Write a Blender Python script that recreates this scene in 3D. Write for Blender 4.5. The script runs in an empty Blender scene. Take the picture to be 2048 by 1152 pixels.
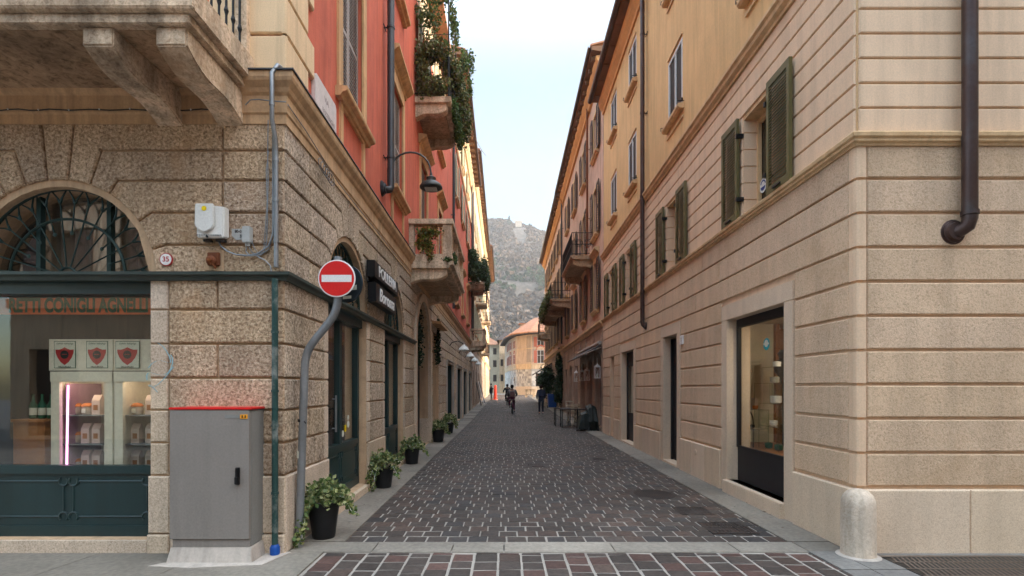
import bpy, bmesh, math, random
from mathutils import Vector, Matrix, noise as mnoise
R = math.radians
rnd = random.Random(7)
sc = bpy.context.scene
COL = sc.collection

# ------------------------------------------------------------------ camera, sky, sun, exposure
EYE = 1.65
cam_d = bpy.data.cameras.new('camera'); cam = bpy.data.objects.new('camera', cam_d); COL.objects.link(cam)
cam.location = (0, 0, EYE); cam.rotation_euler = (R(90), 0, 0)
cam_d.sensor_width = 36; cam_d.lens = 18.0
cam_d.shift_x = 0.0059; cam_d.shift_y = 0.0977
cam_d.clip_start = 0.05; cam_d.clip_end = 6000
sc.camera = cam
SUN_AZ = math.atan2(0.98, -0.20); SUN_EL = R(12.5)
w = bpy.data.worlds.new('World'); sc.world = w; w.use_nodes = True
wn = w.node_tree; wn.nodes.clear()
wo = wn.nodes.new('ShaderNodeOutputWorld'); bg = wn.nodes.new('ShaderNodeBackground'); sky = wn.nodes.new('ShaderNodeTexSky')
sky.sky_type = 'NISHITA'; sky.sun_disc = False; sky.sun_elevation = SUN_EL; sky.sun_rotation = SUN_AZ
sky.air_density = 1.0; sky.dust_density = 1.5; sky.ozone_density = 1.0
bg.inputs[1].default_value = 0.15
# overhead sky, out of view, boosted and warmed to light the shaded street
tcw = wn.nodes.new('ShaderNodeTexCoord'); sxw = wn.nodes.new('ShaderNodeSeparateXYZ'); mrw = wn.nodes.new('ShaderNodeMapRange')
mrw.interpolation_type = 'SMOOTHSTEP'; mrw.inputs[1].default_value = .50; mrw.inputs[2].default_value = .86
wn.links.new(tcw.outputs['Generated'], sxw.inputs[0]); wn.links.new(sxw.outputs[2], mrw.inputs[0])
zenith_gain = wn.nodes.new('ShaderNodeMix'); zenith_gain.data_type = 'RGBA'; zenith_gain.blend_type = 'MULTIPLY'; zenith_gain.inputs[0].default_value = 1; zenith_gain.inputs[7].default_value = (10.8, 8.3, 6.1, 1)
wn.links.new(sky.outputs[0], zenith_gain.inputs[6])
zenith_mix = wn.nodes.new('ShaderNodeMix'); zenith_mix.data_type = 'RGBA'; wn.links.new(mrw.outputs[0], zenith_mix.inputs[0]); wn.links.new(sky.outputs[0], zenith_mix.inputs[6]); wn.links.new(zenith_gain.outputs[2], zenith_mix.inputs[7])
wn.links.new(zenith_mix.outputs[2], bg.inputs[0]); wn.links.new(bg.outputs[0], wo.inputs[0])
sd = bpy.data.lights.new('sun', 'SUN'); sd.energy = 2.0; sd.angle = R(0.5); sd.color = (1, .93, .82)
sun = bpy.data.objects.new('sun', sd); COL.objects.link(sun)
sdir = Vector((math.sin(SUN_AZ)*math.cos(SUN_EL), math.cos(SUN_AZ)*math.cos(SUN_EL), math.sin(SUN_EL)))
sun.rotation_euler = sdir.to_track_quat('Z', 'Y').to_euler(); sun.location = (20, -10, 40)
sc.view_settings.view_transform = 'Standard'; sc.view_settings.look = 'None'
sc.view_settings.exposure = 1.72; sc.view_settings.gamma = 1
sc.cycles.max_bounces = 8; sc.cycles.diffuse_bounces = 5; sc.cycles.glossy_bounces = 3
sc.cycles.transparent_max_bounces = 12; sc.cycles.transmission_bounces = 4
sc.cycles.sample_clamp_indirect = 6

# ------------------------------------------------------------------ materials
def N(t, kind, **kw):
    n = t.nodes.new(kind)
    for k, v in kw.items(): setattr(n, k, v)
    return n
def newmat(name):
    m = bpy.data.materials.new(name); m.use_nodes = True
    t = m.node_tree; b = t.nodes['Principled BSDF']
    return m, t, b
def coords(t, scale=(1, 1, 1)):
    tc = N(t, 'ShaderNodeTexCoord'); mp = N(t, 'ShaderNodeMapping'); mp.inputs['Scale'].default_value = scale
    t.links.new(tc.outputs['Object'], mp.inputs[0]); return mp.outputs[0]
def noise_(t, vec, scale, detail=3, rough=.55, dist=0):
    n = N(t, 'ShaderNodeTexNoise'); n.inputs['Scale'].default_value = scale; n.inputs['Detail'].default_value = detail
    n.inputs['Roughness'].default_value = rough; n.inputs['Distortion'].default_value = dist
    t.links.new(vec, n.inputs['Vector']); return n.outputs['Fac']
def ramp(t, fac, stops):
    r = N(t, 'ShaderNodeValToRGB'); e = r.color_ramp.elements
    while len(e) < len(stops): e.new(.5)
    for k, (p, c) in enumerate(stops):
        e[k].position = p; e[k].color = (*c, 1) if len(c) == 3 else c
    t.links.new(fac, r.inputs[0]); return r.outputs[0]
def mix(t, a, b, fac=1.0, mode='MULTIPLY'):
    m = N(t, 'ShaderNodeMix'); m.data_type = 'RGBA'; m.blend_type = mode
    for s, v in ((m.inputs[6], a), (m.inputs[7], b), (m.inputs[0], fac)):
        if isinstance(v, (int, float)): s.default_value = v if s == m.inputs[0] else (v, v, v, 1)
        elif isinstance(v, tuple): s.default_value = (*v, 1)
        else: t.links.new(v, s)
    return m.outputs[2]
def bump(t, b, h, strength=.4, dist=.01, prev=None):
    n = N(t, 'ShaderNodeBump'); n.inputs['Strength'].default_value = strength; n.inputs['Distance'].default_value = dist
    t.links.new(h, n.inputs['Height'])
    if prev: t.links.new(prev, n.inputs['Normal'])
    t.links.new(n.outputs[0], b.inputs['Normal']); return n.outputs[0]
def g(v): return (v, v, v)
def plaster(name, col, rough=.85, var=.14, fine=90, bs=.25, bd=.004, streak=.18, grime=None, metallic=0, spec=.3):
    m, t, b = newmat(name); v = coords(t)
    c = mix(t, col, ramp(t, noise_(t, v, 1.3, 6, .6), [(.3, g(1-var)), (.7, g(1+var))]))
    if streak:
        s = noise_(t, coords(t, (5, 5, .35)), 1.6, 5, .6)
        c = mix(t, c, ramp(t, s, [(.36, g(1-streak)), (.56, g(1))]))
    if grime:
        c = mix(t, c, grime, ramp(t, noise_(t, v, 3.1, 8, .7), [(.5, g(0)), (.78, g(.85))]), 'MIX')
    f = noise_(t, v, fine, 3)
    c = mix(t, c, ramp(t, f, [(.3, g(.92)), (.7, g(1.06))]))
    t.links.new(c, b.inputs['Base Color']); b.inputs['Roughness'].default_value = rough; b.inputs['Metallic'].default_value = metallic
    b.inputs['Specular IOR Level'].default_value = spec
    if bs: bump(t, b, f, bs, bd)
    return m
def tintnode(t, c):
    a = N(t, 'ShaderNodeVertexColor'); a.layer_name = 'tint'; return mix(t, c, a.outputs[0])
def stone(name, dark, mid, light, scale=38, bs=.9, bd=.02, var=.2, rough=.9, streak=.25, patch=None):
    m, t, b = newmat(name); v = coords(t)
    n1 = noise_(t, v, scale, 4, .7, .6)
    c = ramp(t, n1, [(.34, dark), (.48, mid), (.64, light)])
    c = mix(t, c, ramp(t, noise_(t, v, .9, 6, .65), [(.28, g(1-var)), (.7, g(1+var*.7))]))
    if streak: c = mix(t, c, ramp(t, noise_(t, coords(t, (4, 4, .4)), 1.1, 5, .6), [(.35, g(1-streak)), (.58, g(1))]))
    if patch: c = mix(t, c, patch, ramp(t, noise_(t, v, 1.9, 5, .6), [(.55, g(0)), (.7, g(.5))]), 'MIX')
    c = tintnode(t, c)
    t.links.new(c, b.inputs['Base Color']); b.inputs['Roughness'].default_value = rough
    b.inputs['Specular IOR Level'].default_value = .25
    n2 = bump(t, b, n1, bs, bd)
    return m
def tinted(name, rough=.8, scale=30, var=.15, bs=.3, bd=.006, spec=.4, mul=1.0, backlit=0, big_var=0):
    m, t, b = newmat(name); v = coords(t)
    a = N(t, 'ShaderNodeVertexColor'); a.layer_name = 'tint'
    f = noise_(t, v, scale, 4, .6)
    big = noise_(t, v, .55, 5, .6)
    c = mix(t, a.outputs[0], ramp(t, f, [(.3, g((1-var)*mul)), (.7, g((1+var)*mul))]))
    if big_var: c = mix(t, c, ramp(t, big, [(.35, g(1-big_var)), (.65, g(1+big_var))]))
    t.links.new(c, b.inputs['Base Color']); b.inputs['Roughness'].default_value = rough
    b.inputs['Specular IOR Level'].default_value = spec
    if bs: bump(t, b, f, bs, bd)
    if backlit:
        tr = N(t, 'ShaderNodeBsdfTranslucent'); mx = N(t, 'ShaderNodeMixShader'); mx.inputs[0].default_value = backlit
        t.links.new(c, tr.inputs[0]); t.links.new(b.outputs[0], mx.inputs[1]); t.links.new(tr.outputs[0], mx.inputs[2])
        t.links.new(mx.outputs[0], t.nodes['Material Output'].inputs[0])
    return m
def emis(name, col, s):
    m, t, b = newmat(name); b.inputs['Base Color'].default_value = (*col, 1)
    b.inputs['Emission Color'].default_value = (*col, 1); b.inputs['Emission Strength'].default_value = s; return m
def glassmat(name, tint=(.94, .95, .92), base=.06):
    m, t, b = newmat(name); t.nodes.remove(b)
    tr = N(t, 'ShaderNodeBsdfTransparent'); tr.inputs[0].default_value = (*tint, 1)
    gl = N(t, 'ShaderNodeBsdfGlossy'); gl.inputs['Roughness'].default_value = .015; gl.inputs[0].default_value = (.9, .92, .95, 1)
    lw = N(t, 'ShaderNodeLayerWeight'); lw.inputs[0].default_value = .5
    fr = N(t, 'ShaderNodeMath'); fr.operation = 'POWER'; fr.inputs[1].default_value = 4.5; t.links.new(lw.outputs['Facing'], fr.inputs[0])
    ad = N(t, 'ShaderNodeMath'); ad.operation = 'ADD'; ad.inputs[1].default_value = base; ad.use_clamp = True
    v = coords(t); bp = N(t, 'ShaderNodeBump'); bp.inputs['Strength'].default_value = .02; bp.inputs['Distance'].default_value = .02
    t.links.new(noise_(t, v, 2.2, 2), bp.inputs['Height']); t.links.new(bp.outputs[0], gl.inputs['Normal'])
    mx = N(t, 'ShaderNodeMixShader')
    t.links.new(fr.outputs[0], ad.inputs[0]); t.links.new(ad.outputs[0], mx.inputs[0])
    t.links.new(tr.outputs[0], mx.inputs[1]); t.links.new(gl.outputs[0], mx.inputs[2])
    t.links.new(mx.outputs[0], t.nodes['Material Output'].inputs[0]); return m

M = {}
M['rustic'] = stone('rustic_stone', (.26, .168, .105), (.60, .42, .28), (.90, .71, .52), 34, 1.0, .035, .2, .92, .22, (0.561, 0.329, 0.172))
M['rustic_side'] = stone('rustic_stone_side', (.20, .145, .10), (.54, .41, .29), (.90, .74, .57), 38, 1.0, .035, .18, .92, .2)
M['joint'] = plaster('joint_stone', (.58, .395, .245), .9, .12, 60, .3, .004, .25, (0.355, 0.239, 0.154))
M['quoin_stone'] = stone('quoin_stone', (.42, .32, .235), (.62, .49, .37), (.78, .64, .50), 60, .6, .012, .15, .9, .15)
M['cornice'] = plaster('cornice_plaster', (0.592, 0.382, 0.216), .85, .12, 50, .2, .004, .3, (0.332, 0.207, 0.114))
M['balcony_stone'] = stone('balcony_stone', (0.439, 0.307, 0.206), (0.683, 0.509, 0.353), (0.820, 0.647, 0.473), 30, .7, .012, .45, .9, .55, (0.329, 0.180, 0.086))
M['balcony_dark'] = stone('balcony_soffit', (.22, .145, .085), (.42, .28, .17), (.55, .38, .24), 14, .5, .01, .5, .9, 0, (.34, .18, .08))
M['cream'] = plaster('cream_plaster', (.80, .575, .35), .85, .08, 80, .2, .003, .18)
M['red'] = plaster('red_plaster', (.60, .135, .075), .85, .12, 70, .25, .003, .22, (0.630, 0.162, 0.090))
M['tan_trim'] = plaster('tan_window_trim', (0.683, 0.403, 0.198), .85, .12, 60, .2, .003, .28, (0.390, 0.223, 0.112))
M['shutter_grey'] = plaster('grey_shutter_paint', (.36, .295, .26), .55, .12, 60, .1, .002, .2)
M['green_wood'] = plaster('dark_green_shopfront', (.010, .032, .034), .35, .15, 40, .05, .002, .15, None, 0, .5)
M['ledge'] = plaster('green_metal_ledge', (.045, .060, .052), .5, .2, 40, .1, .002, .2)
M['zinc'] = plaster('zinc_flashing', (.07, .07, .075), .5, .15, 30, .05, .002, .1)
M['galv'] = plaster('galvanised_steel', (.30, .32, .34), .45, .15, 25, .15, .002, .25, (.20, .20, .19), .6)
M['green_pipe'] = plaster('chipped_green_pipe', (.02, .06, .055), .5, .15, 30, .15, .002, .0, (.5, .5, .47))
M['brownpipe'] = plaster('brown_copper_pipe', (.085, .052, .045), .38, .15, 30, .05, .002, .2, (.10, .09, .09), .5)
M['darkpipe'] = plaster('dark_pipe', (.055, .055, .058), .45, .15, 30, .05, .002, .2, None, .4)
M['iron'] = plaster('black_iron', (.018, .018, .018), .5, .1, 40, .1, .002, 0, None, .3)
M['green_iron'] = plaster('green_iron', (.014, .035, .030), .45, .1, 40, .1, .002, 0, None, .2)
M['r_rough'] = stone('right_roughcast', (.52, .36, .235), (.71, .505, .34), (.79, .585, .415), 55, .9, .012, .10, .95, .14, (.52, .34, .20))
M['r_smooth'] = plaster('right_smooth_render', (.77, .55, .375), .85, .06, 60, .15, .003, .12)
M['r_trim'] = plaster('right_trim', (0.702, 0.475, 0.263), .85, .08, 60, .15, .003, .2, (0.527, 0.312, 0.156))
M['r_yellow'] = plaster('ochre_render', (.70, .455, .215), .85, .08, 40, .2, .003, .14)
M['granite'] = stone('granite_panel', (.54, .40, .28), (.70, .54, .40), (.78, .635, .485), 95, .3, .004, .08, .8, .10)
M['granite_bollard'] = stone('bollard_stone', (.60, .48, .37), (.70, .58, .46), (.78, .66, .54), 40, .6, .01, .25, .9, .45)
M['olive'] = plaster('olive_shutter_paint', (.135, .115, .045), .5, .1, 60, .1, .002, .15)
M['white_paint'] = plaster('white_window_paint', (.62, .63, .64), .5, .08, 60, .05, .002, .1)
M['dark_slat'] = plaster('dark_slats', (.055, .04, .035), .6, .1, 60, .05, .002, 0)
M['brown_shutter'] = plaster('brown_shutter_paint', (.085, .045, .03), .55, .2, 60, .1, .002, .2)
M['light_shutter'] = plaster('pale_green_shutter', (.42, .42, .30), .6, .12, 60, .1, .002, .2)
M['wood_soffit'] = plaster('wood_soffit', (.19, .10, .055), .7, .2, 20, .1, .004, 0)
M['orange_cove'] = plaster('orange_cove', (.62, .32, .13), .85, .1, 40, .1, .003, .1)
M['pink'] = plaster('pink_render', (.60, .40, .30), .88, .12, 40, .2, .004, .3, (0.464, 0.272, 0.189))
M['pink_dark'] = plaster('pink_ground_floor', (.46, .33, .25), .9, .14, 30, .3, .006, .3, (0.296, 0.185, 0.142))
M['ochre_far'] = plaster('far_ochre', (.66, .50, .34), .88, .12, 40, .2, .004, .3)
M['yellow_far'] = plaster('far_yellow', (.70, .53, .34), .88, .1, 40, .2, .004, .2)
M['plaza_wall'] = plaster('plaza_render', (.56, .43, .34), .88, .1, 40, .2, .004, .2)
M['roof_tile'] = plaster('terracotta_tiles', (.40, .20, .12), .85, .2, 8, .5, .03, 0, (.35, .15, .09))
M['dark_roof'] = plaster('dark_roof_edge', (.06, .045, .04), .7, .2, 8, .2, .01, 0)
M['glass'] = glassmat('shop_glass')
M['win_glass'] = glassmat('window_glass', (.45, .5, .5), .12)
M['fan_glass'] = glassmat('fanlight_glass', (.9, .9, .88), .22)
M['dark_room'] = plaster('dark_interior', (.055, .042, .035), .8, .2, 5, 0, 0, 0)
M['warm_room'] = plaster('warm_interior', (.62, .57, .45), .8, .05, 5, 0, 0, 0)
M['orange_room'] = plaster('orange_interior', (.42, .18, .05), .8, .1, 5, 0, 0, 0)
M['black_panel'] = plaster('anthracite_panel', (.020, .018, .020), .5, .12, 20, .05, .002, .1)
M['mortar'] = plaster('mortar', (.34, .31, .275), .95, .2, 30, .4, .004, 0, (.20, .18, .16))
M['cobble'] = tinted('porphyry_blocks', .66, 26, .28, .6, .006, .35, 1.0, 0, .22)
M['slab'] = tinted('grey_stone_slabs', .75, 22, .18, .3, .003, .3, 1.0, 0, .20)
M['ground'] = plaster('asphalt_ground', (.16, .15, .145), .9, .15, 60, .4, .005, 0)
M['concrete'] = plaster('pale_concrete', (0.483, 0.430, 0.380), .9, .12, 40, .4, .005, .2)
M['cab_grey'] = plaster('cabinet_grey', (.25, .225, .205), .45, .05, 50, .04, .001, .1)
M['cab_side'] = plaster('cabinet_side_grey', (.225, .225, .215), .45, .05, 50, .04, .001, .08)
M['red_paint'] = plaster('red_enamel', (.66, .012, .012), .35, .05, 60, 0, 0, 0, None, 0, .5)
M['white_enamel'] = plaster('white_enamel', (.80, .79, .78), .35, .04, 60, 0, 0, .04, None, 0, .5)
M['white_plastic'] = plaster('white_plastic', (.72, .72, .69), .4, .03, 60, 0, 0, .06)
M['grey_plastic'] = plaster('grey_plastic', (.42, .43, .42), .5, .05, 60, 0, 0, .1)
M['yellow'] = plaster('yellow_dot', (.85, .62, .0), .5, .03, 60, 0, 0, 0)
M['orange'] = plaster('orange_plate', (.80, .33, .02), .5, .03, 60, 0, 0, 0)
M['rust'] = plaster('rusty_iron', (.16, .05, .02), .8, .3, 60, .5, .006, 0, (.40, .15, .03))
M['black'] = plaster('black_paint', (.012, .012, .013), .4, .05, 60, 0, 0, 0)
M['blue'] = plaster('blue_plastic', (.01, .07, .32), .4, .08, 40, 0, 0, 0)
M['marble'] = plaster('pale_marble', (.68, .60, .57), .6, .06, 20, .05, .001, .08)
M['plant_pot'] = plaster('black_plastic_pot', (.014, .014, .016), .45, .1, 30, 0, 0, 0)
M['leaf'] = tinted('leaves', .55, 60, .12, 0, 0, .4, 1.0, .25)
M['wood'] = plaster('brown_wood', (.34, .14, .05), .5, .2, 12, .1, .003, 0)
M['mint'] = plaster('pale_green_frame', (.78, .72, .60), .5, .05, 30, 0, 0, 0)
M['pink_tube'] = emis('pink_tube', (1.0, .42, .85), 1.1)
M['warm_lamp'] = emis('warm_lamp', (1.0, .86, .66), 12)
M['awning'] = plaster('dark_awning', (.10, .085, .085), .8, .1, 30, .2, .004, .1)
M['tarp'] = plaster('dark_green_tarp', (.012, .018, .016), .5, .2, 12, .6, .02, 0)
M['beige_wood'] = plaster('beige_wood', (.52, .43, .31), .6, .1, 30, 0, 0, 0)
M['metal_lamp'] = plaster('lamp_grey', (.075, .075, .07), .45, .1, 30, 0, 0, 0, None, .4)
M['lamp_glass'] = plaster('lamp_glass', (.55, .53, .48), .3, .02, 30, 0, 0, 0)
M['sign_green'] = plaster('sign_green', (.015, .10, .055), .6, .03, 30, 0, 0, 0)
M['banner'] = plaster('banner_orange', (.80, .17, .06), .7, .08, 30, 0, 0, .2)
M['paper'] = plaster('poster_paper', (.68, .68, .58), .7, .04, 30, 0, 0, 0)
M['poster_red'] = plaster('poster_red', (.45, .028, .028), .6, .04, 30, 0, 0, 0)
M['orange_lid'] = plaster('orange_lid', (.62, .20, .05), .5, .05, 30, 0, 0, 0)
M['jar'] = plaster('jar_glass', (.45, .38, .32), .2, .1, 30, 0, 0, 0)
M['bag_paper'] = plaster('bag_paper', (.62, .50, .44), .7, .08, 30, 0, 0, 0)
M['teal'] = plaster('teal_sticker', (.02, .33, .38), .5, .03, 30, 0, 0, 0)
M['navy'] = plaster('navy_sticker', (.02, .05, .22), .5, .03, 30, 0, 0, 0)
M['signback'] = plaster('sign_back', (.035, .05, .06), .45, .2, 20, 0, 0, .2, None, .5)
M['teal_sheet'] = plaster('galvanised_teal', (.05, .16, .17), .5, .1, 20, 0, 0, 0)

# ------------------------------------------------------------------ frames: (u along wall, o out of wall, z up) -> world
def FF(u, o, z): return (u, 5.12 - o, z)
def FL(u, o, z): return (-2.19 - .00684*u + o, u, z)
def FR(u, o, z): return (3.47 + .0078*u - o, u, z)
def FW(x, y, z): return (x, y, z)
DIRS = {FF: ((1, 0, 0), (0, -1, 0)), FL: ((0, 1, 0), (1, 0, 0)), FR: ((0, -1, 0), (-1, 0, 0)), FW: ((1, 0, 0), (0, -1, 0))}
def yl(px): return 2242/(1005-px)
def yr(px): return 3553/(px-1020)
XC = FL(5.12, 0, 0)[0]            # left corner
XR = FR(5.12, 0, 0)[0]            # right corner
def gz(y): return 0 if y < 25 else min(.012*(y-25), .6)

WL = {}
def setp(o, label=None, cat=None, group=None, kind=None):
    if label: o['label'] = label
    if cat: o['category'] = cat
    if group: o['group'] = group
    if kind: o['kind'] = kind
    return o
def thing(name, loc, label, cat, group=None):
    o = bpy.data.objects.new(name, None); COL.objects.link(o); o.location = loc
    o.empty_display_size = .2
    WL[o.name] = Vector(loc); return setp(o, label, cat, group)
class MB:
    def __init__(s, F=FW): s.v = []; s.f = []; s.F = F; s.t = []; s.tint = (1, 1, 1); s.vary = 0
    def P(s, u, o, z): s.v.append(s.F(u, o, z)); return len(s.v)-1
    def face(s, ids): s.f.append(ids); s.t.append(s.tint)
    def quad(s, *pts): s.face([s.P(*p) for p in pts])
    def box(s, u0, u1, o0, o1, z0, z1):
        i = [s.P(u, o, z) for z in (z0, z1) for u, o in ((u0, o0), (u1, o0), (u1, o1), (u0, o1))]
        for q in ((0, 1, 2, 3), (4, 7, 6, 5), (0, 4, 5, 1), (1, 5, 6, 2), (2, 6, 7, 3), (3, 7, 4, 0)): s.face([i[k] for k in q])
    def prism(s, poly, o0, o1):                      # poly in (u,z), extruded along o
        n = len(poly); a = [s.P(u, o0, z) for u, z in poly]; b = [s.P(u, o1, z) for u, z in poly]
        s.face(a[::-1]); s.face(b)
        for k in range(n): s.face([a[k], a[(k+1) % n], b[(k+1) % n], b[k]])
    def extr(s, prof, u0, u1):                       # profile in (o,z), extruded along u
        n = len(prof); a = [s.P(u0, o, z) for o, z in prof]; b = [s.P(u1, o, z) for o, z in prof]
        s.face(a[::-1]); s.face(b)
        for k in range(n): s.face([a[k], a[(k+1) % n], b[(k+1) % n], b[k]])
    def flat(s, poly, z0, z1):                       # poly in (u,o), extruded up
        n = len(poly); a = [s.P(u, o, z0) for u, o in poly]; b = [s.P(u, o, z1) for u, o in poly]
        s.face(a[::-1]); s.face(b)
        for k in range(n): s.face([a[k], a[(k+1) % n], b[(k+1) % n], b[k]])
    def tube(s, pts, r, n=8, cap=True):
        pts = [Vector(s.F(*p)) for p in pts]; rs = r if isinstance(r, (list, tuple)) else [r]*len(pts)
        rings = []; ref = None
        for k, p in enumerate(pts):
            d = (pts[min(k+1, len(pts)-1)] - pts[max(k-1, 0)]).normalized()
            if ref is None: ref = Vector((0, 0, 1)) if abs(d.z) < .9 else Vector((1, 0, 0))
            a = d.cross(ref).normalized(); b = a.cross(d).normalized(); ref = b if abs(b.dot(d)) < .9 else ref
            base = len(s.v)
            for j in range(n):
                an = 2*math.pi*j/n; s.v.append(tuple(p + rs[k]*(math.cos(an)*a + math.sin(an)*b)))
            rings.append(base)
        for k in range(len(rings)-1):
            for j in range(n):
                j2 = (j+1) % n; s.face([rings[k]+j, rings[k]+j2, rings[k+1]+j2, rings[k+1]+j])
        if cap:
            s.face([rings[0]+j for j in range(n)][::-1]); s.face([rings[-1]+j for j in range(n)])
    def lathe(s, c, prof, n=16, axis='z'):            # c=(u,o,z) ; prof (r,h)
        rings = []
        for r, h in prof:
            base = []
            for j in range(n):
                a = 2*math.pi*j/n; x, y = max(r, 1e-4)*math.cos(a), max(r, 1e-4)*math.sin(a)
                if axis == 'z': q = (c[0]+x, c[1]+y, c[2]+h)
                elif axis == 'o': q = (c[0]+x, c[1]+h, c[2]+y)
                else: q = (c[0]+h, c[1]+x, c[2]+y)
                base.append(s.P(*q))
            rings.append(base)
        for k in range(len(rings)-1):
            for j in range(n):
                j2 = (j+1) % n; s.face([rings[k][j], rings[k][j2], rings[k+1][j2], rings[k+1][j]])
        s.face(rings[0][::-1]); s.face(rings[-1])
    def raised(s, poly, h, gap=.02, bev=.012, o=0.0):  # rusticated block on the wall; poly CCW in (u,z)
        def inset(pl, d):
            n = len(pl); out = []
            for k in range(n):
                p0, p1, p2 = Vector(pl[k-1]), Vector(pl[k]), Vector(pl[(k+1) % n])
                e1 = (p1-p0).normalized(); e2 = (p2-p1).normalized()
                n1 = Vector((-e1.y, e1.x)); n2 = Vector((-e2.y, e2.x)); m_ = n1+n2
                q = m_.length_squared
                out.append(tuple(p1 + m_*(2*d/max(q, .6))))
            return out
        if s.vary: k_ = rnd.uniform(1-s.vary, 1+s.vary*.6); w_ = rnd.uniform(-.35, .35)*s.vary; s.tint = (k_*(1+w_*.3), k_, k_*(1-w_))
        A = sum(pl[0]*poly[(k+1) % len(poly)][1]-poly[(k+1) % len(poly)][0]*pl[1] for k, pl in enumerate(poly))
        if A < 0: poly = poly[::-1]
        a = inset(poly, gap/2); b = inset(poly, gap/2+bev)
        n = len(a)
        i0 = [s.P(u, o, z) for u, z in a]; i1 = [s.P(u, o+h-bev, z) for u, z in a]; i2 = [s.P(u, o+h, z) for u, z in b]
        for X, Y in ((i0, i1), (i1, i2)):
            for k in range(n): s.face([X[k], X[(k+1) % n], Y[(k+1) % n], Y[k]])
        s.face(i2)
    def leaf(s, c, size, nrm=None):
        c = Vector(s.F(*c)); a = Vector((rnd.gauss(0, 1), rnd.gauss(0, 1), rnd.gauss(0, 1))).normalized()
        b = a.orthogonal().normalized(); b = Matrix.Rotation(rnd.random()*6.28, 3, a) @ b; d = a.cross(b)
        base = len(s.v); L = size*(.7+.6*rnd.random()); W = L*.42
        for q in (-b*L*.5, d*W-b*L*.05+a*L*.08, b*L*.5, -d*W-b*L*.05+a*L*.08): s.v.append(tuple(c+q))
        s.face([base, base+1, base+2, base+3])
    def build(s, name, mat, parent=None, bevel=0, smooth=False, solid=True, mats=None):
        vs = s.v; me = bpy.data.meshes.new(name)
        if parent is not None: org = WL[parent.name]
        else:
            xs = [p[0] for p in vs]; ys = [p[1] for p in vs]; zs = [p[2] for p in vs]
            org = Vector(((min(xs)+max(xs))/2, (min(ys)+max(ys))/2, min(zs)))
        me.from_pydata([(p[0]-org.x, p[1]-org.y, p[2]-org.z) for p in vs], [], s.f)
        if True:
            ca = me.color_attributes.new('tint', 'FLOAT_COLOR', 'CORNER'); arr = []
            for p, t in zip(me.polygons, s.t): arr += [t[0], t[1], t[2], 1.0]*p.loop_total
            ca.data.foreach_set('color', arr)
        me.update()
        if solid or bevel:
            bm = bmesh.new(); bm.from_mesh(me)
            if solid: bmesh.ops.recalc_face_normals(bm, faces=bm.faces)
            if bevel:
                es = [e for e in bm.edges if len(e.link_faces) == 2 and e.calc_face_angle(0) > .5]
                bmesh.ops.bevel(bm, geom=es, offset=bevel, segments=2, affect='EDGES', clamp_overlap=True)
            bm.to_mesh(me); bm.free()
        if smooth:
            for p in me.polygons: p.use_smooth = True
            try: me.set_sharp_from_angle(angle=R(40))
            except Exception: pass
        o = bpy.data.objects.new(name, me); COL.objects.link(o); me.materials.append(mat)
        if parent is not None: o.parent = parent; o.location = (0, 0, 0); 
        else: o.location = org
        if parent is not None and parent.type == 'MESH': pass
        WL[o.name] = org.copy()
        return o
def text(F, u, z, o, s_, size, mat, parent, ext=.003, sx=1.0, shear=0, align='CENTER', bold=0, name='lettering', rot=0):
    c = bpy.data.curves.new(name, 'FONT'); c.body = s_; c.size = size; c.extrude = ext; c.align_x = align; c.align_y = 'CENTER'
    c.shear = shear; c.offset = bold; c.materials.append(mat)
    ob = bpy.data.objects.new(name, c); COL.objects.link(ob)
    ud, od = DIRS[F]; X = Vector(ud); Z = Vector((0, 0, 1)); O = Vector(od)
    m = Matrix((X, Z, O)).transposed().to_4x4()
    p = Vector(F(u, o, z)) - (WL[parent.name] if parent else Vector())
    if parent: ob.parent = parent
    M4 = Matrix.Translation(p) @ m @ Matrix.Rotation(rot, 4, 'Z') @ Matrix.Diagonal((sx, 1, 1, 1))
    me = bpy.data.meshes.new_from_object(ob); bpy.data.objects.remove(ob); me.transform(M4)
    ob = bpy.data.objects.new(name, me); COL.objects.link(ob)
    if parent: ob.parent = parent
    return ob
def sweep(path, prof, name, mat, parent):            # path: [(x,y)...] with outward normals per segment on the right-hand side; prof (o,z)
    mb = MB(); rings = []
    segs = []
    for k in range(len(path)-1):
        d = (Vector(path[k+1])-Vector(path[k])).normalized(); segs.append(Vector((d.y, -d.x)))
    for k, p in enumerate(path):
        if k == 0: n_ = segs[0]
        elif k == len(path)-1: n_ = segs[-1]
        else:
            m_ = segs[k-1]+segs[k]; n_ = m_*(2/m_.length_squared)
        rings.append([mb.P(p[0]+n_.x*o, p[1]+n_.y*o, z) for o, z in prof])
    n = len(prof)
    for k in range(len(rings)-1):
        for j in range(n): mb.face([rings[k][j], rings[k][(j+1) % n], rings[k+1][(j+1) % n], rings[k+1][j]])
    mb.face(rings[0]); mb.face(rings[-1][::-1])
    return mb.build(name, mat, parent)
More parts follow.
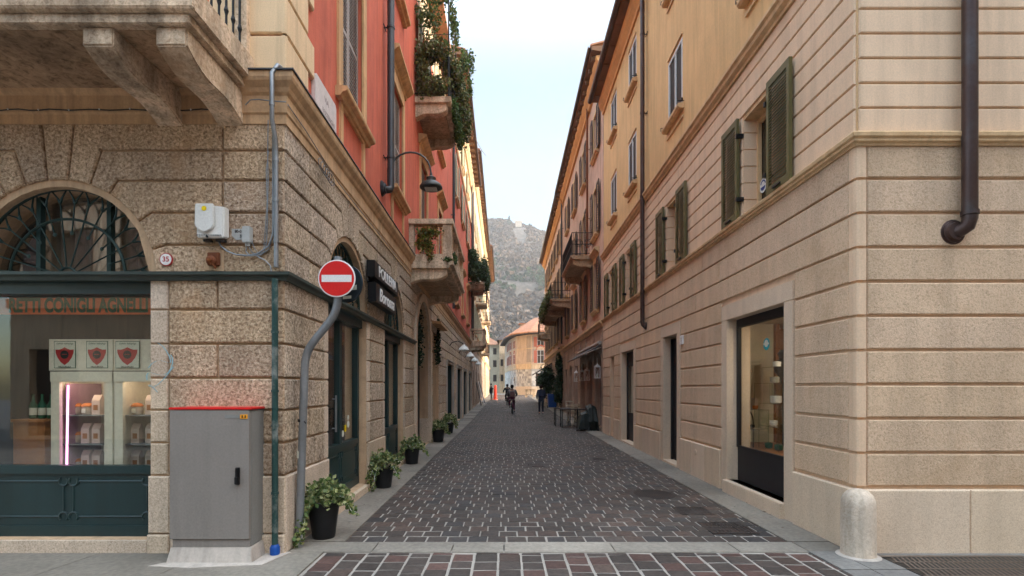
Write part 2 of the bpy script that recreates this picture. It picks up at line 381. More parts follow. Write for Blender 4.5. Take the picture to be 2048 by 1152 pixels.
def wall_sheet(mb, u0, u1, z0, z1, ops, depth=.3, o=0.0):
    """one wall face with rectangular or arched openings and their reveals; op=(u0,u1,z0,z1[,arch])"""
    us = sorted({u0, u1, *[x for op in ops for x in op[:2] if u0 < x < u1]})
    def top(op, u):
        if len(op) > 4 and op[4]:
            c = (op[0]+op[1])/2; r = (op[1]-op[0])/2; return op[3]+math.sqrt(max(0, r*r-(u-c)**2))
        return op[3]
    for a, b in zip(us, us[1:]):
        mid = (a+b)/2; cov = sorted([op for op in ops if op[0] < mid < op[1]], key=lambda q: q[2])
        nseg = 14 if any(len(op) > 4 and op[4] for op in cov) else 1
        for k in range(nseg):
            ua, ub = a+(b-a)*k/nseg, a+(b-a)*(k+1)/nseg
            la, lb = z0, z0
            for op in cov:
                if op[2] > max(la, lb)+1e-4: mb.quad((ua, o, la), (ub, o, lb), (ub, o, op[2]), (ua, o, op[2]))
                la, lb = top(op, ua), top(op, ub)
            if z1 > max(la, lb)+1e-4: mb.quad((ua, o, la), (ub, o, lb), (ub, o, z1), (ua, o, z1))
    for op in ops:
        pts = [(op[0], op[2]), (op[1], op[2]), (op[1], op[3])]
        if len(op) > 4 and op[4]:
            c = (op[0]+op[1])/2; r = (op[1]-op[0])/2
            pts += [(c+r*math.cos(math.pi*k/20), op[3]+r*math.sin(math.pi*k/20)) for k in range(1, 20)]
        pts += [(op[0], op[3])]
        for k in range(len(pts)):
            p, q = pts[k], pts[(k+1) % len(pts)]
            mb.quad((p[0], o, p[1]), (q[0], o, q[1]), (q[0], o-depth, q[1]), (p[0], o-depth, p[1]))
def shutter(F, u0, u1, z0, z1, o, mat, parent, slat=.05, name='shutter', th=.035, st=.055, slatmat=None, splits=1):
    mb = MB(F); mb.box(u0, u0+st, o, o+th, z0, z1); mb.box(u1-st, u1, o, o+th, z0, z1)
    zs = [z0+(z1-z0)*k/(splits+1) for k in range(splits+2)] if splits else [z0, z1]
    bands = []
    for k, zz in enumerate(zs):
        h = .09 if k in (0, len(zs)-1) else .05
        a = zz if k == 0 else (zz-h if k == len(zs)-1 else zz-h/2)
        mb.box(u0+st, u1-st, o+.001, o+th-.001, a, a+h); bands.append((a, a+h))
    ms = MB(F) if slatmat else mb
    for (a0, a1), (b0, b1) in zip(bands, bands[1:]):
        n = max(1, int((b0-a1)/slat)); s_ = (b0-a1)/n
        for k in range(n):
            z = a1+s_*(k+.5); i = [ms.P(u, oo, zz) for u in (u0+st, u1-st) for oo, zz in ((o+th-.004, z-s_*.42), (o+th-.004, z-s_*.12), (o+.006, z+s_*.46), (o+.006, z+s_*.16))]
            for q in ((0, 1, 2, 3), (7, 6, 5, 4), (0, 4, 5, 1), (1, 5, 6, 2), (2, 6, 7, 3), (3, 7, 4, 0)): ms.face([i[x] for x in q])
    ob = mb.build(name, mat, parent)
    return ob
def bars(mb, F, pts, n, z0, z1, r=.009):
    pass
# ------------------------------------------------------------------ building parts
def rect(u0, u1, z0, z1): return [(u0, z0), (u1, z0), (u1, z1), (u0, z1)]
def frame_ring(mb, u0, u1, z0, z1, w_, o0, o1, bottom=True):
    mb.box(u0-w_, u0, o0, o1, z0, z1); mb.box(u1, u1+w_, o0, o1, z0, z1)
    mb.box(u0-w_, u1+w_, o0, o1, z1, z1+w_)
    if bottom: mb.box(u0-w_, u1+w_, o0, o1, z0-w_, z0)
def window(F, root, uc, z0, w_, h, trim, shut, mode='closed', trimw=.15, sill=True, hood=False, panel=False, depth=.2, slat=.055, sillw=.16, slats=None, label=None, detail=True):
    u0, u1, z1 = uc-w_/2, uc+w_/2, z0+h
    mb = MB(F)
    if trimw: frame_ring(mb, u0, u1, z0, z1, trimw, -.01, .035, bottom=False)
    iw = .06
    fo = -depth+.02
    mb.box(u0, u0+iw, fo, fo+.05, z0, z1); mb.box(u1-iw, u1, fo, fo+.05, z0, z1); mb.box(u0+iw, u1-iw, fo, fo+.05, z1-iw, z1); mb.box(u0+iw, u1-iw, fo, fo+.05, z0, z0+iw)
    mb.box(uc-.03, uc+.03, fo, fo+.05, z0+iw, z1-iw)
    w0 = mb.build('window', trim, root)
    if label: w0['label'] = label
    mp = MB(F); mp.box(u0, u1, fo-.03, fo-.01, z0, z1); mp.build('pane', M['dark_room'] if mode == 'closed' else M['win_glass'], w0)
    if mode == 'closed':
        shutter(F, u0+.01, uc-.004, z0+.01, z1-.01, -.09, shut, w0, slat, slatmat=slats)
        shutter(F, uc+.004, u1-.01, z0+.01, z1-.01, -.09, shut, w0, slat, slatmat=slats)
    elif mode == 'open':
        lw = w_/2
        shutter(F, u0-lw-.05, u0-.05, z0-.01, z1+.01, .065, shut, w0, slat)
        shutter(F, u1+.05, u1+lw+.05, z0-.01, z1+.01, .065, shut, w0, slat)
    elif mode == 'ajar':                      # leaves standing out from the wall
        lw = w_/2
        for s_ in (-1, 1):
            mb = MB(F); ue = u0 if s_ < 0 else u1
            a = R(38); n = 1
            pts = [(ue, .03), (ue+s_*lw*math.cos(a), .03+lw*math.sin(a))]
            dx, dy = -math.sin(a)*.035*s_, math.cos(a)*.035
            mb.flat([pts[0], pts[1], (pts[1][0]+dx, pts[1][1]+dy), (pts[0][0]+dx, pts[0][1]+dy)], z0, z1); mb.build('shutter', shut, w0)
    if sill:
        ms = MB(F); ms.extr([(-.02, z0-.13), (.07, z0-.13), (.09, z0-.09), (sillw-.01, z0-.07), (sillw, z0-.05), (sillw, z0-.01), (-.02, z0)], u0-trimw-.06, u1+trimw+.06); ms.build('sill', trim, w0)
    if hood:
        mh = MB(F); zh = z1+trimw
        mh.extr([(-.02, zh+.10), (.04, zh+.10), (.06, zh+.16), (.12, zh+.19), (.18, zh+.24), (.21, zh+.26), (.21, zh+.31), (-.02, zh+.34)], u0-trimw-.12, u1+trimw+.12)
        mh.box(u0-trimw, u1+trimw, -.01, .03, zh, zh+.10)
        mh.build('hood', trim, w0)
    if panel:
        mq = MB(F); za, zb = z0-.78, z0-.13
        frame_ring(mq, u0+.02, u1-.02, za+.1, zb-.04, .10, -.01, .035); mq.build('panel', trim, w0)
    return w0
def downpipe(F, root, u, o, z0, z1, r, mat, label=None, elbow=True, rings=(), rosette=True, u_turn=0):
    mb = MB(F); pts = [(u, o, z1), (u, o, z0+.12)]
    if elbow: pts += [(u+u_turn*.15, o*.9, z0+.055), (u+u_turn*.6, o*.6, z0+.02), (u+u_turn, 0.0, z0+.02)]
    mb.tube(pts, r, 14)
    for z in rings:
        mb.tube([(u, o, z-.02), (u, o, z+.02)], r*1.16, 14)
        mb.tube([(u, 0, z), (u, o-.02, z)], .012, 6); mb.tube([(u-.10, .02, z), (u+.10, .02, z)], .01, 6)
    if elbow and rosette: mb.lathe((u+u_turn, 0.0, z0+.02), [(r*2.15, -.01), (r*2.15, .012), (r*1.95, .016), (r*1.95, .03), (r*1.7, .035), (r*1.7, .05), (r*1.4, .055), (r*1.3, .08)], 18, 'o')
    p = mb.build('downpipe', mat, root, smooth=True)
    if label: p['label'] = label
    return p
def console(F, root, uc, wd, zt, proj, depth, mat, name='console'):
    """scrolled bracket: side outline swept across its width"""
    pr = []
    n = 18
    for k in range(n+1):
        t = k/n; o = proj*(1-t)
        z = zt-depth*(.42+.58*t) - depth*.13*math.sin(t*math.pi*2.0)*(1-t*.3) 
        if k == 0: pr.append((proj, zt-depth*.34))
        pr.append((o if k else proj, z))
    pr = [(proj, zt)] + pr + [(-.02, zt-depth*1.0), (-.02, zt)]
    mb = MB(F); mb.extr(pr, uc-wd/2, uc+wd/2)
    return mb.build(name, mat, root, bevel=.012)

# ================================================================== ground, road, pavements
def build_ground():
    mb = MB(); ys = [-60, -8, 0, 25, 40, 55, 75, 130, 260, 600, 3000]
    for a, b in zip(ys, ys[1:]):
        mb.quad((-1500, a, gz(a)-.05), (1500, a, gz(a)-.05), (1500, b, gz(b)-.05), (-1500, b, gz(b)-.05))
    setp(mb.build('ground', M['ground'], solid=False), kind='structure')
    # mortar bed and porphyry blocks
    mb = MB()
    for a, b in zip([5.40, 25, 45, 75], [25, 45, 75, 120]):
        mb.quad((-2.6, a, gz(a)-.003), (4.6, a, gz(a)-.003), (4.6, b, gz(b)-.003), (-2.6, b, gz(b)-.003))
    mb.quad((-14, -3.5, -.002), (14, -3.5, -.002), (14, 5.2, -.002), (-14, 5.2, -.002))
    setp(mb.build('road_bed', M['mortar'], solid=False), kind='structure')
    mb = MB()
    def block(x0, x1, y0, y1, z, warm):
        j = lambda: rnd.uniform(-.0035, .0035)
        v = rnd.uniform(.78, 1.18); rr = rnd.random()
        base = (.064, .050, .043) if rr < .66 else ((.078, .053, .043) if rr < .86 else (.053, .046, .044))
        if warm and rr > .72: base = (.092, .052, .043)
        mb.tint = tuple(c*v for c in base)
        q = [(x0+j(), y0+j()), (x1+j(), y0+j()), (x1+j(), y1+j()), (x0+j(), y1+j())]
        cx, cy = (x0+x1)/2, (y0+y1)/2; dz = rnd.uniform(-.0025, .0035); tx, ty = rnd.uniform(-.018, .018), rnd.uniform(-.018, .018)
        lo = [mb.P(a, b, z-.012) for a, b in q]
        k = .10
        md = [mb.P(a+(cx-a)*.03, b+(cy-b)*.03, z-.001+dz+(a-cx)*tx+(b-cy)*ty) for a, b in q]
        hi = [mb.P(a+(cx-a)*k, b+(cy-b)*k, z+.004+dz+(a-cx)*tx+(b-cy)*ty) for a, b in q]
        for A, B in ((lo, md), (md, hi)):
            for n in range(4): mb.face([A[n], A[(n+1) % 4], B[(n+1) % 4], B[n]])
        mb.face(hi)
    y = 5.47; row = 0
    while y < 78:
        d = .205 if y < 60 else .40
        x = -1.72 - rnd.random()*.05
        if row % 2: x -= .11
        wv = .02*math.sin(y*1.3)
        x1e = 3.0 + .0015*y
        x = max(x, -1.83)
        while x < x1e-.02:
            wd = rnd.uniform(.205, .235)
            xe = min(x+wd, x1e+.06)
            if xe-x > .05: block(x+.006, xe-.006, y+.008+wv, y+d-.008+wv, gz(y), False)
            x = xe
        y += d; row += 1
    # cross street in the foreground: columns running away from the camera
    x = -1.80; colm = 0
    while x < 3.0:
        wd = rnd.uniform(.205, .235); y = 5.10; y -= rnd.random()*.12
        block(x+.009, x+wd-.009, y+.008, 5.11, 0, True) if 5.11-y > .04 else None
        while y > 1.5:
            d = rnd.uniform(.19, .23); block(x+.009, x+wd-.009, y-d+.006, y-.006, 0, True); y -= d
        x += wd; colm += 1
    for (xa, xb, ya, yb) in ((-9, -1.85, 1.5, 3.3), (3.1, 9, 1.5, 3.3), (-9, 9, -1.9, 1.5)):
        x = xa
        while x < xb-.1:
            y = ya+rnd.random()*.1
            while y < yb-.1: block(x+.011, min(x+.215, xb), y+.008, y+.205, 0, True); y += .215
            x += .225
    setp(mb.build('road', M['cobble'], solid=False), kind='structure')
    # pavements and the threshold strip as individual slabs
    mb = MB()
    def slab(poly, z0, z1, v=None, col=(.235, .225, .215)):
        v = v or rnd.uniform(.82, 1.15); mb.tint = tuple(c*v for c in col)
        lo = [mb.P(a, b, z0) for a, b in poly]; hi = [mb.P(a, b, z1) for a, b in poly]
        mb.face(hi)
        for n in range(len(poly)): mb.face([lo[n], lo[(n+1) % len(poly)], hi[(n+1) % len(poly)], hi[n]])
    xs = [-2.25, -1.35, -.55, -.02, 1.10, 2.35, 3.05, 3.6]
    for a, b in zip(xs, xs[1:]):
        k = 0
        slab([(a+.006, 5.135), (b-.006, 5.135), (b-.006+k, 5.462), (a+.006+k, 5.462)], -.02, .008, None, (.25, .225, .19))
    y = 5.47
    while y < 78:
        L = rnd.uniform(1.1, 1.9); e = min(y+L, 78)
        slab([(-2.7, y+.004), (-1.725, y+.004), (-1.725, e-.004), (-2.7, e-.004)], gz(y)-.02, gz(y)+.014, None, (.205, .18, .15))
        L2 = rnd.uniform(1.1, 1.9)
        y = e
    y = 5.47
    while y < 78:
        e = min(y+rnd.uniform(.9, 1.5), 78); x0 = 3.005+.0015*y
        slab([(x0, y+.004), (4.3, y+.004), (4.3, e-.004), (x0, e-.004)], gz(y)-.02, gz(y)+.014, None, (.225, .20, .168))
        y = e
    x = -12
    while x < -1.9:
        e = min(x+rnd.uniform(.9, 1.5), -1.82)
        slab([(x+.005, 4.25), (e-.005, 4.25), (e-.005+.14 if e < -1.9 else e-.005, 5.128), (x+.005+.14, 5.128)], -.02, .016, None, (.235, .21, .175))
        slab([(x+.005, 3.32), (e-.005, 3.32), (e-.005, 4.242), (x+.005, 4.242)], -.02, .014, None, (.215, .19, .16)); x = e
    for (a, b) in ((3.03, 3.30), (3.30, 5.6), (5.6, 7.0), (7.0, 9.5), (9.5, 12)):
        slab([(a+.005, 4.62), (b-.005, 4.62), (b-.005, 5.128), (a+.005, 5.128)], -.02, .016, None, (.23, .22, .205))
        slab([(a+.005, 3.32), (b-.005, 3.32), (b-.005, 4.612), (a+.005, 4.612)], -.02, .012, None, (.20, .19, .18))
    setp(mb.build('pavement', M['slab'], solid=False), kind='structure')
build_ground()

# ================================================================== left: rusticated corner building with red upper floors
ZJ = [.78, 1.105, 1.43, 1.75, 2.09, 2.43, 2.755, 3.075, 3.395, 3.715, 4.015, 4.29]
OP1 = (6.38, 8.22, .12, 2.78, True); OP2 = (9.43, 11.27, .12, 2.78, True); OPP = (12.8, 15.2, .03, 2.80, True)
SMALL = [(15.95, 17.5, .05, 3.55)]
DARKS = [(19.8, 22.3, .05, 2.62), (24.1, 26.7, .05, 2.62), (28.1, 30.7, .05, 2.62), (32.6, 35.0, .05, 2.62)]
A = thing('corner_building', (-5.5, 14, 0), 'rusticated stone corner building with dark green shopfronts and red plaster upper floors', 'building')
def arch_blocks(mb, uc, zs, r, uL, uR, h, gap, zj=ZJ):
    """blocks of the rows above springing, fanned round an arch"""
    Ro = r+.20; rin = r+.055
    for sg, ub in ((1, uR), (-1, uL)):
        prev = (rin*1.0, zs, Ro, zs, 0.0)     # P, Q at springing
        P = (uc+sg*rin, zs); Q = None; a0 = 0
        js = [z for z in zj if z > zs+.08]
        for k, z in enumerate(js):
            hk = z-zs; last = (k == len(js)-1)
            a1 = math.asin(min(hk/(Ro+.02), .945)) if not last else R(84)
            if a1 <= a0+.02: a1 = a0+.02
            arc = [(uc+sg*rin*math.cos(a0+(a1-a0)*t/5), zs+rin*math.sin(a0+(a1-a0)*t/5)) for t in range(6)]
            Qn = (uc+sg*(z-zs)/math.tan(a1), z)
            poly = list(arc) + [Qn]
            if sg*(ub-Qn[0]) > .05:
                zlow = Q[1] if Q else zs
                poly += [(ub, z), (ub, zlow)]
                if Q: poly += [Q]
            else: poly += ([Q] if Q else [])
            mb.raised(poly, h, gap); Q = Qn; a0 = a1
    a = R(84); zt = zj[-1]
    arc = [(uc+rin*math.cos(a+(math.pi-2*a)*t/4), zs+rin*math.sin(a+(math.pi-2*a)*t/4)) for t in range(5)]
    q = (zt-zs)/math.tan(a)
    mb.raised(arc+[(uc-q, zt), (uc+q, zt)], h, gap)
def build_A():
    # --- base wall and rustication, front
    fop = (-5.37, -3.55, .14, 2.755, True)
    mb = MB(FF); wall_sheet(mb, -12, XC, 0, 4.3, [fop], .30); wall_sheet(mb, -12, XC, 4.7, 13, [(-5.05, -3.87, 4.9, 7.4)], .25)
    mb.F = FL; wall_sheet(mb, 5.12, 36, 0, 4.3, [OP1, OP2, OPP]+SMALL+DARKS, .34)
    mb.build('base_wall', M['joint'], A, solid=False)
    H = .032; gap = .022
    mb = MB(FF); mb.vary = .16
    arch_blocks(mb, -4.46, 2.755, .91, -6.6, -2.82, H, gap)
    for sx in (-1,):
        pass
    def rows(mb, z_a, z_b, cuts):
        for a, b in zip(cuts, cuts[1:]): mb.raised(rect(a, b, z_a, z_b), H+rnd.uniform(-.004, .004), gap)
    zz = ZJ
    for k in range(11):
        za, zb = zz[k], zz[k+1]
        if za >= 2.74:
            xl = -2.82
            rows(mb, za, zb, [xl, XC+.030])
            rows(mb, za, zb, [-9.6, -8.0, -6.6] if k % 2 else [-9.6, -7.4, -6.6])
        else:
            rows(mb, za, zb, [-3.36, -2.87, XC+.030] if k % 2 == 1 else ([-3.36, XC+.030]))
            rows(mb, za, zb, [-9.6, -8.2, -6.9, -5.56] if k % 2 else [-9.6, -7.6, -5.56])
    mb.build('front_rustication', M['rustic'], A, solid=False)
    mb = MB(FF); mb.vary = .12                                            # smoother edge blocks round the window and plinth
    for k in range(6):
        mb.raised(rect(-3.55, -3.36, zz[k], zz[k+1]), H-.006, .014); mb.raised(rect(-5.56, -5.37, zz[k], zz[k+1]), H-.006, .014)
    for a, b in ((-3.56, -3.33), (-3.33, -2.62), (-2.62, XC+.044)): mb.raised(rect(a, b, .20, .78), .045, .014); mb.raised(rect(a, b, 0, .20), .06, .01)
    for a, b in ((-9.6, -7.4), (-7.4, -5.36)): mb.raised(rect(a, b, .20, .78), .045, .014); mb.raised(rect(a, b, 0, .20), .06, .01)
    mb.box(-5.36, -3.56, -.28, .05, -.02, .135)
    mb.F = FL
    for a, b in ((5.08, 6.36), (8.24, 9.41), (11.29, 12.56), (15.44, 15.93), (17.52, 19.0), (19.0, 19.78), (22.3, 24.1), (26.7, 28.1), (30.7, 32.6), (35, 36)):
        mb.raised(rect(a, b, .0, .78), .045, .014)
    for op in (OP1, OP2): 
        mb.box(op[0]+.01, op[1]-.01, -.3, .07, -.02, .115)
        for k in range(6):
            for a, b in ((op[0]-.17, op[0]), (op[1], op[1]+.17)): mb.raised(rect(a, b, zz[k], zz[k+1]), H-.006, .014)
    mb.build('edge_stones', M['quoin_stone'], A, solid=False)
    # --- side rustication
    mb = MB(FL); mb.vary = .16
    b0, b1, b2 = 8.825, 12.05, 16.2
    arch_blocks(mb, 7.3, 2.78, .92, 5.75, b0, H, gap); arch_blocks(mb, 10.35, 2.78, .92, b0, 12.0, H, gap)
    arch_blocks(mb, 14.0, 2.80, 1.40, 12.0, 16.0, H, gap)
    for k in range(11):
        za, zb = zz[k], zz[k+1]
        if za >= 2.74:
            rows(mb, za, zb, [5.092, 5.75])
            cuts = [16.0, 17.7, 19.4, 21.1, 22.8, 24.5, 26.2, 27.9, 29.6, 31.3, 33.0, 34.6, 35.95]
            if k % 2: cuts = [16.0]+[c+.85 for c in cuts[:-1]][:-1]+[35.95]
            if zb > 3.6: rows(mb, za, zb, cuts)
            else: rows(mb, za, zb, [c for c in cuts if c > 17.6] if cuts[1] > 17.6 else [17.7]+[c for c in cuts if c > 17.8])
            if zb < 3.6: rows(mb, za, zb, [15.5 if False else 15.93, 15.94]) if False else None
        else:
            m = 5.72 if k % 2 else 5.9
            rows(mb, za, zb, [5.092, m, 6.21]); rows(mb, za, zb, [8.39, 9.26])
            rows(mb, za, zb, [11.44, 12.56] if zb < 2.75 else [11.44, 12.56])
            rows(mb, za, zb, [15.44, 15.93]); rows(mb, za, zb, [17.52, 18.6, 19.78] if k % 2 else [17.52, 19.78])
            for a, b in ((22.35, 24.05), (26.75, 28.05), (30.75, 32.55), (35.05, 35.95)): rows(mb, za, zb, [a, b])
    mb.build('side_rustication', M['rustic_side'], A, solid=False)
    # portal surround
    mb = MB(FL); n = 22; R0, R1 = 1.20, 1.40
    pts0 = [(14+R0*math.cos(math.pi*k/n), 2.8+R0*math.sin(math.pi*k/n)) for k in range(n+1)]
    pts1 = [(14+R1*math.cos(math.pi*k/n), 2.8+R1*math.sin(math.pi*k/n)) for k in range(n+1)]
    for k in range(n): mb.prism([pts0[k], pts1[k], pts1[k+1], pts0[k+1]], -.02, .07)
    mb.box(15.197, 15.4, -.02, .07, .0, 2.8); mb.box(12.6, 12.803, -.02, .07, .0, 2.8)
    mb.box(15.19, 15.44, -.3, .085, 0, .75)
    mb.build('portal_surround', M['quoin_stone'], A)
    # entablature + flashing round the corner
    prof = [(-.02, 4.27), (.045, 4.27), (.045, 4.36), (.06, 4.375), (.06, 4.54), (.085, 4.565), (.10, 4.60), (.14, 4.65), (.15, 4.68), (.15, 4.735), (-.02, 4.75)]
    path = [(-12, 5.12), (XC, 5.12), (FL(36, 0, 0)[0], 36)]
    sweep(path, prof, 'entablature', M['cornice'], A)
    sweep(path, [(-.02, 4.752), (.165, 4.738), (.165, 4.752), (-.02, 4.768)], 'flashing', M['zinc'], A)
    path2 = [(-12, 5.12), (XC, 5.12), (FL(12.55, 0, 0)[0], 12.55)]
    sweep(path2, [(-.02, 2.715), (.06, 2.715), (.07, 2.75), (.10, 2.765), (.10, 2.795), (-.02, 2.815)], 'green_ledge', M['ledge'], A)
    # --- upper red wall with quoins
    mb = MB(FL)
    ups = []
    for uc in (7.45, 10.65, 17.9): ups.append((uc-.52, uc+.52, 5.62, 7.80))
    ups.append((14.2-.55, 14.2+.55, 4.75, 7.80)); ups.append((13.95-.5, 13.95+.5, 8.95, 11.4))
    for uc in (7.45, 10.65, 17.9): ups.append((uc-.5, uc+.5, 9.75, 11.55))
    wall_sheet(mb, 5.12, 21.75, 4.74, 11.62, ups, .22)
    mb.F = FF; wall_sheet(mb, -12, XC, 4.74, 11.62, [(-5.05, -3.87, 4.9, 7.4)], .22, .004)
    mb.build('red_wall', M['red'], A, solid=False)
    mb = MB(FL); wall_sheet(mb, 5.12, 21.75, 11.62, 13, [(a, b, c, d) for a, b, c, d in ups if d > 11.6], .22); mb.F = FF; wall_sheet(mb, -12, XC, 11.62, 13, [], .22, .004); mb.build('frieze', M['yellow_far'], A, solid=False)
    mb = MB(FL); z = 4.77; k = 0
    while z < 12.6:
        e = .74 if k % 2 else .56
        mb.raised(rect(5.12-.055, 5.12+e, z, z+.39), .045, .022, .014)
        mb.F = FF; mb.raised(rect(XC-(.74 if k % 2 else .60), XC+.056, z, z+.39), .045, .022, .014); mb.F = FL
        z += .39; k += 1
    mb.build('corner_quoins', M['cream'], A, solid=False)
    mb = MB(FW); c = FL(5.12, .0, 0)
    mb.box(XC-.5, XC+.012, -5.132+.0, -5.5, 4.76, 15.9) if False else None
    # windows
    for uc in (7.45, 10.65, 17.9):
        window(FL, A, uc, 5.62, 1.04, 2.18, M['tan_trim'], M['shutter_grey'], 'closed', .17, True, True, True)
        window(FL, A, uc, 9.75, 1.0, 1.80, M['tan_trim'], M['shutter_grey'], 'closed', .15, True, False, False)
    window(FL, A, 14.2, 4.80, 1.1, 3.0, M['tan_trim'], M['shutter_grey'], 'closed', .17, False, True)
    window(FL, A, 13.95, 8.98, 1.0, 2.4, M['cream'], M['light_shutter'], 'open', .15, False, False)
    window(FF, A, -4.46, 4.9, 1.18, 2.5, M['tan_trim'], M['shutter_grey'], 'closed', .17, False)
    # solid body behind the facades, roof
    mb = MB()
    mb.box(-12, -3.0, 5.65, 21.7, 4.3, 12.95); mb.box(-12, -4.6, 7.6, 36, 0, 4.3); mb.box(-12, -6.6, 5.6, 7.6, 0, 4.3)
    mb.box(-4.6, -2.6, 8.55, 8.7, 0, 4.3); mb.box(-4.6, -2.7, 12.0, 12.2, 0, 4.3)
    mb.box(-12, FL(5.12, 0, 0)[0]-.02, 5.16, 5.60, 4.25, 4.72); mb.box(-4.6, -2.62, 5.62, 35.9, 4.29, 4.72)
    mb.build('interior_core', M['dark_room'], A)
    mb = MB(); mb.box(-12.2, -1.85, 4.7, 21.7, 13, 13.12); mb.flat([(-12, 5), (-2.2, 5), (-2.2, 21.7), (-12, 21.7)], 13.12, 13.3); mb.build('roof', M['roof_tile'], A)
    # shopfront, front window
    def shopfront(F, u0, u1, o, door=False, label=None):
        mb = MB(F); uc = (u0+u1)/2; fw = .09 if F is FL else .05
        mb.box(u0, u0+fw, o-.04, o+.05, .13, 2.62); mb.box(u1-fw, u1, o-.04, o+.05, .13, 2.62)
        mb.box(u0, u1, o-.05, o+.10, 2.60, 2.78); mb.box(u0, u1, o-.03, o+.05, .13, .25)
        mb.box(u0+fw, u1-fw, o-.02, o+.035, .25, .78); mb.box(u0+fw, u1-fw, o-.03, o+.06, .78, .86)
        if door:
            mb.box(uc-.055, uc+.055, o-.03, o+.045, .86, 2.60)
        halves = [(u0+fw+.06, uc-.05), (uc+.05, u1-fw-.06)]
        for a, b in halves:                                   # raised panel mouldings with round corners
            z0, z1 = .34, .70; r = .05
            for zz_ in (z0, z1): mb.tube([(a+r, o+.035, zz_), (b-r, o+.035, zz_)], .010, 6)
            for uu in (a, b): mb.tube([(uu, o+.035, z0+r), (uu, o+.035, z1-r)], .010, 6)
            for uu, s1 in ((a, 1), (b, -1)):
                for zz_, s2 in ((z0, 1), (z1, -1)):
                    mb.tube([(uu+s1*(r*.9*math.cos(t)), o+.037, zz_+s2*(r*.9*math.sin(t))) for t in [x*math.pi/8*1.0-math.pi*.25 for x in range(0, 13)]], .011, 6)
        s = mb.build('shopfront', M['green_wood'], A)
        if label: s['label'] = label
        g_ = MB(F); g_.box(u0+fw, u1-fw, o-.008, o+.004, .86, 2.60); g_.build('pane', M['glass'], s)
        # fanlight
        f = MB(F); zs = 2.78; r = (u1-u0)/2-.012; of = o+.05
        def arcp(rr, o_, n=28): return [(uc+rr*math.cos(math.pi*k/n), o_, zs+rr*math.sin(math.pi*k/n)) for k in range(n+1)]
        f.tube(arcp(r, of), .022, 6); f.tube(arcp(r*.655, of), .014, 6); f.tube(arcp(r*.105, of), .012, 6)
        for k in range(16):
            a = math.pi*(k+.5)/16; ca, sa = math.cos(a), math.sin(a)
            inner = .11 if k % 2 == 0 else .50
            f.tube([(uc+r*inner*ca, of, zs+r*inner*sa), (uc+r*.86*ca, of, zs+r*.86*sa)], .0075, 5)
            for s_ in (-1, 1):
                a2 = a+s_*.085
                f.tube([(uc+r*.84*ca, of, zs+r*.84*sa), (uc+r*.90*math.cos(a+s_*.03), of, zs+r*.90*math.sin(a+s_*.03)), (uc+r*.985*math.cos(a2), of, zs+r*.985*math.sin(a2))], [.014, .009, .007], 5)
            if k % 2: f.lathe((uc+r*.50*ca, of, zs+r*.50*sa), [(.004, -.004), (.022, 0), (.004, .004)], 6, 'o')
        for uu in (uc-.33*r*1.1, uc+.40*r*1.1):
            hh = math.sqrt(r*r-(uu-uc)**2); f.box(uu-.022, uu+.022, of-.09, of-.03, zs, zs+hh)
        f.build('fanlight_grille', M['green_iron'], s)
        p = MB(F)
        pts = [(uc+r*math.cos(math.pi*k/24), zs+r*math.sin(math.pi*k/24)) for k in range(25)]
        p.prism(pts, of-.16, of-.15); p.build('fanlight_pane', M['fan_glass'], s)
        return s
    shopfront(FF, -5.37, -3.55, -.14, False, 'wide shop window with red banner inside and green panelled base')
    shopfront(FL, 6.38, 8.22, -.16, True, 'double glass door of the green shopfront nearest the corner'); shopfront(FL, 9.43, 11.27, -.16, True, 'second green shopfront window on the side street')
    # portal leaves, small grey door, dark green shop doors further on
    mb = MB(FL); mb.box(12.8, 15.2, -.32, -.27, 0, 4.02); mb.box(13.97, 14.03, -.27, -.24, 0, 4.0)
    for a, b in ((12.9, 13.85), (14.15, 15.1)):
        for z0, z1 in ((.3, 1.2), (1.35, 2.5)): frame_ring(mb, a+.08, b-.08, z0, z1, .04, -.275, -.25)
    mb.build('portal_door', M['dark_room'], A)
    mb = MB(FL); mb.box(15.95, 17.5, -.30, -.26, .05, 3.55); mb.box(16.0, 17.45, -.26, -.24, 2.4, 2.5); mb.box(16.7, 16.76, -.26, -.235, .1, 2.4)
    mb.build('grey_door', M['grey_plastic'], A)
    mb = MB(FL); mb.box(15.7, 17.7, .0, .30, 3.62, 3.70); mb.build('canopy_shelf', M['cornice'], A)
    for op in DARKS:
        u0, u1 = op[0], op[1]
        mb = MB(FL); mb.box(u0, u1, -.28, -.24, .05, 2.62); mb.box(u0, u1, -.02, .06, 2.62, 2.72)
        mb.box((u0+u1)/2-.03, (u0+u1)/2+.03, -.24, -.20, .05, 2.62); mb.box(u0, u0+.08, -.24, -.02, .05, 2.62); mb.box(u1-.08, u1, -.24, -.02, .05, 2.62)
        d = mb.build('shop_door', M['green_wood'], A)
        mb = MB(FL); mb.box(u0-.09, u0, -.0, .075, .0, 2.72); mb.box(u1, u1+.09, -.0, .075, 0, 2.72); mb.box(u0-.09, u1+.09, .06, .12, 2.72, 2.76); mb.build('door_frame', M['concrete'], d)
    # pipes
    downpipe(FL, A, 9.45, .13, 5.25, 13, .065, M['darkpipe'], 'dark rain pipe with decorated brackets ending above the ledge', True, (5.9, 8.3, 10.7), u_turn=-.16)
    downpipe(FL, A, 21.72, .12, 4.9, 16, .055, M['darkpipe'], None, False, (6, 9, 12))
    mb = MB(); mb.tube([(-2.33, -4.99+.0, 0)]*2, .01) if False else None
    # corner conduit: galvanised above, chipped green below with a blue foot
    def cp(x, y, z): return (x, y, z)
    mb = MB(); x, y = -2.265, 5.045
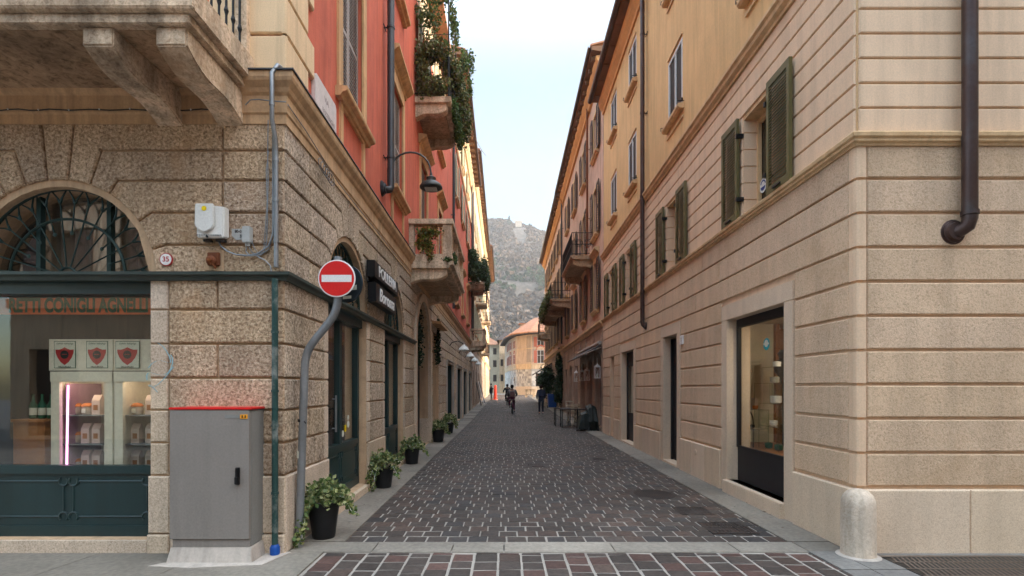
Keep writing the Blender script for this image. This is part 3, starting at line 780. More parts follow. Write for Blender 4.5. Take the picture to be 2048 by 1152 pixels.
    mb.tube([(XC-.02, 5.25, 4.79), (XC+.0, 5.12, 4.83), (XC-.005, 5.0, 4.80), (x, 4.955, 4.70), (x, 4.955, 4.25), (x, 5.03, 4.1), (x, y, 3.9), (x, y, 2.84)], .022, 10)
    for z in (4.4, 3.9, 3.5, 3.1): mb.tube([(x, y if z < 4.2 else 4.955, z-.015), (x, y if z < 4.2 else 4.955, z+.015)], .027, 10)
    mb.build('conduit', M['galv'], A, smooth=True)
    mb = MB(); mb.tube([(x, 5.02, 2.72), (x, 5.02, .10)], .030, 12)
    for z in (2.2, 1.62, 1.28, .62): mb.tube([(x, 5.02, z-.012), (x, 5.02, z+.012)], .036, 12)
    pp = mb.build('corner_pipe', M['green_pipe'], A, smooth=True)
    mb = MB(); mb.lathe((x, 5.02, 0.0), [(.045, .0), (.047, .09), (.036, .11), (.03, .12)], 14); mb.build('pipe_foot', M['blue'], pp, smooth=True)
    # front balcony
    def rail(mb, F, u0, u1, o, z0, z1, step=.14, along='u'):
        pass
    mb = MB(FF)
    mb.extr([(-.02, 4.68), (1.0, 4.68), (1.03, 4.70), (1.03, 4.82), (1.07, 4.84), (1.07, 4.90), (-.02, 4.92)], -6.42, -2.50)
    mb.box(-6.36, -2.56, 0, .98, 4.60, 4.68)
    b = mb.build('front_balcony', M['balcony_stone'], A, bevel=.008)
    mb = MB(FF)
    mb.box(-6.30, -2.62, .02, .90, 4.595, 4.602)
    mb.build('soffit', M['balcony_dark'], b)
    for uc in (-2.735, -3.335, -5.6, -6.2): console(FF, b, uc, .255, 4.60, .94, .36, M['balcony_stone'])
    mb = MB(FF)
    def balus(u, o):
        mb.tube([(u, o, 4.92), (u, o, 5.12), (u, o, 5.16), (u, o, 5.20), (u, o, 5.45), (u, o, 5.50), (u, o, 5.55), (u, o, 5.92)], [.011, .011, .022, .012, .012, .022, .012, .011], 8)
    for k in range(8): balus(-2.60, .12+k*.12)
    for k in range(31): balus(-2.60-k*.125, .99)
    for z in (4.97, 5.90): mb.tube([(-2.60, .02, z), (-2.60, .99, z), (-6.35, .99, z), (-6.35, .02, z)], .016, 6)
    mb.build('railing', M['iron'], b)
    for ua in (-2.66, -6.41): mb = MB(FF); mb.box(ua, ua+.12, -.01, .10, 4.92, 5.95); mb.build('stone_post', M['balcony_stone'], b, bevel=.006)
    # stone balcony over the portal
    def stone_balcony(F, root, u0, u1, proj, zs, zr, label=None, n_cons=2):
        mb = MB(F)
        mb.extr([(-.02, zs-.17), (proj-.10, zs-.17), (proj-.08, zs-.10), (proj-.0, zs-.08), (proj, zs), (-.02, zs)], u0, u1)
        mb.extr([(proj-.24, zs), (proj-.03, zs), (proj-.03, zs+.17), (proj-.24, zs+.17)], u0+.03, u1-.03)
        for a in (u0+.03, u1-.24): mb.box(a, a+.21, 0, proj-.24, zs, zs+.17)
        b = mb.build('stone_balcony', M['balcony_stone'], root, bevel=.008)
        if label: b['label'] = label
        mb = MB(F)
        mb.box(u0-.02, u1+.02, proj-.27, proj+.0, zr-.12, zr)
        for a in (u0-.02, u1-.25): mb.box(a, a+.27, -.01, proj-.27, zr-.12, zr)
        for a in (u0+.03, u1-.24):
            mb.box(a, a+.21, proj-.25, proj-.04, zs+.17, zr-.12); mb.box(a, a+.21, -.01, .12, zs+.17, zr-.12)
        mid = (u0+u1)/2
        mb.box(mid-.12, mid+.12, proj-.24, proj-.05, zs+.17, zr-.12)
        mb.build('parapet', M['balcony_stone'], b, bevel=.006)
        mb = MB(F)
        for zz_ in (.33, .5, .68):
            z = zs+.17+(zr-zs-.29)*zz_
            mb.tube([(u0+.1, .1, z), (u0+.1, proj-.2, z)], .008, 6)
        for k in range(4): 
            uu = .2+k*(proj-.45)/4; mb.tube([(u0+.1, uu, zs+.17), (u0+.1, uu, zr-.12)], .007, 6)
        k = u0+.35
        while k < u1-.3:
            if abs(k-mid) > .17: mb.lathe((k, proj-.14, zs+.17), [(.03, 0), (.05, .1), (.055, (zr-zs)*.22), (.025, (zr-zs)*.45), (.04, zr-zs-.29)], 8)
            k += .17
        mb.build('balusters', M['balcony_stone'], b)
        for j in range(n_cons):
            uc = u0+.22+(u1-u0-.44)*j/(n_cons-1); console(F, b, uc, .26, zs-.17, proj-.16, .34, M['balcony_stone'])
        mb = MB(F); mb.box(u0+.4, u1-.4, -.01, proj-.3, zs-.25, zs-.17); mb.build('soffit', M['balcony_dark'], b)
        return b
    stone_balcony(FL, A, 11.95, 15.6, 1.04, 4.62, 5.60, 'grey stone balcony with a creeper above the arched portal')
    # plant balcony
    mb = MB(FL)
    mb.extr([(-.02, 8.80), (.86, 8.80), (.90, 8.86), (.90, 8.95), (-.02, 8.95)], 12.8, 14.95)
    b = mb.build('iron_balcony', M['balcony_stone'], A, bevel=.008); b['label'] = 'iron railed balcony overgrown with hanging plants'
    for uc in (13.0, 14.75): console(FL, b, uc, .24, 8.80, .8, .34, M['balcony_stone'])
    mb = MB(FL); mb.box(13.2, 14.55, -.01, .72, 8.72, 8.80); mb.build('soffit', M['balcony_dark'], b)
    mb = MB(FL)
    for z in (9.05, 9.95): mb.tube([(12.85, .0, z), (12.85, .86, z), (14.9, .86, z), (14.9, 0, z)], .015, 6)
    for k in range(8): mb.tube([(12.85, .05+k*.11, 8.95), (12.85, .05+k*.11, 9.95)], .008, 5)
    for k in range(19): mb.tube([(12.85+k*.113, .86, 8.95), (12.85+k*.113, .86, 9.95)], .008, 5)
    mb.tube([(12.85, .84, 8.95), (12.85, .84, 11.9)], .02, 6); mb.tube([(14.85, .84, 8.95), (14.85, .84, 11.9)], .02, 6); mb.tube([(12.85, 0, 11.9), (12.85, .84, 11.9), (14.85, .84, 11.9), (14.85, 0, 11.9)], .012, 6)
    mb.build('railing', M['iron'], b)
    return stone_balcony
stone_balcony = build_A()
# ------------------------------------------------------------------ continuation of the red building, further down the street
def build_A2():
    mb = MB(FL); ups = []
    W1 = [24.2, 27.8, 31.6]
    for uc in W1: ups.append((uc-.5, uc+.5, 5.6, 7.5)); ups.append((uc-.5, uc+.5, 10.5, 12.3))
    wall_sheet(mb, 21.75, 36, 4.74, 12.9, ups, .22); mb.build('red_wall', M['red'], A, solid=False)
    mb = MB(FL); ups = [(uc-.4, uc+.4, 13.5, 14.7) for uc in W1]
    wall_sheet(mb, 21.75, 36, 12.9, 16, ups, .2); mb.build('upper_wall', M['yellow_far'], A, solid=False)
    mb = MB(FL); mb.extr([(-.02, 12.82), (.06, 12.82), (.10, 12.9), (.10, 12.96), (-.02, 13.0)], 21.75, 36); mb.build('string_course', M['cream'], A)
    for uc in W1:
        window(FL, A, uc, 5.6, 1.0, 1.9, M['tan_trim'], M['shutter_grey'], 'closed', .14, True, True)
        window(FL, A, uc, 10.5, 1.0, 1.8, M['cream'], M['light_shutter'], 'open', .12, True)
        window(FL, A, uc, 13.5, .8, 1.2, M['cream'], M['light_shutter'], 'open', .10, True)
    downpipe(FL, A, 34.8, .12, 4.9, 15.7, .05, M['darkpipe'], None, False, (7, 11))
    mb = MB(); 
    def eave(F, root, u0, u1, z, proj, wallmat):
        mb = MB(F); mb.extr([(-.02, z-.75), (.10, z-.72), (.12, z-.60), (.24, z-.45), (.28, z-.30), (-.02, z-.28)], u0, u1); mb.build('cove', wallmat, root)
        mb = MB(F); mb.extr([(-.4, z-.28), (proj-.04, z-.16), (proj-.04, z-.02), (-.4, z+.02)], u0-.1, u1+.1)
        k = u0+.2
        while k < u1-.2: mb.box(k, k+.12, .0, proj-.10, z-.36, z-.20); k += .75
        mb.build('eave', M['wood_soffit'], root)
        mb = MB(F); pr = [(proj+.02+.075*math.cos(t), z-.05+.075*math.sin(t)) for t in [math.pi*(1+k/8) for k in range(9)]]
        pr2 = [(proj+.02+.060*math.cos(t), z-.05+.060*math.sin(t)) for t in [math.pi*(2-k/8) for k in range(9)]]
        mb.extr(pr+pr2, u0-.12, u1+.12); mb.build('gutter', M['brownpipe'], root)
        mb = MB(F); mb.flat([(u0-.1, proj+.02), (u1+.1, proj+.02), (u1+.1, -5), (u0-.1, -5)], z+.02, z+.08) if False else mb.extr([(proj+.0, z+.0), (proj+.0, z+.06), (-5, z+1.5), (-5, z+1.4)], u0-.1, u1+.1); mb.build('roof_slope', M['roof_tile'], root)
    eave(FL, A, 21.8, 36, 16.0, .62, M['yellow_far'])
    mb = MB(); mb.box(-12, -3.1, 21.8, 35.98, 4.3, 15.8); mb.build('interior_core', M['dark_room'], A)
    stone_balcony(FL, A, 34.2, 36.4, 1.05, 4.62, 5.62, 'small stone balcony at the far end of the red facade')
    # planted balcony high up
    mb = MB(FL); mb.extr([(-.02, 8.25), (1.0, 8.25), (1.05, 8.42), (-.02, 8.42)], 32.6, 35.6); b = mb.build('iron_balcony', M['balcony_stone'], A, bevel=.008)
    for uc in (32.9, 35.3): console(FL, b, uc, .24, 8.25, .9, .34, M['balcony_stone'])
    mb = MB(FL)
    for z in (8.5, 9.4): mb.tube([(32.65, 0, z), (32.65, 1.0, z), (35.55, 1.0, z), (35.55, 0, z)], .015, 5)
    for k in range(10): mb.tube([(32.65, .05+k*.1, 8.42), (32.65, .05+k*.1, 9.4)], .009, 4)
    for k in range(26): mb.tube([(32.65+k*.113, 1.0, 8.42), (32.65+k*.113, 1.0, 9.4)], .009, 4)
    mb.build('railing', M['iron'], b)
    return eave
eave = build_A2()

def row_building(name, F, loc, label, u0, u1, h, zc, wallmat, basemat, ucs, floors, shut, mode, trim, doors, proj=.55, cove=None, core=(-9, -.7), bump_out=0):
    """a street house: ground floor with openings, string course, storeys of shuttered windows, eaves"""
    B = thing(name, loc, label, 'building')
    mb = MB(F); wall_sheet(mb, u0, u1, 0, zc, doors, .3, bump_out)
    z = .9
    mb.build('ground_floor_wall', basemat, B, solid=False)
    mb = MB(F); k = 0
    z = .75
    cuts = sorted([x for d in doors for x in (d[0]-.12, d[1]+.12)])
    edges = [u0+.02]+cuts+[u1-.02]
    while z < min(zc-.3, 3.9):
        for a, b in zip(edges[::2], edges[1::2]):
            if b-a > .15 : mb.raised(rect(a, b, z, z+.40), .03, .03, .012, bump_out)
        z += .40
    mb.build('ground_floor_courses', basemat, B, solid=False)
    ops = [(uc-w_/2, uc+w_/2, z0, z0+hh) for (z0, w_, hh) in floors for uc in ucs]
    mb = MB(F); wall_sheet(mb, u0, u1, zc, h, ops, .2, bump_out*.6); mb.build('wall', wallmat, B, solid=False)
    mb = MB(F); o = bump_out; mb.extr([(-.02, zc-.16), (o+.05, zc-.16), (o+.08, zc-.06), (o+.16, zc), (o+.16, zc+.07), (-.02, zc+.12)], u0, u1); mb.build('string_course', trim, B)
    for i, (z0, w_, hh) in enumerate(floors):
        for uc in ucs: window(F, B, uc, z0, w_, hh, trim, shut, mode, .12, True, i == 0 and mode != 'ajar' or False, slat=.09)
    eave(F, B, u0, u1, h, proj, cove or wallmat)
    mb = MB(F); mb.box(u0+.02, u1-.02, core[0], core[1], 0, h-.3); mb.build('interior_core', M['dark_room'], B)
    mb = MB(F); mb.box(u0, u0+.02, core[1], bump_out*.6, 0, h-.3); mb.box(u1-.02, u1, core[1], bump_out*.6, 0, h-.3); mb.build('party_wall', wallmat, B)
    for d in doors:
        mb = MB(F); mb.box(d[0], d[1], -.28, -.24, d[2], d[3]+(.9 if len(d) > 4 else 0)); mm = (d[0]+d[1])/2; mb.box(mm-.03, mm+.03, -.24, -.2, d[2], d[3]); 
        frame_ring(mb, d[0]+.05, d[1]-.05, d[2]+.05, d[3]-.05, .05, -.24, -.2)
        mb.build('door', M['brown_shutter'] if rnd.random() < .5 else M['shutter_grey'], B)
    return B
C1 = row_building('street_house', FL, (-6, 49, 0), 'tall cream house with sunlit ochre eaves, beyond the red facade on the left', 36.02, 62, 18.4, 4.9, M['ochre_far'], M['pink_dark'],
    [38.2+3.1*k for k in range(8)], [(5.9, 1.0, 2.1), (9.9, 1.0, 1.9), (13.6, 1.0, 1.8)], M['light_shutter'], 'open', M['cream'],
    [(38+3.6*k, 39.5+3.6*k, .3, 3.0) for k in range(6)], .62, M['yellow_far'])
C2 = row_building('street_house', FL, (-6, 72, 0), 'farthest house on the left with deeply bracketed overhanging eaves', 62.04, 82, 18.9, 4.7, M['yellow_far'], M['ochre_far'],
    [64+3.0*k for k in range(6)], [(6.0, 1.0, 2.0), (9.9, 1.0, 1.9), (13.6, 1.0, 1.8)], M['brown_shutter'], 'open', M['cream'],
    [(64+3.6*k, 65.3+3.6*k, .6, 3.3) for k in range(5)], .95, M['yellow_far'], bump_out=.12)
for bb, uu, zz_, nm in ((C1, 42.0, 8.5, 'a'), (C1, 50.0, 4.9, 'b'), (C1, 56, 8.8, 'c')):
    mb = MB(FL); mb.extr([(-.02, zz_), (.85, zz_), (.9, zz_+.16), (-.02, zz_+.16)], uu, uu+2.6); b = mb.build('iron_balcony', M['balcony_stone'], bb)
    mb = MB(FL)
    for z in (zz_+.25, zz_+1.1): mb.tube([(uu+.05, 0, z), (uu+.05, .85, z), (uu+2.55, .85, z), (uu+2.55, 0, z)], .02, 5)
    for k in range(8): mb.tube([(uu+.05, .05+k*.11, zz_+.1), (uu+.05, .05+k*.11, zz_+1.1)], .012, 4)
    for k in range(20): mb.tube([(uu+.05+k*.13, .85, zz_+.1), (uu+.05+k*.13, .85, zz_+1.1)], .012, 4)
    mb.build('railing', M['iron'], b)
downpipe(FL, C1, 36.3, .12, 4.9, 18.0, .06, M['brownpipe'], None, False, (8, 12, 16))

# ================================================================== right: ochre corner building
G = thing('corner_building', (8, 11.5, 0), 'beige roughcast corner building with banded courses, ochre upper floors and olive shutters', 'building')
D1 = (6.42, 8.12, .20, 2.73); D2 = (10.55, 11.48, .05, 2.78); D3 = (14.25, 15.8, .05, 2.74); D4 = (16.95, 17.6, .12, 2.72)
W1F = [7.18, 10.88, 14.85]; W1H = .42
def build_G():
    e = 18.95
    mb = MB(FR); wall_sheet(mb, 5.12, e, 0, 4.06, [D1, D2, D3, D4], .34)
    mb.F = FF; wall_sheet(mb, XR, 14, 0, 4.06, [], .3)
    mb.build('base_wall', M['r_smooth'], G, solid=False)
    rough = MB(FR); rough.vary = .07; pl = MB(FR); pl.vary = .12; H = .030
    def trimmed(d): return (d[0]-.21, d[1]+.21, d[3]+.24)
    z = .665; n = 0
    while z < 4.0:
        zt = z+.339
        cuts = [5.195]
        for d in (D1, D2, D3, D4):
            a, b, t = trimmed(d)
            if d is D4: a, b, t = d[0]-.01, d[1]+.01, d[3]
            if z < t-.02: cuts += [a, b]
        cuts.append(e-.02)
        for a, b in zip(cuts[::2], cuts[1::2]):
            if b-a > .06:
                x = a
                while x < b-.05:
                    x2 = b if b-x < 5.5 else x+rnd.uniform(3.2, 4.6); rough.raised(rect(x, x2, z, zt), H, .026 if (x, x2) == (a, b) else .022, .010); x = x2
        rough.F = FF; rough.raised(rect(XR+.075, 14, z, zt), H, .026, .010); rough.F = FR
        z += .341; n += 1
    rough.build('roughcast_courses', M['r_rough'], G, solid=False)
    # plinth granite panels
    cuts = [(5.13, 6.20, 1), (8.34, 10.33, 3), (11.70, 14.03, 3), (16.02, 16.93, 1), (17.62, 18.93, 2)]
    for a, b, k in cuts:
        for j in range(k): pl.raised(rect(a+(b-a)*j/k, a+(b-a)*(j+1)/k, 0, .645), .058, .006, .012)
    pl.F = FF
    us = [XR+.004, 4.60, 5.82, 7.05, 8.3, 9.6, 11, 14]
    for a, b in zip(us, us[1:]): pl.raised(rect(a, b, 0, .645), .058, .006, .012)
    pl.F = FR
    pl.build('granite_plinth', M['granite'], G, solid=False)
    # rounded corner strips
    cs = MB(FR); z = .665
    for k in range(10):
        cs.flat([(5.20, .0), (5.20, .028), (5.135, .030), (5.10, .018), (5.09, -.0), (5.088, -.03), (5.092, -.075), (5.12, -.075)], z+.014, z+.325); z += .341
    cs.build('corner_strip', M['r_smooth'], G, solid=True)
    # door and window surrounds in granite
    for d, nm in ((D1, 0), (D2, 1), (D3, 2)):
        mb = MB(FR); s = .20
        mb.box(d[0]-s, d[0]+.006, -.33, .036, .0, d[3]-.006); mb.box(d[1]-.006, d[1]+s, -.33, .036, .0, d[3]-.006); mb.box(d[0]-s, d[1]+s, -.33, .036, d[3]-.005, d[3]+.235)
        if d is D1: mb.box(d[0]-.02, d[1]+.02, -.33, .10, -.01, .20)
        else: mb.box(d[0], d[1], -.33, .05, -.01, .06)
        mb.build('surround', M['granite'], G, bevel=.006)
    # shop window
    s = MB(FR); d = D1; o = -.16
    s.box(d[0], d[1], o-.03, o+.02, .20, .72); s.box(d[0], d[0]+.05, o-.02, o+.04, .72, d[3]); s.box(d[1]-.05, d[1], o-.02, o+.04, .72, d[3]); s.box(d[0]+.05, d[1]-.05, o-.02, o+.05, 2.60, d[3]); s.box(d[0]+.05, d[1]-.05, o-.01, o+.03, .72, .745)
    sf = s.build('shopfront', M['black_panel'], G)
    p = MB(FR); p.box(d[0]+.05, d[1]-.05, o, o+.01, .745, 2.60); p.build('pane', M['glass'], sf)
    # sticker on the glass
    st = MB(FR); st.lathe((7.22, o+.012, 2.27), [(.085, 0), (.085, .003)], 24, 'o'); sk = st.build('sticker', M['teal'], sf)
    st = MB(FR); st.lathe((7.22, o+.0155, 2.28), [(.052, 0), (.052, .001)], 20, 'o'); st.box(7.14, 7.30, o+.017, o+.018, 2.262, 2.285); st.build('sticker_centre', M['paper'], sf)
    for d in (D2, D3):
        mb = MB(FR); mb.box(d[0], d[1], -.22, -.18, .06, .9 if d is D3 else 2.74); mb.box(d[0], d[0]+.06, -.18, -.13, .06, 2.74); mb.box(d[1]-.06, d[1], -.18, -.13, .06, 2.74)
        if d is D3: mb.box(d[0]+.06, d[1]-.06, -.21, -.16, 2.3, 2.74)
        dr = mb.build('door', M['black_panel'], G)
        if d is D3:
            q = MB(FR); q.box(d[0]+.06, d[1]-.06, -.20, -.19, .9, 2.3); q.build('pane', M['glass'], dr); q = MB(FR); q.box(d[0]+.06, d[1]-.06, -.27, -.265, .9, 2.3); q.build('blind', M['warm_room'], dr)
        else:
            q = MB(FR); q.tube([(d[0]+.2, -.18, 1.08), (d[0]+.2, -.11, 1.08)], .012, 8); q.lathe((d[0]+.2, -.12, 1.08), [(.012, 0), (.03, .015), (.03, .04), (.01, .055)], 12, 'o'); q.build('handle', M['orange'], dr)
    mb = MB(FR); d = D4; mb.box(d[0], d[1], -.32, -.28, .1, 2.72); mb.box(d[0]+.06, d[1]-.06, -.28, -.26, .2, 1.2); mb.box(d[0]+.06, d[1]-.06, -.28, -.26, 1.3, 2.6); mb.build('door', M['shutter_grey'], G)
    # mouldings and banded smooth storey
    path = [(14, 5.12), (XR, 5.12), (FR(e, 0, 0)[0], e)]
    path = [(FR(e, 0, 0)[0], e), (XR, 5.12), (14, 5.12)]
    sweep(path, [(-.02, 4.055), (.045, 4.055), (.05, 4.075), (.075, 4.09), (.075, 4.115), (.095, 4.13), (.10, 4.165), (.085, 4.18), (-.02, 4.20)], 'string_course', M['r_trim'], G)
    sweep(path, [(-.02, 6.34), (.05, 6.34), (.055, 6.38), (.10, 6.42), (.11, 6.47), (.14, 6.50), (.14, 6.54), (-.02, 6.58)], 'string_course', M['r_trim'], G)
    ops = [(u-W1H, u+W1H, 4.21, 5.62) for u in W1F+[17.4]]
    mb = MB(FR); wall_sheet(mb, 5.12, e, 4.18, 6.36, ops, .40); mb.F = FF; wall_sheet(mb, XR, 14, 4.18, 6.36, [], .3); mb.build('banded_wall', M['r_trim'], G, solid=False)
    sm = MB(FR); z = 4.195
    for k in range(9):
        zt = min(z+.247, 6.345)
        cuts = [5.124]
        for op in ops:
            if z < 5.62-.02: cuts += [op[0]-.001, op[1]+.001]
        cuts.append(e-.02)
        for a, b in zip(cuts[::2], cuts[1::2]): sm.raised(rect(a, b, z, zt), .022, .016, .010)
        sm.F = FF; sm.raised(rect(XR+.004, 14, z, zt), .022, .016, .010); sm.F = FR
        for op in ops:                      # grooved reveals
            if z < 5.6:
                X = (op[1]+.001)
                sm.box(X-.018, X+.004, -.24, .004, z+.008, min(zt, 5.62)-.008)
        z += .247
    sm.build('banding', M['r_smooth'], G, solid=False)
    for i, u in enumerate(W1F+[17.4]):
        w0 = window(FR, G, u, 4.22, 2*W1H, 1.39, M['r_trim'], M['olive'], 'none', 0, False, False, False, .26, label='olive shuttered window just above the moulding' if i == 0 else None)
        for s_ in (-1, 1):
            a = u-W1H-.57 if s_ < 0 else u+W1H+.02
            shutter(FR, a, a+.55, 4.17, 5.66, .055, M['olive'], w0, .040, st=.06, splits=0, th=.045)
        q = MB(FR)
        for s_ in (-1, 1):
            uu = u+s_*(W1H+.005); q.box(uu-.02, uu+.02, .0, .12, 4.42, 4.48); q.box(uu-.02, uu+.02, 0, .12, 5.36, 5.42)
            us_ = u+s_*(W1H+.30); q.box(us_-.09, us_+.09, .105, .125, 4.20, 4.225)
        q.build('hinge', M['black'], w0)
    st = MB(FR); st.lathe((7.45, -.215, 4.60), [(.105, 0), (.105, .003)], 28, 'o'); st.build('sticker', M['white_enamel'], G)
    st = MB(FR)
    n = 26
    for t0, t1, r0, r1 in ((.12, .95, .058, .08),):
        for k in range(n):
            a, b = math.pi*(t0+(t1-t0)*k/n), math.pi*(t0+(t1-t0)*(k+1)/n)
            st.prism([(7.45+r0*math.cos(a), 4.60+r0*math.sin(a)), (7.45+r1*math.cos(a), 4.60+r1*math.sin(a)), (7.45+r1*math.cos(b), 4.60+r1*math.sin(b)), (7.45+r0*math.cos(b), 4.60+r0*math.sin(b))], -.2115, -.2105)
    st.prism([(7.45+.075*math.cos(math.pi*(1.08+.84*k/12)), 4.60+.075*math.sin(math.pi*(1.08+.84*k/12))) for k in range(13)], -.2115, -.2105)
    st.build('sticker_emblem', M['navy'], G)
    # ochre upper wall with white windows
    U2 = [7.0, 10.75, 14.5, 17.1]
    ops = [(u-.46, u+.46, 7.36, 8.72) for u in U2]+[(u-.46, u+.46, 10.15, 11.35) for u in U2]
    mb = MB(FR); wall_sheet(mb, 5.12, e, 6.54, 12.2, ops, .12); mb.F = FF; wall_sheet(mb, XR, 14, 6.54, 12.2, [(6, 7, 7.36, 8.7), (9.5, 10.5, 7.36, 8.7)], .2); mb.build('ochre_wall', M['r_yellow'], G, solid=False)
    for z0, h in ((7.36, 1.36), (10.15, 1.20)):
        for u in U2:
            w0 = MB(FR); frame_ring(w0, u-.40, u+.40, z0+.06, z0+h-.06, .055, -.06, .004); w0.box(u-.03, u+.03, -.06, .002, z0+.06, z0+h-.06); w0 = w0.build('window', M['white_paint'], G)
            q = MB(FR)
            for a, b in ((u-.39, u-.035), (u+.035, u+.39)):
                zz_ = z0+.07
                while zz_ < z0+h-.1:
                    q.box(a, b, -.055, -.02, zz_, zz_+.03); zz_ += .045
            q.box(u-.4, u+.4, -.085, -.075, z0+.05, z0+h-.05)
            q.build('slats', M['dark_slat'], w0)
            q = MB(FR); q.extr([(-.02, z0-.12), (.10, z0-.12), (.13, z0-.08), (.13, z0-.03), (-.02, z0)], u-.55, u+.55); q.box(u-.50, u+.50, -.01, .03, z0-.28, z0-.235); q.box(u-.46, u+.46, -.01, .03, z0+h+.05, z0+h+.075); q.build('sill', M['r_trim'], w0)
            q = MB(FR)
            for s_ in (-1, 1): q.tube([(u+s_*.55, 0, z0+.02), (u+s_*.55, .14, z0+.02), (u+s_*.55, .14, z0-.05)], .010, 5); q.box(u+s_*.46-.02, u+s_*.46+.02, -.01, .03, z0+.06, z0+.12)
            q.build('shutter_stay', M['black'], w0)
    downpipe(FR, G, 12.95, .12, 3.2, 12.2, .055, M['brownpipe'], 'brown rain pipe on the side street', True, (4.1, 6.5, 8.6, 10.6))
    downpipe(FF, G, 4.53, .12, 3.18, 12.2, .064, M['brownpipe'], 'thick brown rain pipe with a flared foot', True, (3.36, 5.75, 8.5), u_turn=-.085)
    # eaves
    mb = MB(FR); mb.extr([(-.02, 11.75), (.05, 11.75), (.07, 11.85), (.16, 11.98), (.20, 12.12), (.20, 12.22), (-.02, 12.24)], 5.0, e); mb.build('cove', M['orange_cove'], G)
    mb = MB(FR); mb.extr([(-.3, 12.22), (.42, 12.24), (.42, 12.30), (-.3, 12.34)], 4.7, e+.05)
    k = 5.0
    while k < e: mb.box(k, k+.03, .0, .40, 12.205, 12.225); k += .9
    mb.build('eave', M['wood_soffit'], G)
    mb = MB(FR); pr = [(.50+.085*math.cos(t), 12.30+.085*math.sin(t)) for t in [math.pi*(1+k/8) for k in range(9)]]+[(.50+.07*math.cos(t), 12.30+.07*math.sin(t)) for t in [math.pi*(2-k/8) for k in range(9)]]
    mb.extr(pr, 4.6, e+.1); mb.build('gutter', M['brownpipe'], G)
    mb = MB(FR); mb.extr([(.46, 12.31), (.46, 12.36), (-5, 13.9), (-5, 13.8)], 4.6, e+.1); mb.build('roof', M['dark_roof'], G)
    # inner body
    mb = MB(); mb.box(XR+.75, 14, 5.6, e-.02, 4.1, 12.2); mb.box(XR+2.6, 14, 5.6, e, 0, 4.1); mb.box(XR+.45, XR+2.6, 10.45, e, 0, 4.1); mb.box(XR+.45, XR+.5, 9.7, 10.5, 0, 2.9) ; mb.box(XR+.36, 14, 5.14, 5.55, 0, 12.2)
    mb.box(XR+.36, XR+2.6, 5.6, 10.45, 2.9, 4.1)
    mb.build('interior_core', M['dark_room'], G)
    mb = MB(); mb.box(XR+.20, 5.02, 9.55, 9.6, 0, 2.9); mb.box(XR+.36, 7.0, 5.56, 5.59, 0, 2.9); mb.box(XR+.25, 7.0, 5.6, 10.4, 2.84, 2.88); mb.box(XR+.14, XR+.22, 8.4, 9.6, 0, 2.84); mb.build('interior_wall', M['warm_room'], G)
    mb = MB(); mb.box(5.02, 7.0, 10.3, 10.35, 0, 2.84); mb.box(6.0, 6.05, 5.6, 10.3, 0, 2.84); mb.build('interior_back_wall', M['orange_room'], G)
    mb = MB(); mb.box(4.99, 5.06, 9.47, 9.55, 0, 2.84)
    for z in (.9, 1.3, 1.7, 2.1): mb.box(5.08, 5.95, 10.0, 10.28, z, z+.03)
    mb.build('interior_shelf', M['wood'], G)
build_G()

# ================================================================== right: pink house, then further houses
RA = [(19.35, 20.9, .1, 2.25, True), (21.5, 23.05, .1, 2.25, True), (23.7, 25.0, .1, 2.2, True), (26.2, 27.3, .1, 2.8), (28.6, 29.9, .1, 2.3, True), (31.0, 32.0, .1, 2.8)]
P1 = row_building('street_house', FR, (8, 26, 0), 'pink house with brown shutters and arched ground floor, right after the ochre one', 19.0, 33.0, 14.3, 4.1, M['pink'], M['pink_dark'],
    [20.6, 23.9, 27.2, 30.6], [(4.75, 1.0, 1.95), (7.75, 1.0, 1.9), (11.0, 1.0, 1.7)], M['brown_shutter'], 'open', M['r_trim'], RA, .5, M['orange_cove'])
P2 = row_building('street_house', FR, (8, 42, 0), 'long far house on the right with rows of brown shutters and planted balcony', 33.04, 51, 14.2, 4.3, M['pink'], M['pink_dark'],
    [34.8+2.7*k for k in range(6)], [(4.9, 1.0, 2.0), (8.0, 1.0, 1.9), (11.0, 1.0, 1.6)], M['brown_shutter'], 'open', M['r_trim'],
    [(34.2+2.8*k, 35.5+2.8*k, .3, 2.9, True) if k % 2 else (34.2+2.8*k, 35.4+2.8*k, .3, 3.1) for k in range(6)], .5, M['orange_cove'])
downpipe(FR, P1, 22.2, .12, 7.6, 13.9, .05, M['rust'], 'rust red rain pipe', False, (9, 12))
def iron_balcony(F, root, u0, u1, zs, proj, label=None, hr=.95, curls=False, mat='balcony_dark'):
    mb = MB(F); mb.extr([(-.02, zs-.16), (proj-.1, zs-.16), (proj, zs-.06), (proj, zs), (-.02, zs)], u0, u1); b = mb.build('iron_balcony', M[mat], root, bevel=.01)
    if label: b['label'] = label
    for uc in (u0+.2, u1-.2): console(F, b, uc, .22, zs-.16, proj-.12, .4, M[mat])
    mb = MB(F)
    for z in (zs+.08, zs+hr*.5, zs+hr): mb.tube([(u0+.05, 0, z), (u0+.05, proj-.05, z), (u1-.05, proj-.05, z), (u1-.05, 0, z)], .016, 5)
    k = .06
    while k < proj-.05: mb.tube([(u0+.05, k, zs), (u0+.05, k, zs+hr)], .009, 4); mb.tube([(u1-.05, k, zs), (u1-.05, k, zs+hr)], .009, 4); k += .13
    k = u0+.1
    while k < u1: mb.tube([(k, proj-.05, zs), (k, proj-.05, zs+hr)], .009, 4); k += .14
    if curls:
        for c in (.25, .65):
            for rr in (.15, .09): mb.tube([(u0+.04, proj*c+rr*math.cos(t*.4), zs+hr*.55+rr*math.sin(t*.4)) for t in range(16)], .012, 4)
    mb.build('railing', M['iron'], b); return b
iron_balcony(FR, P1, 21.2, 25.0, 7.15, .95, 'scrolled iron balcony with a blue cloth behind it', .95, True)
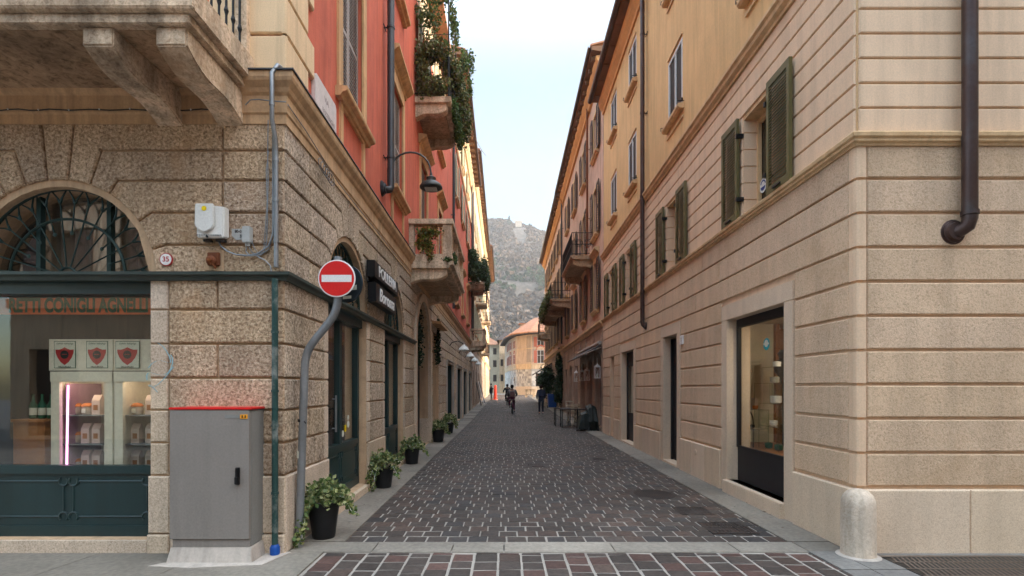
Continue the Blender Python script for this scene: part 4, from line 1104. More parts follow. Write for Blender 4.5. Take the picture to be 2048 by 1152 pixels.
iron_balcony(FR, P1, 29.2, 33.0, 6.75, 1.15, 'long dark balcony with plants spilling over', .95)
iron_balcony(FR, P2, 33.3, 38.5, 6.75, 1.15, None, .95)
iron_balcony(FR, P2, 43.2, 46.0, 6.3, 1.0, 'small rounded stone balcony', 1.0, mat='balcony_stone')
downpipe(FR, P2, 33.2, .12, 4.4, 13.9, .05, M['darkpipe'], None, False, (9, 12))

# ================================================================== the house closing the view
def plaza_building():
    gzz = .6
    B = thing('plaza_house', (4.5, 84, gzz), 'ochre house with chequered grey and white ground floor and terracotta roof closing the street', 'building')
    Ax, Bx, Cx = Vector((-.2, 99, 0)), Vector((2.55, 79, 0)), Vector((9.5, 77, 0))
    Mx = Vector((.55, 86.5, 0)); Sx = Vector((3.9, 77.6, 0))
    path = [Ax, Mx, Vector((1.7, 80.6, 0)), Sx, Cx]
    def seg(k):
        p, q = path[k], path[k+1]; d = (q-p).normalized(); n = Vector((d.y, -d.x, 0)); L = (q-p).length
        return (lambda u, o, z, p=p, d=d, n=n: (p.x+d.x*u+n.x*o, p.y+d.y*u+n.y*o, z)), L
    m, t, b_ = newmat('chequer_stone'); 
    v = coords(t); tc = N(t, 'ShaderNodeTexBrick'); tc.inputs['Color1'].default_value = (.66, .63, .60, 1); tc.inputs['Color2'].default_value = (.24, .23, .235, 1); tc.inputs['Mortar'].default_value = (.5, .48, .45, 1)
    tc.inputs['Scale'].default_value = 1; tc.inputs['Brick Width'].default_value = .42; tc.inputs['Row Height'].default_value = .36; tc.inputs['Mortar Size'].default_value = .01; tc.offset = .5; tc.inputs['Bias'].default_value = -.05
    mp = N(t, 'ShaderNodeCombineXYZ'); sp = N(t, 'ShaderNodeSeparateXYZ'); t.links.new(v, sp.inputs[0]); ad = N(t, 'ShaderNodeMath'); ad.operation = 'SUBTRACT'
    t.links.new(sp.outputs[0], ad.inputs[0]); t.links.new(sp.outputs[1], ad.inputs[1]); t.links.new(ad.outputs[0], mp.inputs[0]); t.links.new(sp.outputs[2], mp.inputs[1]); t.links.new(mp.outputs[0], tc.inputs[0]); t.links.new(tc.outputs[0], b_.inputs['Base Color']); b_.inputs['Roughness'].default_value = .8
    base = MB(); chk = MB(); upper = MB(); band = MB(); grey = MB()
    for k in range(4):
        F, L = seg(k)
        for mbx in (base, chk, upper, band, grey): mbx.F = F
        base.box(0, L, -.3, .10, 0, 1.9)
        ops = []
        if k == 3: ops = [(.6, 2.0, 1.9, 3.9)]
        if k == 0: ops = [(9.2, 9.9, 1.9, 3.4), (11.2, 11.8, 1.9, 3.4)]
        if k == 1: ops = [(1.2, 1.9, 1.95, 3.4), (3.9, 4.6, 1.95, 3.4)]
        wall_sheet(chk, 0, L, 1.9, 4.55, ops, .25)
        band.box(0, L, -.02, .06, 4.55, 5.25); band.box(0, L, -.02, .12, 5.25, 5.36)
        wall_sheet(upper, 0, L, 5.25, 9.9, [], .2)
        if k == 3: grey.box(.1, .7, -.01, .03, 5.6, 9.6)
        if k == 2: grey.box(L-1.2, L-.2, -.01, .03, 5.6, 9.6)
        band.box(0, L, -.02, .08, 7.65, 7.75)
    base.build('stone_base', M['granite'], B); chk.build('chequered_wall', m, B, solid=False); upper.build('ochre_wall', M['plaza_wall'], B, solid=False); band.build('band', M['ochre_far'], B); grey.build('painted_panel', M['shutter_grey'], B)
    def redwin(F, u, z0, w_, h, arch=False):
        mb = MB(F); mb.box(u-w_/2, u+w_/2, -.01, .02, z0, z0+h); w0 = mb.build('window', M['dark_room'], B)
        mb = MB(F); frame_ring(mb, u-w_/2, u+w_/2, z0, z0+h, .05, 0, .04); mb.box(u-.03, u+.03, .02, .04, z0, z0+h); mb.box(u-w_/2, u+w_/2, .02, .035, z0+h*.6, z0+h*.6+.05); mb.build('frame', M['white_paint'], w0)
        for s_ in (-1, 1):
            a = u+s_*(w_/2+.06); b = a+s_*w_*.5; mb = MB(F); mb.box(min(a, b), max(a, b), .03, .07, z0, z0+h); mb.build('shutter', M['red_sh'], w0)
        if arch:
            mb = MB(F); R0, R1 = w_*.55, w_*.8
            for k in range(12):
                a, b = math.pi*k/12, math.pi*(k+1)/12
                mb.prism([(u+R0*math.cos(a), z0+h+.1+R0*math.sin(a)), (u+R1*math.cos(a), z0+h+.1+R1*math.sin(a)), (u+R1*math.cos(b), z0+h+.1+R1*math.sin(b)), (u+R0*math.cos(b), z0+h+.1+R0*math.sin(b))], -.01, .05)
            mb.build('arch_moulding', M['red_sh'], w0)
    M['red_sh'] = plaster('faded_red_shutter', (.42, .13, .09), .7, .1, 20, 0, 0, .1)
    F0, L0 = seg(0); F1, L1 = seg(1); F2, L2 = seg(2); F3, L3 = seg(3)
    for u in (1.2, 4.2): redwin(F1, u, 5.5, .75, 1.5, True); redwin(F1, u, 8.0, .7, 1.2)
    for u in (8.0, 11.2): redwin(F0, u, 5.5, .8, 1.5); redwin(F0, u, 8.0, .7, 1.2)
    redwin(F3, 1.35, 5.45, .95, 1.9, True); redwin(F3, 1.35, 7.9, .95, 1.5)
    redwin(F3, 4.2, 5.45, .95, 1.9, True)
    mb = MB(); pts = [(Ax.x+.25, Ax.y), (Mx.x+.25, Mx.y), (2.0, 80.9), (Sx.x+.1, Sx.y+.3), (Cx.x, Cx.y+.3), (9.5, 99)]
    mb.flat(pts, 0, 9.85); mb.build('interior_core', M['dark_room'], B)
    # roof: eaves polygon with overhang rising to a ridge
    ev = [(-1.15, 99.5), (-.4, 86.4), (.75, 79.9), (3.5, 76.3), (10.4, 75.7), (10.4, 99.5)]
    top = [(4.6, 94, 13.3), (4.6, 88, 13.3), (4.7, 85, 13.3), (5.6, 84, 13.3), (9.4, 83.6, 13.3), (9.4, 94, 13.3)]
    mb = MB(); e0 = [mb.P(x, y, 9.95) for x, y in ev]; e1 = [mb.P(x, y, 10.12) for x, y in ev]; tp = [mb.P(*q) for q in top]
    for k in range(6):
        j = (k+1) % 6; mb.face([e0[k], e0[j], e1[j], e1[k]]); mb.face([e1[k], e1[j], tp[j], tp[k]])
    mb.face(tp); mb.build('roof', M['roof_tile'], B)
    mb = MB(); e0 = [mb.P(x, y, 9.80) for x, y in ev]; e1 = [mb.P(x, y, 9.945) for x, y in ev]; mb.face(e0); mb.face(e1)
    for k in range(6): j = (k+1) % 6; mb.face([e0[k], e0[j], e1[j], e1[k]])
    mb.build('eave', M['dark_roof'], B)
    mb = MB(); mb.box(2.4, 3.5, 85.2, 87, 11.4, 12.3); d = mb.build('dormer', M['ochre_far'], B)
    mb = MB(); mb.prism([(2.1, 12.3), (3.8, 12.3), (2.95, 12.75)], -85.0+5.12, -87.2+5.12) if False else mb.box(2.15, 3.75, 84.9, 87.3, 12.3, 12.45); mb.build('dormer_roof', M['roof_tile'], d)
    mb = MB(); mb.box(6.2, 6.9, 86, 86.8, 13.2, 14.4); mb.box(6.1, 7.0, 85.9, 86.9, 14.4, 14.55); mb.build('chimney', M['ochre_far'], B)
    return seg(3)
PF, PL = plaza_building()
def plain_house(loc, label, x0, x1, y0, y1, z0, h, wall, roofm, wins):
    B = thing('far_house', loc, label, 'building')
    mb = MB(); mb.box(x0, x1, y0, y1, z0, z0+h); mb.build('wall', wall, B)
    mb = MB(); cx = (x0+x1)/2
    mb.v = []; a = [mb.P(x, y, z0+h+.002) for x, y in ((x0-.5, y0-.5), (x1+.5, y0-.5), (x1+.5, y1+.5), (x0-.5, y1+.5))]; r_ = [mb.P(cx, y0+2, z0+h+2), mb.P(cx, y1-2, z0+h+2)]
    mb.face([a[0], a[1], r_[0]]); mb.face([a[1], a[2], r_[1], r_[0]]); mb.face([a[2], a[3], r_[1]]); mb.face([a[3], a[0], r_[0], r_[1]]); mb.face(a[::-1]); mb.build('roof', roofm, B)
    for (x, z, w_, hh) in wins:
        mb = MB(); mb.box(x-w_/2, x+w_/2, y0-.05, y0+.1, z, z+hh); mb.build('window', M['dark_slat'], B)
    mb = MB()
    for k in range(3): yy = y0+2+k*3; mb.box(x1-.1, x1+.05, yy, yy+.9, z0+4, z0+5.6)
    mb.build('side_window', M['dark_slat'], B)
M['green_wall'] = plaster('pale_green_render', (.56, .49, .38), .88, .1, 10, 0, 0, .2)
plain_house((-3.4, 112, .6), 'pale house far down between the street fronts', -6.5, -1.35, 106, 122, .6, 10.0, M['green_wall'], M['roof_tile'], [(-2.3, 3, .7, 1.4), (-2.3, 6, .7, 1.4), (-2.3, 8.6, .7, 1.3), (-4, 6, .7, 1.4)])
plain_house((-1.5, 140, .6), 'whitish distant block with dark windows, straight ahead at the street end', -4.0, 4, 138, 150, .6, 11, M['concrete'], M['roof_tile'], [(-1.2, 4, .8, 1.5), (-1.2, 8, .8, 1.5), (.6, 4, .8, 1.5), (.6, 8, .8, 1.5)])
plain_house((-.9, 104, .6), 'narrow ochre house left of the chequered one', -1.3, 1.2, 101, 112, .6, 10.5, M['ochre_far'], M['dark_roof'], [(-.8, 3, .5, 1.3), (-.8, 6, .5, 1.3)])
# facade across the crossing, behind the viewer (seen mirrored in the shop windows)
def town_block(label, F, u0, u1, h, depth, floors, span):
    OB = thing('town_house', F((u0+u1)/2, 0, 0), label, 'building')
    xs = []; x = u0+1.4
    while x < u1-1: xs.append(x); x += span
    mb = MB(F); ops = [(x-.55, x+.55, z, z+1.9) for x in xs for z in floors]+[(x-.8, x+.8, .1, 2.9) for x in xs[::2]]
    wall_sheet(mb, u0, u1, 0, h, ops, .3); mb.build('wall', M['ochre_far'], OB, solid=False)
    mb = MB(F); mb.box(u0, u1, -depth, -.5, 0, h-.1); mb.build('interior_core', M['dark_room'], OB)
    mb = MB(F); mb.box(u0, u1, -depth-.5, .7, h, h+.3); mb.build('roof', M['roof_tile'], OB)
    mb = MB(F); mb.box(u0, u1, 0, .15, 4.2, 4.5); mb.build('string_course', M['cream'], OB)
    for x in xs:
        for z in floors:
            for s_ in (-1, 1): mb = MB(F); mb.box(x+s_*.85-.28, x+s_*.85+.28, .01, .06, z, z+1.9); mb.build('shutter', M['brown_shutter'], OB)
town_block('low ochre house on the near side of the crossing, mirrored in the corner shop window', lambda u, o, z: (u, -6+o, z), -16, 16, 8.2, 6, (4.9,), 3.4)
town_block('added unseen ochre house at the right end of the cross street, keeping sun off the crossing', lambda u, o, z: (19-o, u, z), -12, 5.0, 17, 6, (5.4, 9.4, 13.2), 3.4)  # added out of view to block low sun along the cross street
# ================================================================== hill with bare woods
def hill_h(x, y):
    ridge = 226 - .16*abs(x+40)**1.0 - .0006*(x+40)**2 + 10*math.sin(x*.03+1)
    t = (y-270)/420.0
    if t <= 0: return 0
    base = ridge*(min(t, 1)**.95 if t < 1 else 1-.25*(t-1))
    return max(0, base*1.0 + 10*mnoise.noise(Vector((x*.012, y*.012, 0)))*min(1, t*3) + 4*mnoise.noise(Vector((x*.05, y*.05, 3)))*min(1, t*3))
mb = MB(); nx, ny = 110, 60; ids = {}
for i in range(nx+1):
    for j in range(ny+1):
        x = -420+ 840*i/nx; y = 260+640*j/ny; ids[i, j] = mb.P(x, y, hill_h(x, y)+.55)
for i in range(nx):
    for j in range(ny): mb.face([ids[i, j], ids[i+1, j], ids[i+1, j+1], ids[i, j+1]])
M['hill'] = stone('hill_ground', (.06, .048, .038), (.10, .08, .065), (.17, .145, .12), .12, 0, 0, .2, .95, 0)
setp(mb.build('hill', M['hill'], smooth=True, solid=False), kind='structure')
mb = MB()
for k in range(26000):
    x = rnd.uniform(-190, 230) if k % 3 else rnd.uniform(-70, 90); y = rnd.uniform(285, 720); z = hill_h(x, y)
    if z < 1: continue
    gr = mnoise.noise(Vector((x*.02, z*.025, 7)))+.35*math.exp(-((z-85)/45)**2)*2-.25
    bare = mnoise.noise(Vector((x*.03+5, z*.04, 1)))
    if bare > .42: continue
    v = rnd.uniform(.65, 1.35)
    c = (.035, .058, .022) if gr+rnd.uniform(-.25, .25) > .42 else rnd.choice([(.115, .085, .065), (.14, .105, .084), (.095, .072, .056), (.13, .088, .062)])
    mb.tint = tuple(q*v for q in c); s = rnd.uniform(1.3, 2.8)
    for q in range(4):
        mb.leaf((x+rnd.uniform(-1, 1)*s*.5, 0, 0), .001) if False else None
        cx, cy, cz = x+rnd.gauss(0, s*.35), y+rnd.gauss(0, s*.35), z+s*.6+rnd.gauss(0, s*.3)
        mb.leaf((cx, cy, cz), s*1.5)
M['forest'] = tinted('bare_woods', .9, .8, .3, 0, 0, .1)
setp(mb.build('woods', M['forest'], solid=False), 'bare grey winter woods covering the hillside', None, None, 'stuff')
hz = hill_h(22, 660)
B = thing('hilltop_house', (13, 655, hz), 'tiny pale house on the hill crest', 'building')
zz_ = max(hill_h(x, y) for x in (8, 13, 18) for y in (650, 660))
mb = MB(); mb.box(12, 20, 651, 659, zz_-4, zz_+2.6); mb.build('wall', M['concrete'], B)
mb = MB(); mb.box(11.5, 20.5, 650.5, 659.5, zz_+2.62, zz_+3.3); mb.build('roof', M['ochre_far'], B)
for tx, hgt, lab in ((4, 12, 'dark conifer on the crest left of the tiny hilltop house'), (30, 8, 'low dark tree on the crest right of the hilltop house')):
    T = thing('hill_tree', (tx, 655, hill_h(tx, 655)), lab, 'tree'); z0 = hill_h(tx, 655)
    mb = MB(); mb.tube([(tx, 655, z0-2), (tx, 655, z0+hgt*.6)], [.5, .2], 6); mb.build('trunk', M['wood'], T)
    mb = MB()
    for k in range(160):
        f = rnd.random(); r_ = (1-f)*3.4+.5; a = rnd.random()*6.28
        v = rnd.uniform(.7, 1.3); mb.tint = (.035*v, .055*v, .03*v); mb.leaf((tx+r_*math.cos(a)*rnd.random(), 655+r_*math.sin(a)*rnd.random(), z0+1+f*hgt), 2.0)
    mb.build('crown', M['leaf'], T, solid=False)

# ================================================================== plants
def potted(loc, label, r0, r1, h, fol, n=520, trail=0, seed=1, group='potted plants along the left wall', size=.055):
    global rnd
    rnd = random.Random(seed)
    x, y, z = loc; T = thing('potted_plant', loc, label, 'potted plant', group)
    mb = MB(); mb.lathe((x, y, z), [(r0*.96, 0), (r0, .01), (r1*.97, h*.88), (r1*1.06, h*.88), (r1*1.07, h), (r1*.96, h), (r1*.93, h-.04)], 24); mb.build('pot', M['plant_pot'], T, smooth=True)
    st = MB(); mb = MB(); R_ = fol[0]; H_ = fol[1]
    for k in range(46):
        a = rnd.random()*6.28; rr = R_*math.sqrt(rnd.random()); top = (x+rr*math.cos(a), y+rr*math.sin(a), z+h+H_*(1-(rr/R_)**2*.75)*rnd.uniform(.5, 1.0))
        if top[0] < FL(top[1], 0, 0)[0]+.05: top = (FL(top[1], 0, 0)[0]+.06+rnd.random()*.05, top[1], top[2])
        pts = [(x+.3*r1*math.cos(a), y+.3*r1*math.sin(a), z+h-.05), ((x*1.2+top[0]*.8)/2, (y*1.2+top[1]*.8)/2, z+h+(top[2]-z-h)*.7), top]
        st.tube(pts, .003, 4)
        for q in range(int(n/46)):
            t = rnd.uniform(.35, 1.05); p = [pts[1][i]*(1-t)+pts[2][i]*t+rnd.gauss(0, .035) for i in range(3)]
            v = rnd.uniform(.6, 1.35); c = (.36, .38, .17) if rnd.random() < .40 else ((.07, .12, .035) if rnd.random() < .5 else (.14, .19, .06))
            mb.tint = tuple(q_*v for q_ in c); mb.leaf(p, size)
    for k in range(trail):
        a = rnd.uniform(-2.9, -1.75) if k % 3 else rnd.uniform(-.7, .4); p = Vector((x+r1*math.cos(a), y+r1*math.sin(a), z+h+.02)); L = rnd.uniform(.22, .6) if k % 3 else rnd.uniform(.12, .3)
        pts = [tuple(p)]; d = Vector((math.cos(a)*.25, math.sin(a)*.25, .1))
        for q in range(int(L/.035)):
            d.z -= .10; p = p+d.normalized()*.035
            if p.z < z+.03: p.z = z+.03; d.z = 0
            if p.x < FL(p.y, 0, 0)[0]+.04: p.x = FL(p.y, 0, 0)[0]+.04
            pts.append(tuple(p))
            for i in range(4):
                v = rnd.uniform(.6, 1.35); c = (.38, .40, .16) if rnd.random() < .45 else (.10, .16, .045)
                mb.tint = tuple(q_*v for q_ in c); mb.leaf([p[i_]+rnd.gauss(0, .02) for i_ in range(3)], size)
        st.tube(pts, .0025, 4)
    st.build('stem', M['leaf'], T); mb.build('foliage', M['leaf'], T, solid=False); return T
potted((-2.00, 5.62, .014), 'largest potted ivy, variegated leaves trailing down, nearest the corner',   .12, .170, .40, (.29, .23), 1150, 18, 3, size=.050)
potted((-2.02, 8.45, .014), 'second potted plant, round variegated bush beside the stone pier between shopfronts', .125, .17, .34, (.30, .26), 900, 8, 4)
potted((-2.04, 11.1, .014), 'third potted plant, pale leafy bush in black pot before the arched portal', .13, .165, .34, (.27, .27), 700, 6, 5)
potted((-2.06, 15.6, .014), 'darker green bushy potted plant just beyond the arched portal', .15, .20, .38, (.34, .30), 700, 4, 6, size=.07)
potted((-2.08, 18.6, .014), 'farthest bushy potted plant, by the first of the dark shop doors', .15, .20, .38, (.42, .34), 800, 4, 8, size=.075)
rnd = random.Random(99)
def foliage_mass(name, F, label, cat, blobs, cols, size, n_per, group=None, stems=None, up=0):
    x = F(*blobs[0][0]); T = thing(name, x, label, cat, group); mb = MB(F); st = MB(F)
    for c, r in blobs:
        n = int(n_per*r[0]*r[1]*r[2]*60*(4.6 if name == 'balcony_plant' else 1.3))+30
        for k in range(n):
            a = Vector((rnd.gauss(0, 1), rnd.gauss(0, 1), rnd.gauss(0, 1))).normalized()*(rnd.random()**.5)*(1 if rnd.random() < .86 else 1.38)
            v = rnd.uniform(.55, 1.4); mb.tint = tuple(q*v for q in rnd.choice(cols)); mb.leaf((c[0]+a.x*r[0], c[1]+a.y*r[1], c[2]+a.z*r[2]), size*rnd.uniform(.7, 1.3))
    if stems:
        for pts in stems: st.tube(pts, .008, 4)
        st.build('stem', M['wood'], T)
    mb.build('foliage', M['leaf'], T, solid=False); return T
OL = [(.15, .15, .04), (.09, .13, .035), (.20, .18, .06), (.12, .09, .04), (.13, .16, .05)]
GR = [(.05, .10, .025), (.09, .16, .04), (.04, .08, .025), (.13, .18, .05)]
# upper balcony planting
foliage_mass('balcony_plant', FL, 'round olive leaved shrub hanging over the near end of the upper balcony', 'plant', [((12.9, .35, 9.15), (.35, .35, .28)), ((12.85, .2, 9.5), (.3, .2, .3)), ((12.85, .6, 9.25), (.3, .3, .25))], OL, .07, 90)
foliage_mass('balcony_plant', FL, 'reddish olive shrub at rail height on the upper balcony', 'plant', [((12.9, .5, 10.15), (.35, .42, .32)), ((13.3, .8, 10.0), (.5, .2, .3)), ((12.85, .15, 9.95), (.25, .2, .35))], OL, .07, 90)
foliage_mass('balcony_plant', FL, 'bright green creeper trailing down from the street edge of the upper balcony', 'plant', [((13.5, .93, 8.95), (.5, .10, .25)), ((14.3, .95, 8.9), (.4, .12, .38)), ((14.75, .97, 8.95), (.25, .12, .45))], GR, .065, 320)
foliage_mass('balcony_plant', FL, 'dense dark shrub box along the outer rail of the upper balcony', 'plant', [((13.4, 1.02, 9.75), (.55, .14, .33)), ((14.2, 1.08, 9.55), (.5, .17, .5)), ((14.8, 1.15, 9.35), (.3, .16, .6))], OL+[(.05, .07, .025)], .07, 170)
foliage_mass('balcony_plant', FL, 'airy leafy climber rising over the frame of the upper balcony', 'plant', [((12.9, .3, 11.0), (.3, .4, .45)), ((13.0, .6, 11.75), (.4, .5, .3)), ((13.7, .9, 11.3), (.8, .12, .4)), ((14.5, 1.1, 10.8), (.35, .14, .45)), ((14.9, 1.25, 11.1), (.3, .14, .4)), ((14.8, 1.25, 10.3), (.3, .1, .3))], GR+OL[:2], .07, 42,
    stems=[[(12.9, .2, 9), (12.95, .3, 10.4), (12.9, .45, 11.9)], [(14.6, 1.0, 9), (14.8, 1.15, 10.3), (14.9, 1.25, 11.4)], [(13.8, .85, 9), (13.7, .9, 11.6)], [(14.8, 1.2, 9.1), (14.9, 1.4, 8.9), (14.9, 1.6, 8.55), (14.9, 1.72, 8.4)]])
foliage_mass('balcony_plant', FL, 'loose yellow green creeper in the side bay of the stone balcony', 'plant', [((11.98, .45, 5.28), (.14, .28, .16)), ((11.96, .35, 5.05), (.12, .2, .2)), ((11.96, .5, 4.85), (.1, .1, .25))], [(.16, .20, .03), (.10, .13, .03), (.24, .20, .04), (.30, .12, .03)], .06, 330)
foliage_mass('balcony_plant', FL, 'small weed tuft on the outer corner of the stone balcony', 'plant', [((12.0, .9, 4.66), (.1, .12, .06)), ((12.5, 1.0, 4.8), (.3, .08, .12))], GR, .05, 900)
foliage_mass('balcony_plant', FL, 'dark green shrubs filling the farther high balcony on the left', 'plant', [((32.6, .5, 9.1), (.5, .55, .7)), ((33.2, 1.05, 9.2), (.9, .22, .8)), ((34.6, 1.1, 8.9), (.8, .25, .7)), ((32.5, .3, 10.0), (.35, .35, .5))], [(.03, .06, .02), (.05, .09, .03), (.07, .10, .04)], .11, 90)
foliage_mass('balcony_plant', FR, 'mossy trailing plants over the long balcony on the right', 'plant', [((31.0, 1.15, 7.0), (1.6, .16, .4)), ((33.5, 1.18, 7.0), (2.0, .18, .5)), ((36.5, 1.18, 6.9), (1.8, .18, .5))], OL+GR[:1], .12, 60)
foliage_mass('wall_creeper', FR, 'tall dark creeper climbing the far right ground floor', 'plant', [((33.6, .2, 2.0), (.7, .2, 1.5)), ((33.8, .25, 3.3), (.6, .2, .8)), ((34.6, .3, 1.6), (.5, .25, 1.0))], [(.025, .05, .02), (.04, .07, .025)], .12, 70)
foliage_mass('street_shrub', FR, 'rounded dark evergreen shrub behind the walking man', 'plant', [((40.5, .55, 2.5), (.8, .55, .9)), ((40.5, .5, 1.6), (.6, .4, .7)), ((41.5, .9, 2.2), (.5, .4, .6))], [(.025, .05, .02), (.045, .08, .03)], .13, 60)
# green wreaths over the portals
for (uc, zc_, lab) in ((13.2, 3.0, 'dark hanging fir garland inside the arched portal'), (16.9, 3.25, 'dark fir garland over the shelf beyond the portal')):
    foliage_mass('garland', FL, lab, 'garland', [((uc, .05, zc_), (.22, .12, .35)), ((uc, .05, zc_-.5), (.2, .12, .35)), ((uc, .05, zc_+.45), (.12, .08, .3))], [(.015, .03, .012), (.02, .045, .018)], .07, 260)

# ================================================================== street things
def cabinet():
    T = thing('utility_cabinet', (-2.78, 4.97, 0), 'grey metal utility cabinet with red top edge on a concrete footing', 'utility cabinet')
    x0, x1, y0, y1 = -3.16, -2.395, 4.82, 5.11
    mb = MB(); mb.flat([(x0, -(y0)+0), (x1, -y0)], 0, 1) if False else None
    mb.v, mb.f, mb.t = [], [], []
    # footing, flared at the base
    lo = [mb.P(*p) for p in ((x0-.02, y0-.045, 0), (x1+.02, y0-.045, 0), (x1+.02, y1, 0), (x0-.02, y1, 0))]; hi = [mb.P(*p) for p in ((x0+.002, y0+.0, .15), (x1-.004, y0+.0, .15), (x1-.004, y1, .15), (x0+.002, y1, .15))]
    mb.face(lo[::-1]); mb.face(hi)
    for k in range(4): mb.face([lo[k], lo[(k+1) % 4], hi[(k+1) % 4], hi[k]])
    mb.build('footing', M['concrete'], T, bevel=.006)
    mb = MB(); mb.flat([(x0-.12, y0-.13), (x0+.3, y0-.18), (x1-.2, y0-.14), (x1+.14, y0-.10), (x1+.26, y1-.02), (x1+.03, y1), (x1+.02, y0-.04), (x0-.03, y0-.04)], .012, .0205); mb.build('mortar_smear', M['concrete'], T)
    mb = MB(); mb.box(x0+.015, x1-.015, y0+.02, y1, .15, 1.445); mb.build('body', M['cab_side'], T, bevel=.004)
    mb = MB(); mb.box(x0+.02, x1-.018, y0+.004, y0+.018, .152, .222); mb.build('lower_panel', M['cab_grey'], T)
    mb = MB(); mb.box(x0, x1-.016, y0-.012, y0+.016, .228, 1.443); mb.build('door', M['cab_grey'], T, bevel=.004)
    mb = MB(); mb.box(x0-.006, x1+.0, y0-.018, y1, 1.447, 1.468); mb.build('top_edge', M['red_paint'], T, bevel=.004)
    mb = MB(); mb.box(-2.535, -2.495, y0-.032, y0-.012, .745, .905); mb.box(-2.533, -2.497, y0-.05, y0-.034, .75, .82); mb.box(-2.527, -2.503, y0-.046, y0-.032, .82, .9); mb.lathe((-2.515, y0-.05, .84), [(.012, -.01), (.012, .02)], 10, 'o') if False else None
    mb.build('handle', M['black'], T, bevel=.004)
    mb = MB(); mb.box(-2.495+.0, -2.425, y0-.0165, y0-.0125, 1.362, 1.402); p = mb.build('plate', M['orange'], T)
    q = mb = MB(); mb.box(-2.480, -2.468, y0-.0185, y0-.0168, 1.370, 1.394); mb.box(-2.452, -2.440, y0-.0185, y0-.0168, 1.370, 1.394); mb.build('plate_marks', M['black'], T)
    mb = MB(); mb.box(-2.64, -2.498, y0-.0145, y0-.0125, 1.366, 1.398); mb.build('label_strip', M['cab_side'], T)
    text(FF, -2.57, 1.385, 5.12-y0+.0150, 'CONCHIGLIA', .016, M['black'], T, .0005) if False else None
cabinet()
def meter():
    T = thing('meter_box', (-2.87, 5.08, 3.1), 'white plastic wall box with a yellow dot above the utility cabinet', 'wall box')
    x0, x1, z0, z1 = -3.02, -2.745, 3.11, 3.445
    mb = MB(); yb = 5.085
    # tapered body: shallower at the foot, bulging shield front
    fr = [(x0+.01, z0+.0), (x1-.06, z0), (x1-.06, z1), (x0+.01, z1)]
    A_ = [mb.P(*p) for p in ((x0+.02, yb, z0+.02), (x1-.0, yb, z0+.02), (x1-.0, yb, z1-.01), (x0+.02, yb, z1-.01))]
    B_ = [mb.P(*p) for p in ((x0+.015, yb-.12, z0), (x1-.0, yb-.11, z0), (x1-.0, yb-.10, z1-.03), (x0+.015, yb-.12, z1-.0))]
    mb.face(A_[::-1]); mb.face(B_)
    for k in range(4): mb.face([A_[k], A_[(k+1) % 4], B_[(k+1) % 4], B_[k]])
    mb.build('case', M['white_plastic'], T, bevel=.012, smooth=True)
    mb = MB(FF); u0, u1 = x0+.01, x1-.075
    pts = [(u0, z0+.12), (u0+.03, z0+.075), (u0+.07, z0+.055), ((u0+u1)/2, z0+.045), (u1-.07, z0+.055), (u1-.03, z0+.075), (u1, z0+.12), (u1-.01, z1-.01), (u0+.005, z1-.01)]
    mb.prism(pts, .15, .178); mb.build('cover', M['white_plastic'], T, bevel=.008, smooth=True)
    mb = MB(FF); mb.lathe((-2.915, .178, 3.385), [(.024, 0), (.024, .003)], 18, 'o'); mb.build('yellow_dot', M['yellow'], T)
    mb = MB(FF)
    for k in range(11): mb.box(x0+.02+k*.022, x0+.034+k*.022, .1455, .158, z0+.022, z0+.028)
    mb.lathe((-2.90, .15, z0+.010), [(.010, 0), (.010, .01)], 10, 'o'); mb.box(x0+.05, x0+.12, .05, .1, z0-.02, z0); mb.box(x1-.10, x1-.02, .05, .1, z0-.02, z0+.0)
    mb.build('vents', M['black'], T)
    T = thing('junction_box', (-2.55, 5.09, 3.06), 'small grey junction box with cables over the stencilled plate', 'junction box')
    mb = MB(FF); mb.box(-2.59, -2.51, .035, .10, 3.08, 3.24); mb.build('case', M['grey_plastic'], T, bevel=.006)
    mb = MB(FF); mb.tube([(-2.56, .07, 3.08), (-2.56, .07, 3.05)], .012, 8); mb.tube([(-2.535, .07, 3.08), (-2.535, .07, 3.05)], .012, 8); mb.build('gland', M['grey_plastic'], T)
    T = thing('stencil_plate', (-2.64, 5.09, 3.13), 'thin grey plate with stencilled black digits left of the junction box', 'plate')
    mb = MB(FF); mb.prism([(-2.70, 3.14), (-2.68, 3.12), (-2.59, 3.12), (-2.59, 3.23), (-2.72, 3.23), (-2.72, 3.16)], .035, .041); mb.build('plate', M['grey_plastic'], T)
    text(FF, -2.648, 3.203, .042, '80-01', .040, M['black'], T, .0008, .9, bold=.001); text(FF, -2.622, 3.155, .042, '59', .042, M['black'], T, .0008, .9, bold=.001)
    T = thing('cable', (-2.4, 5.06, 2.9), 'grey cables looping from the white box to the corner conduit', 'cable')
    mb = MB(FF); c = lambda pts, r: mb.tube(pts, r, 6)
    c([(-2.84, .06, 3.10), (-2.81, .07, 3.05), (-2.75, .07, 3.0), (-2.66, .07, 2.965), (-2.55, .06, 2.96), (-2.45, .06, 2.98), (-2.35, .06, 3.05), (-2.305, .06, 3.16), (-2.295, .06, 3.3), (-2.30, .06, 3.7), (-2.295, .06, 4.2)], .008)
    c([(-2.56, .07, 3.04), (-2.57, .06, 3.0), (-2.53, .06, 2.955), (-2.42, .055, 2.97), (-2.34, .05, 3.03), (-2.31, .05, 3.2), (-2.31, .05, 4.2)], .006)
    c([(-2.535, .07, 3.04), (-2.51, .055, 2.99), (-2.47, .055, 2.965), (-2.39, .055, 3.0), (-2.37, .05, 3.1), (-2.36, .05, 3.4), (-2.355, .05, 3.7), (-2.36, .05, 4.0), (-2.35, .06, 4.3)], .005)
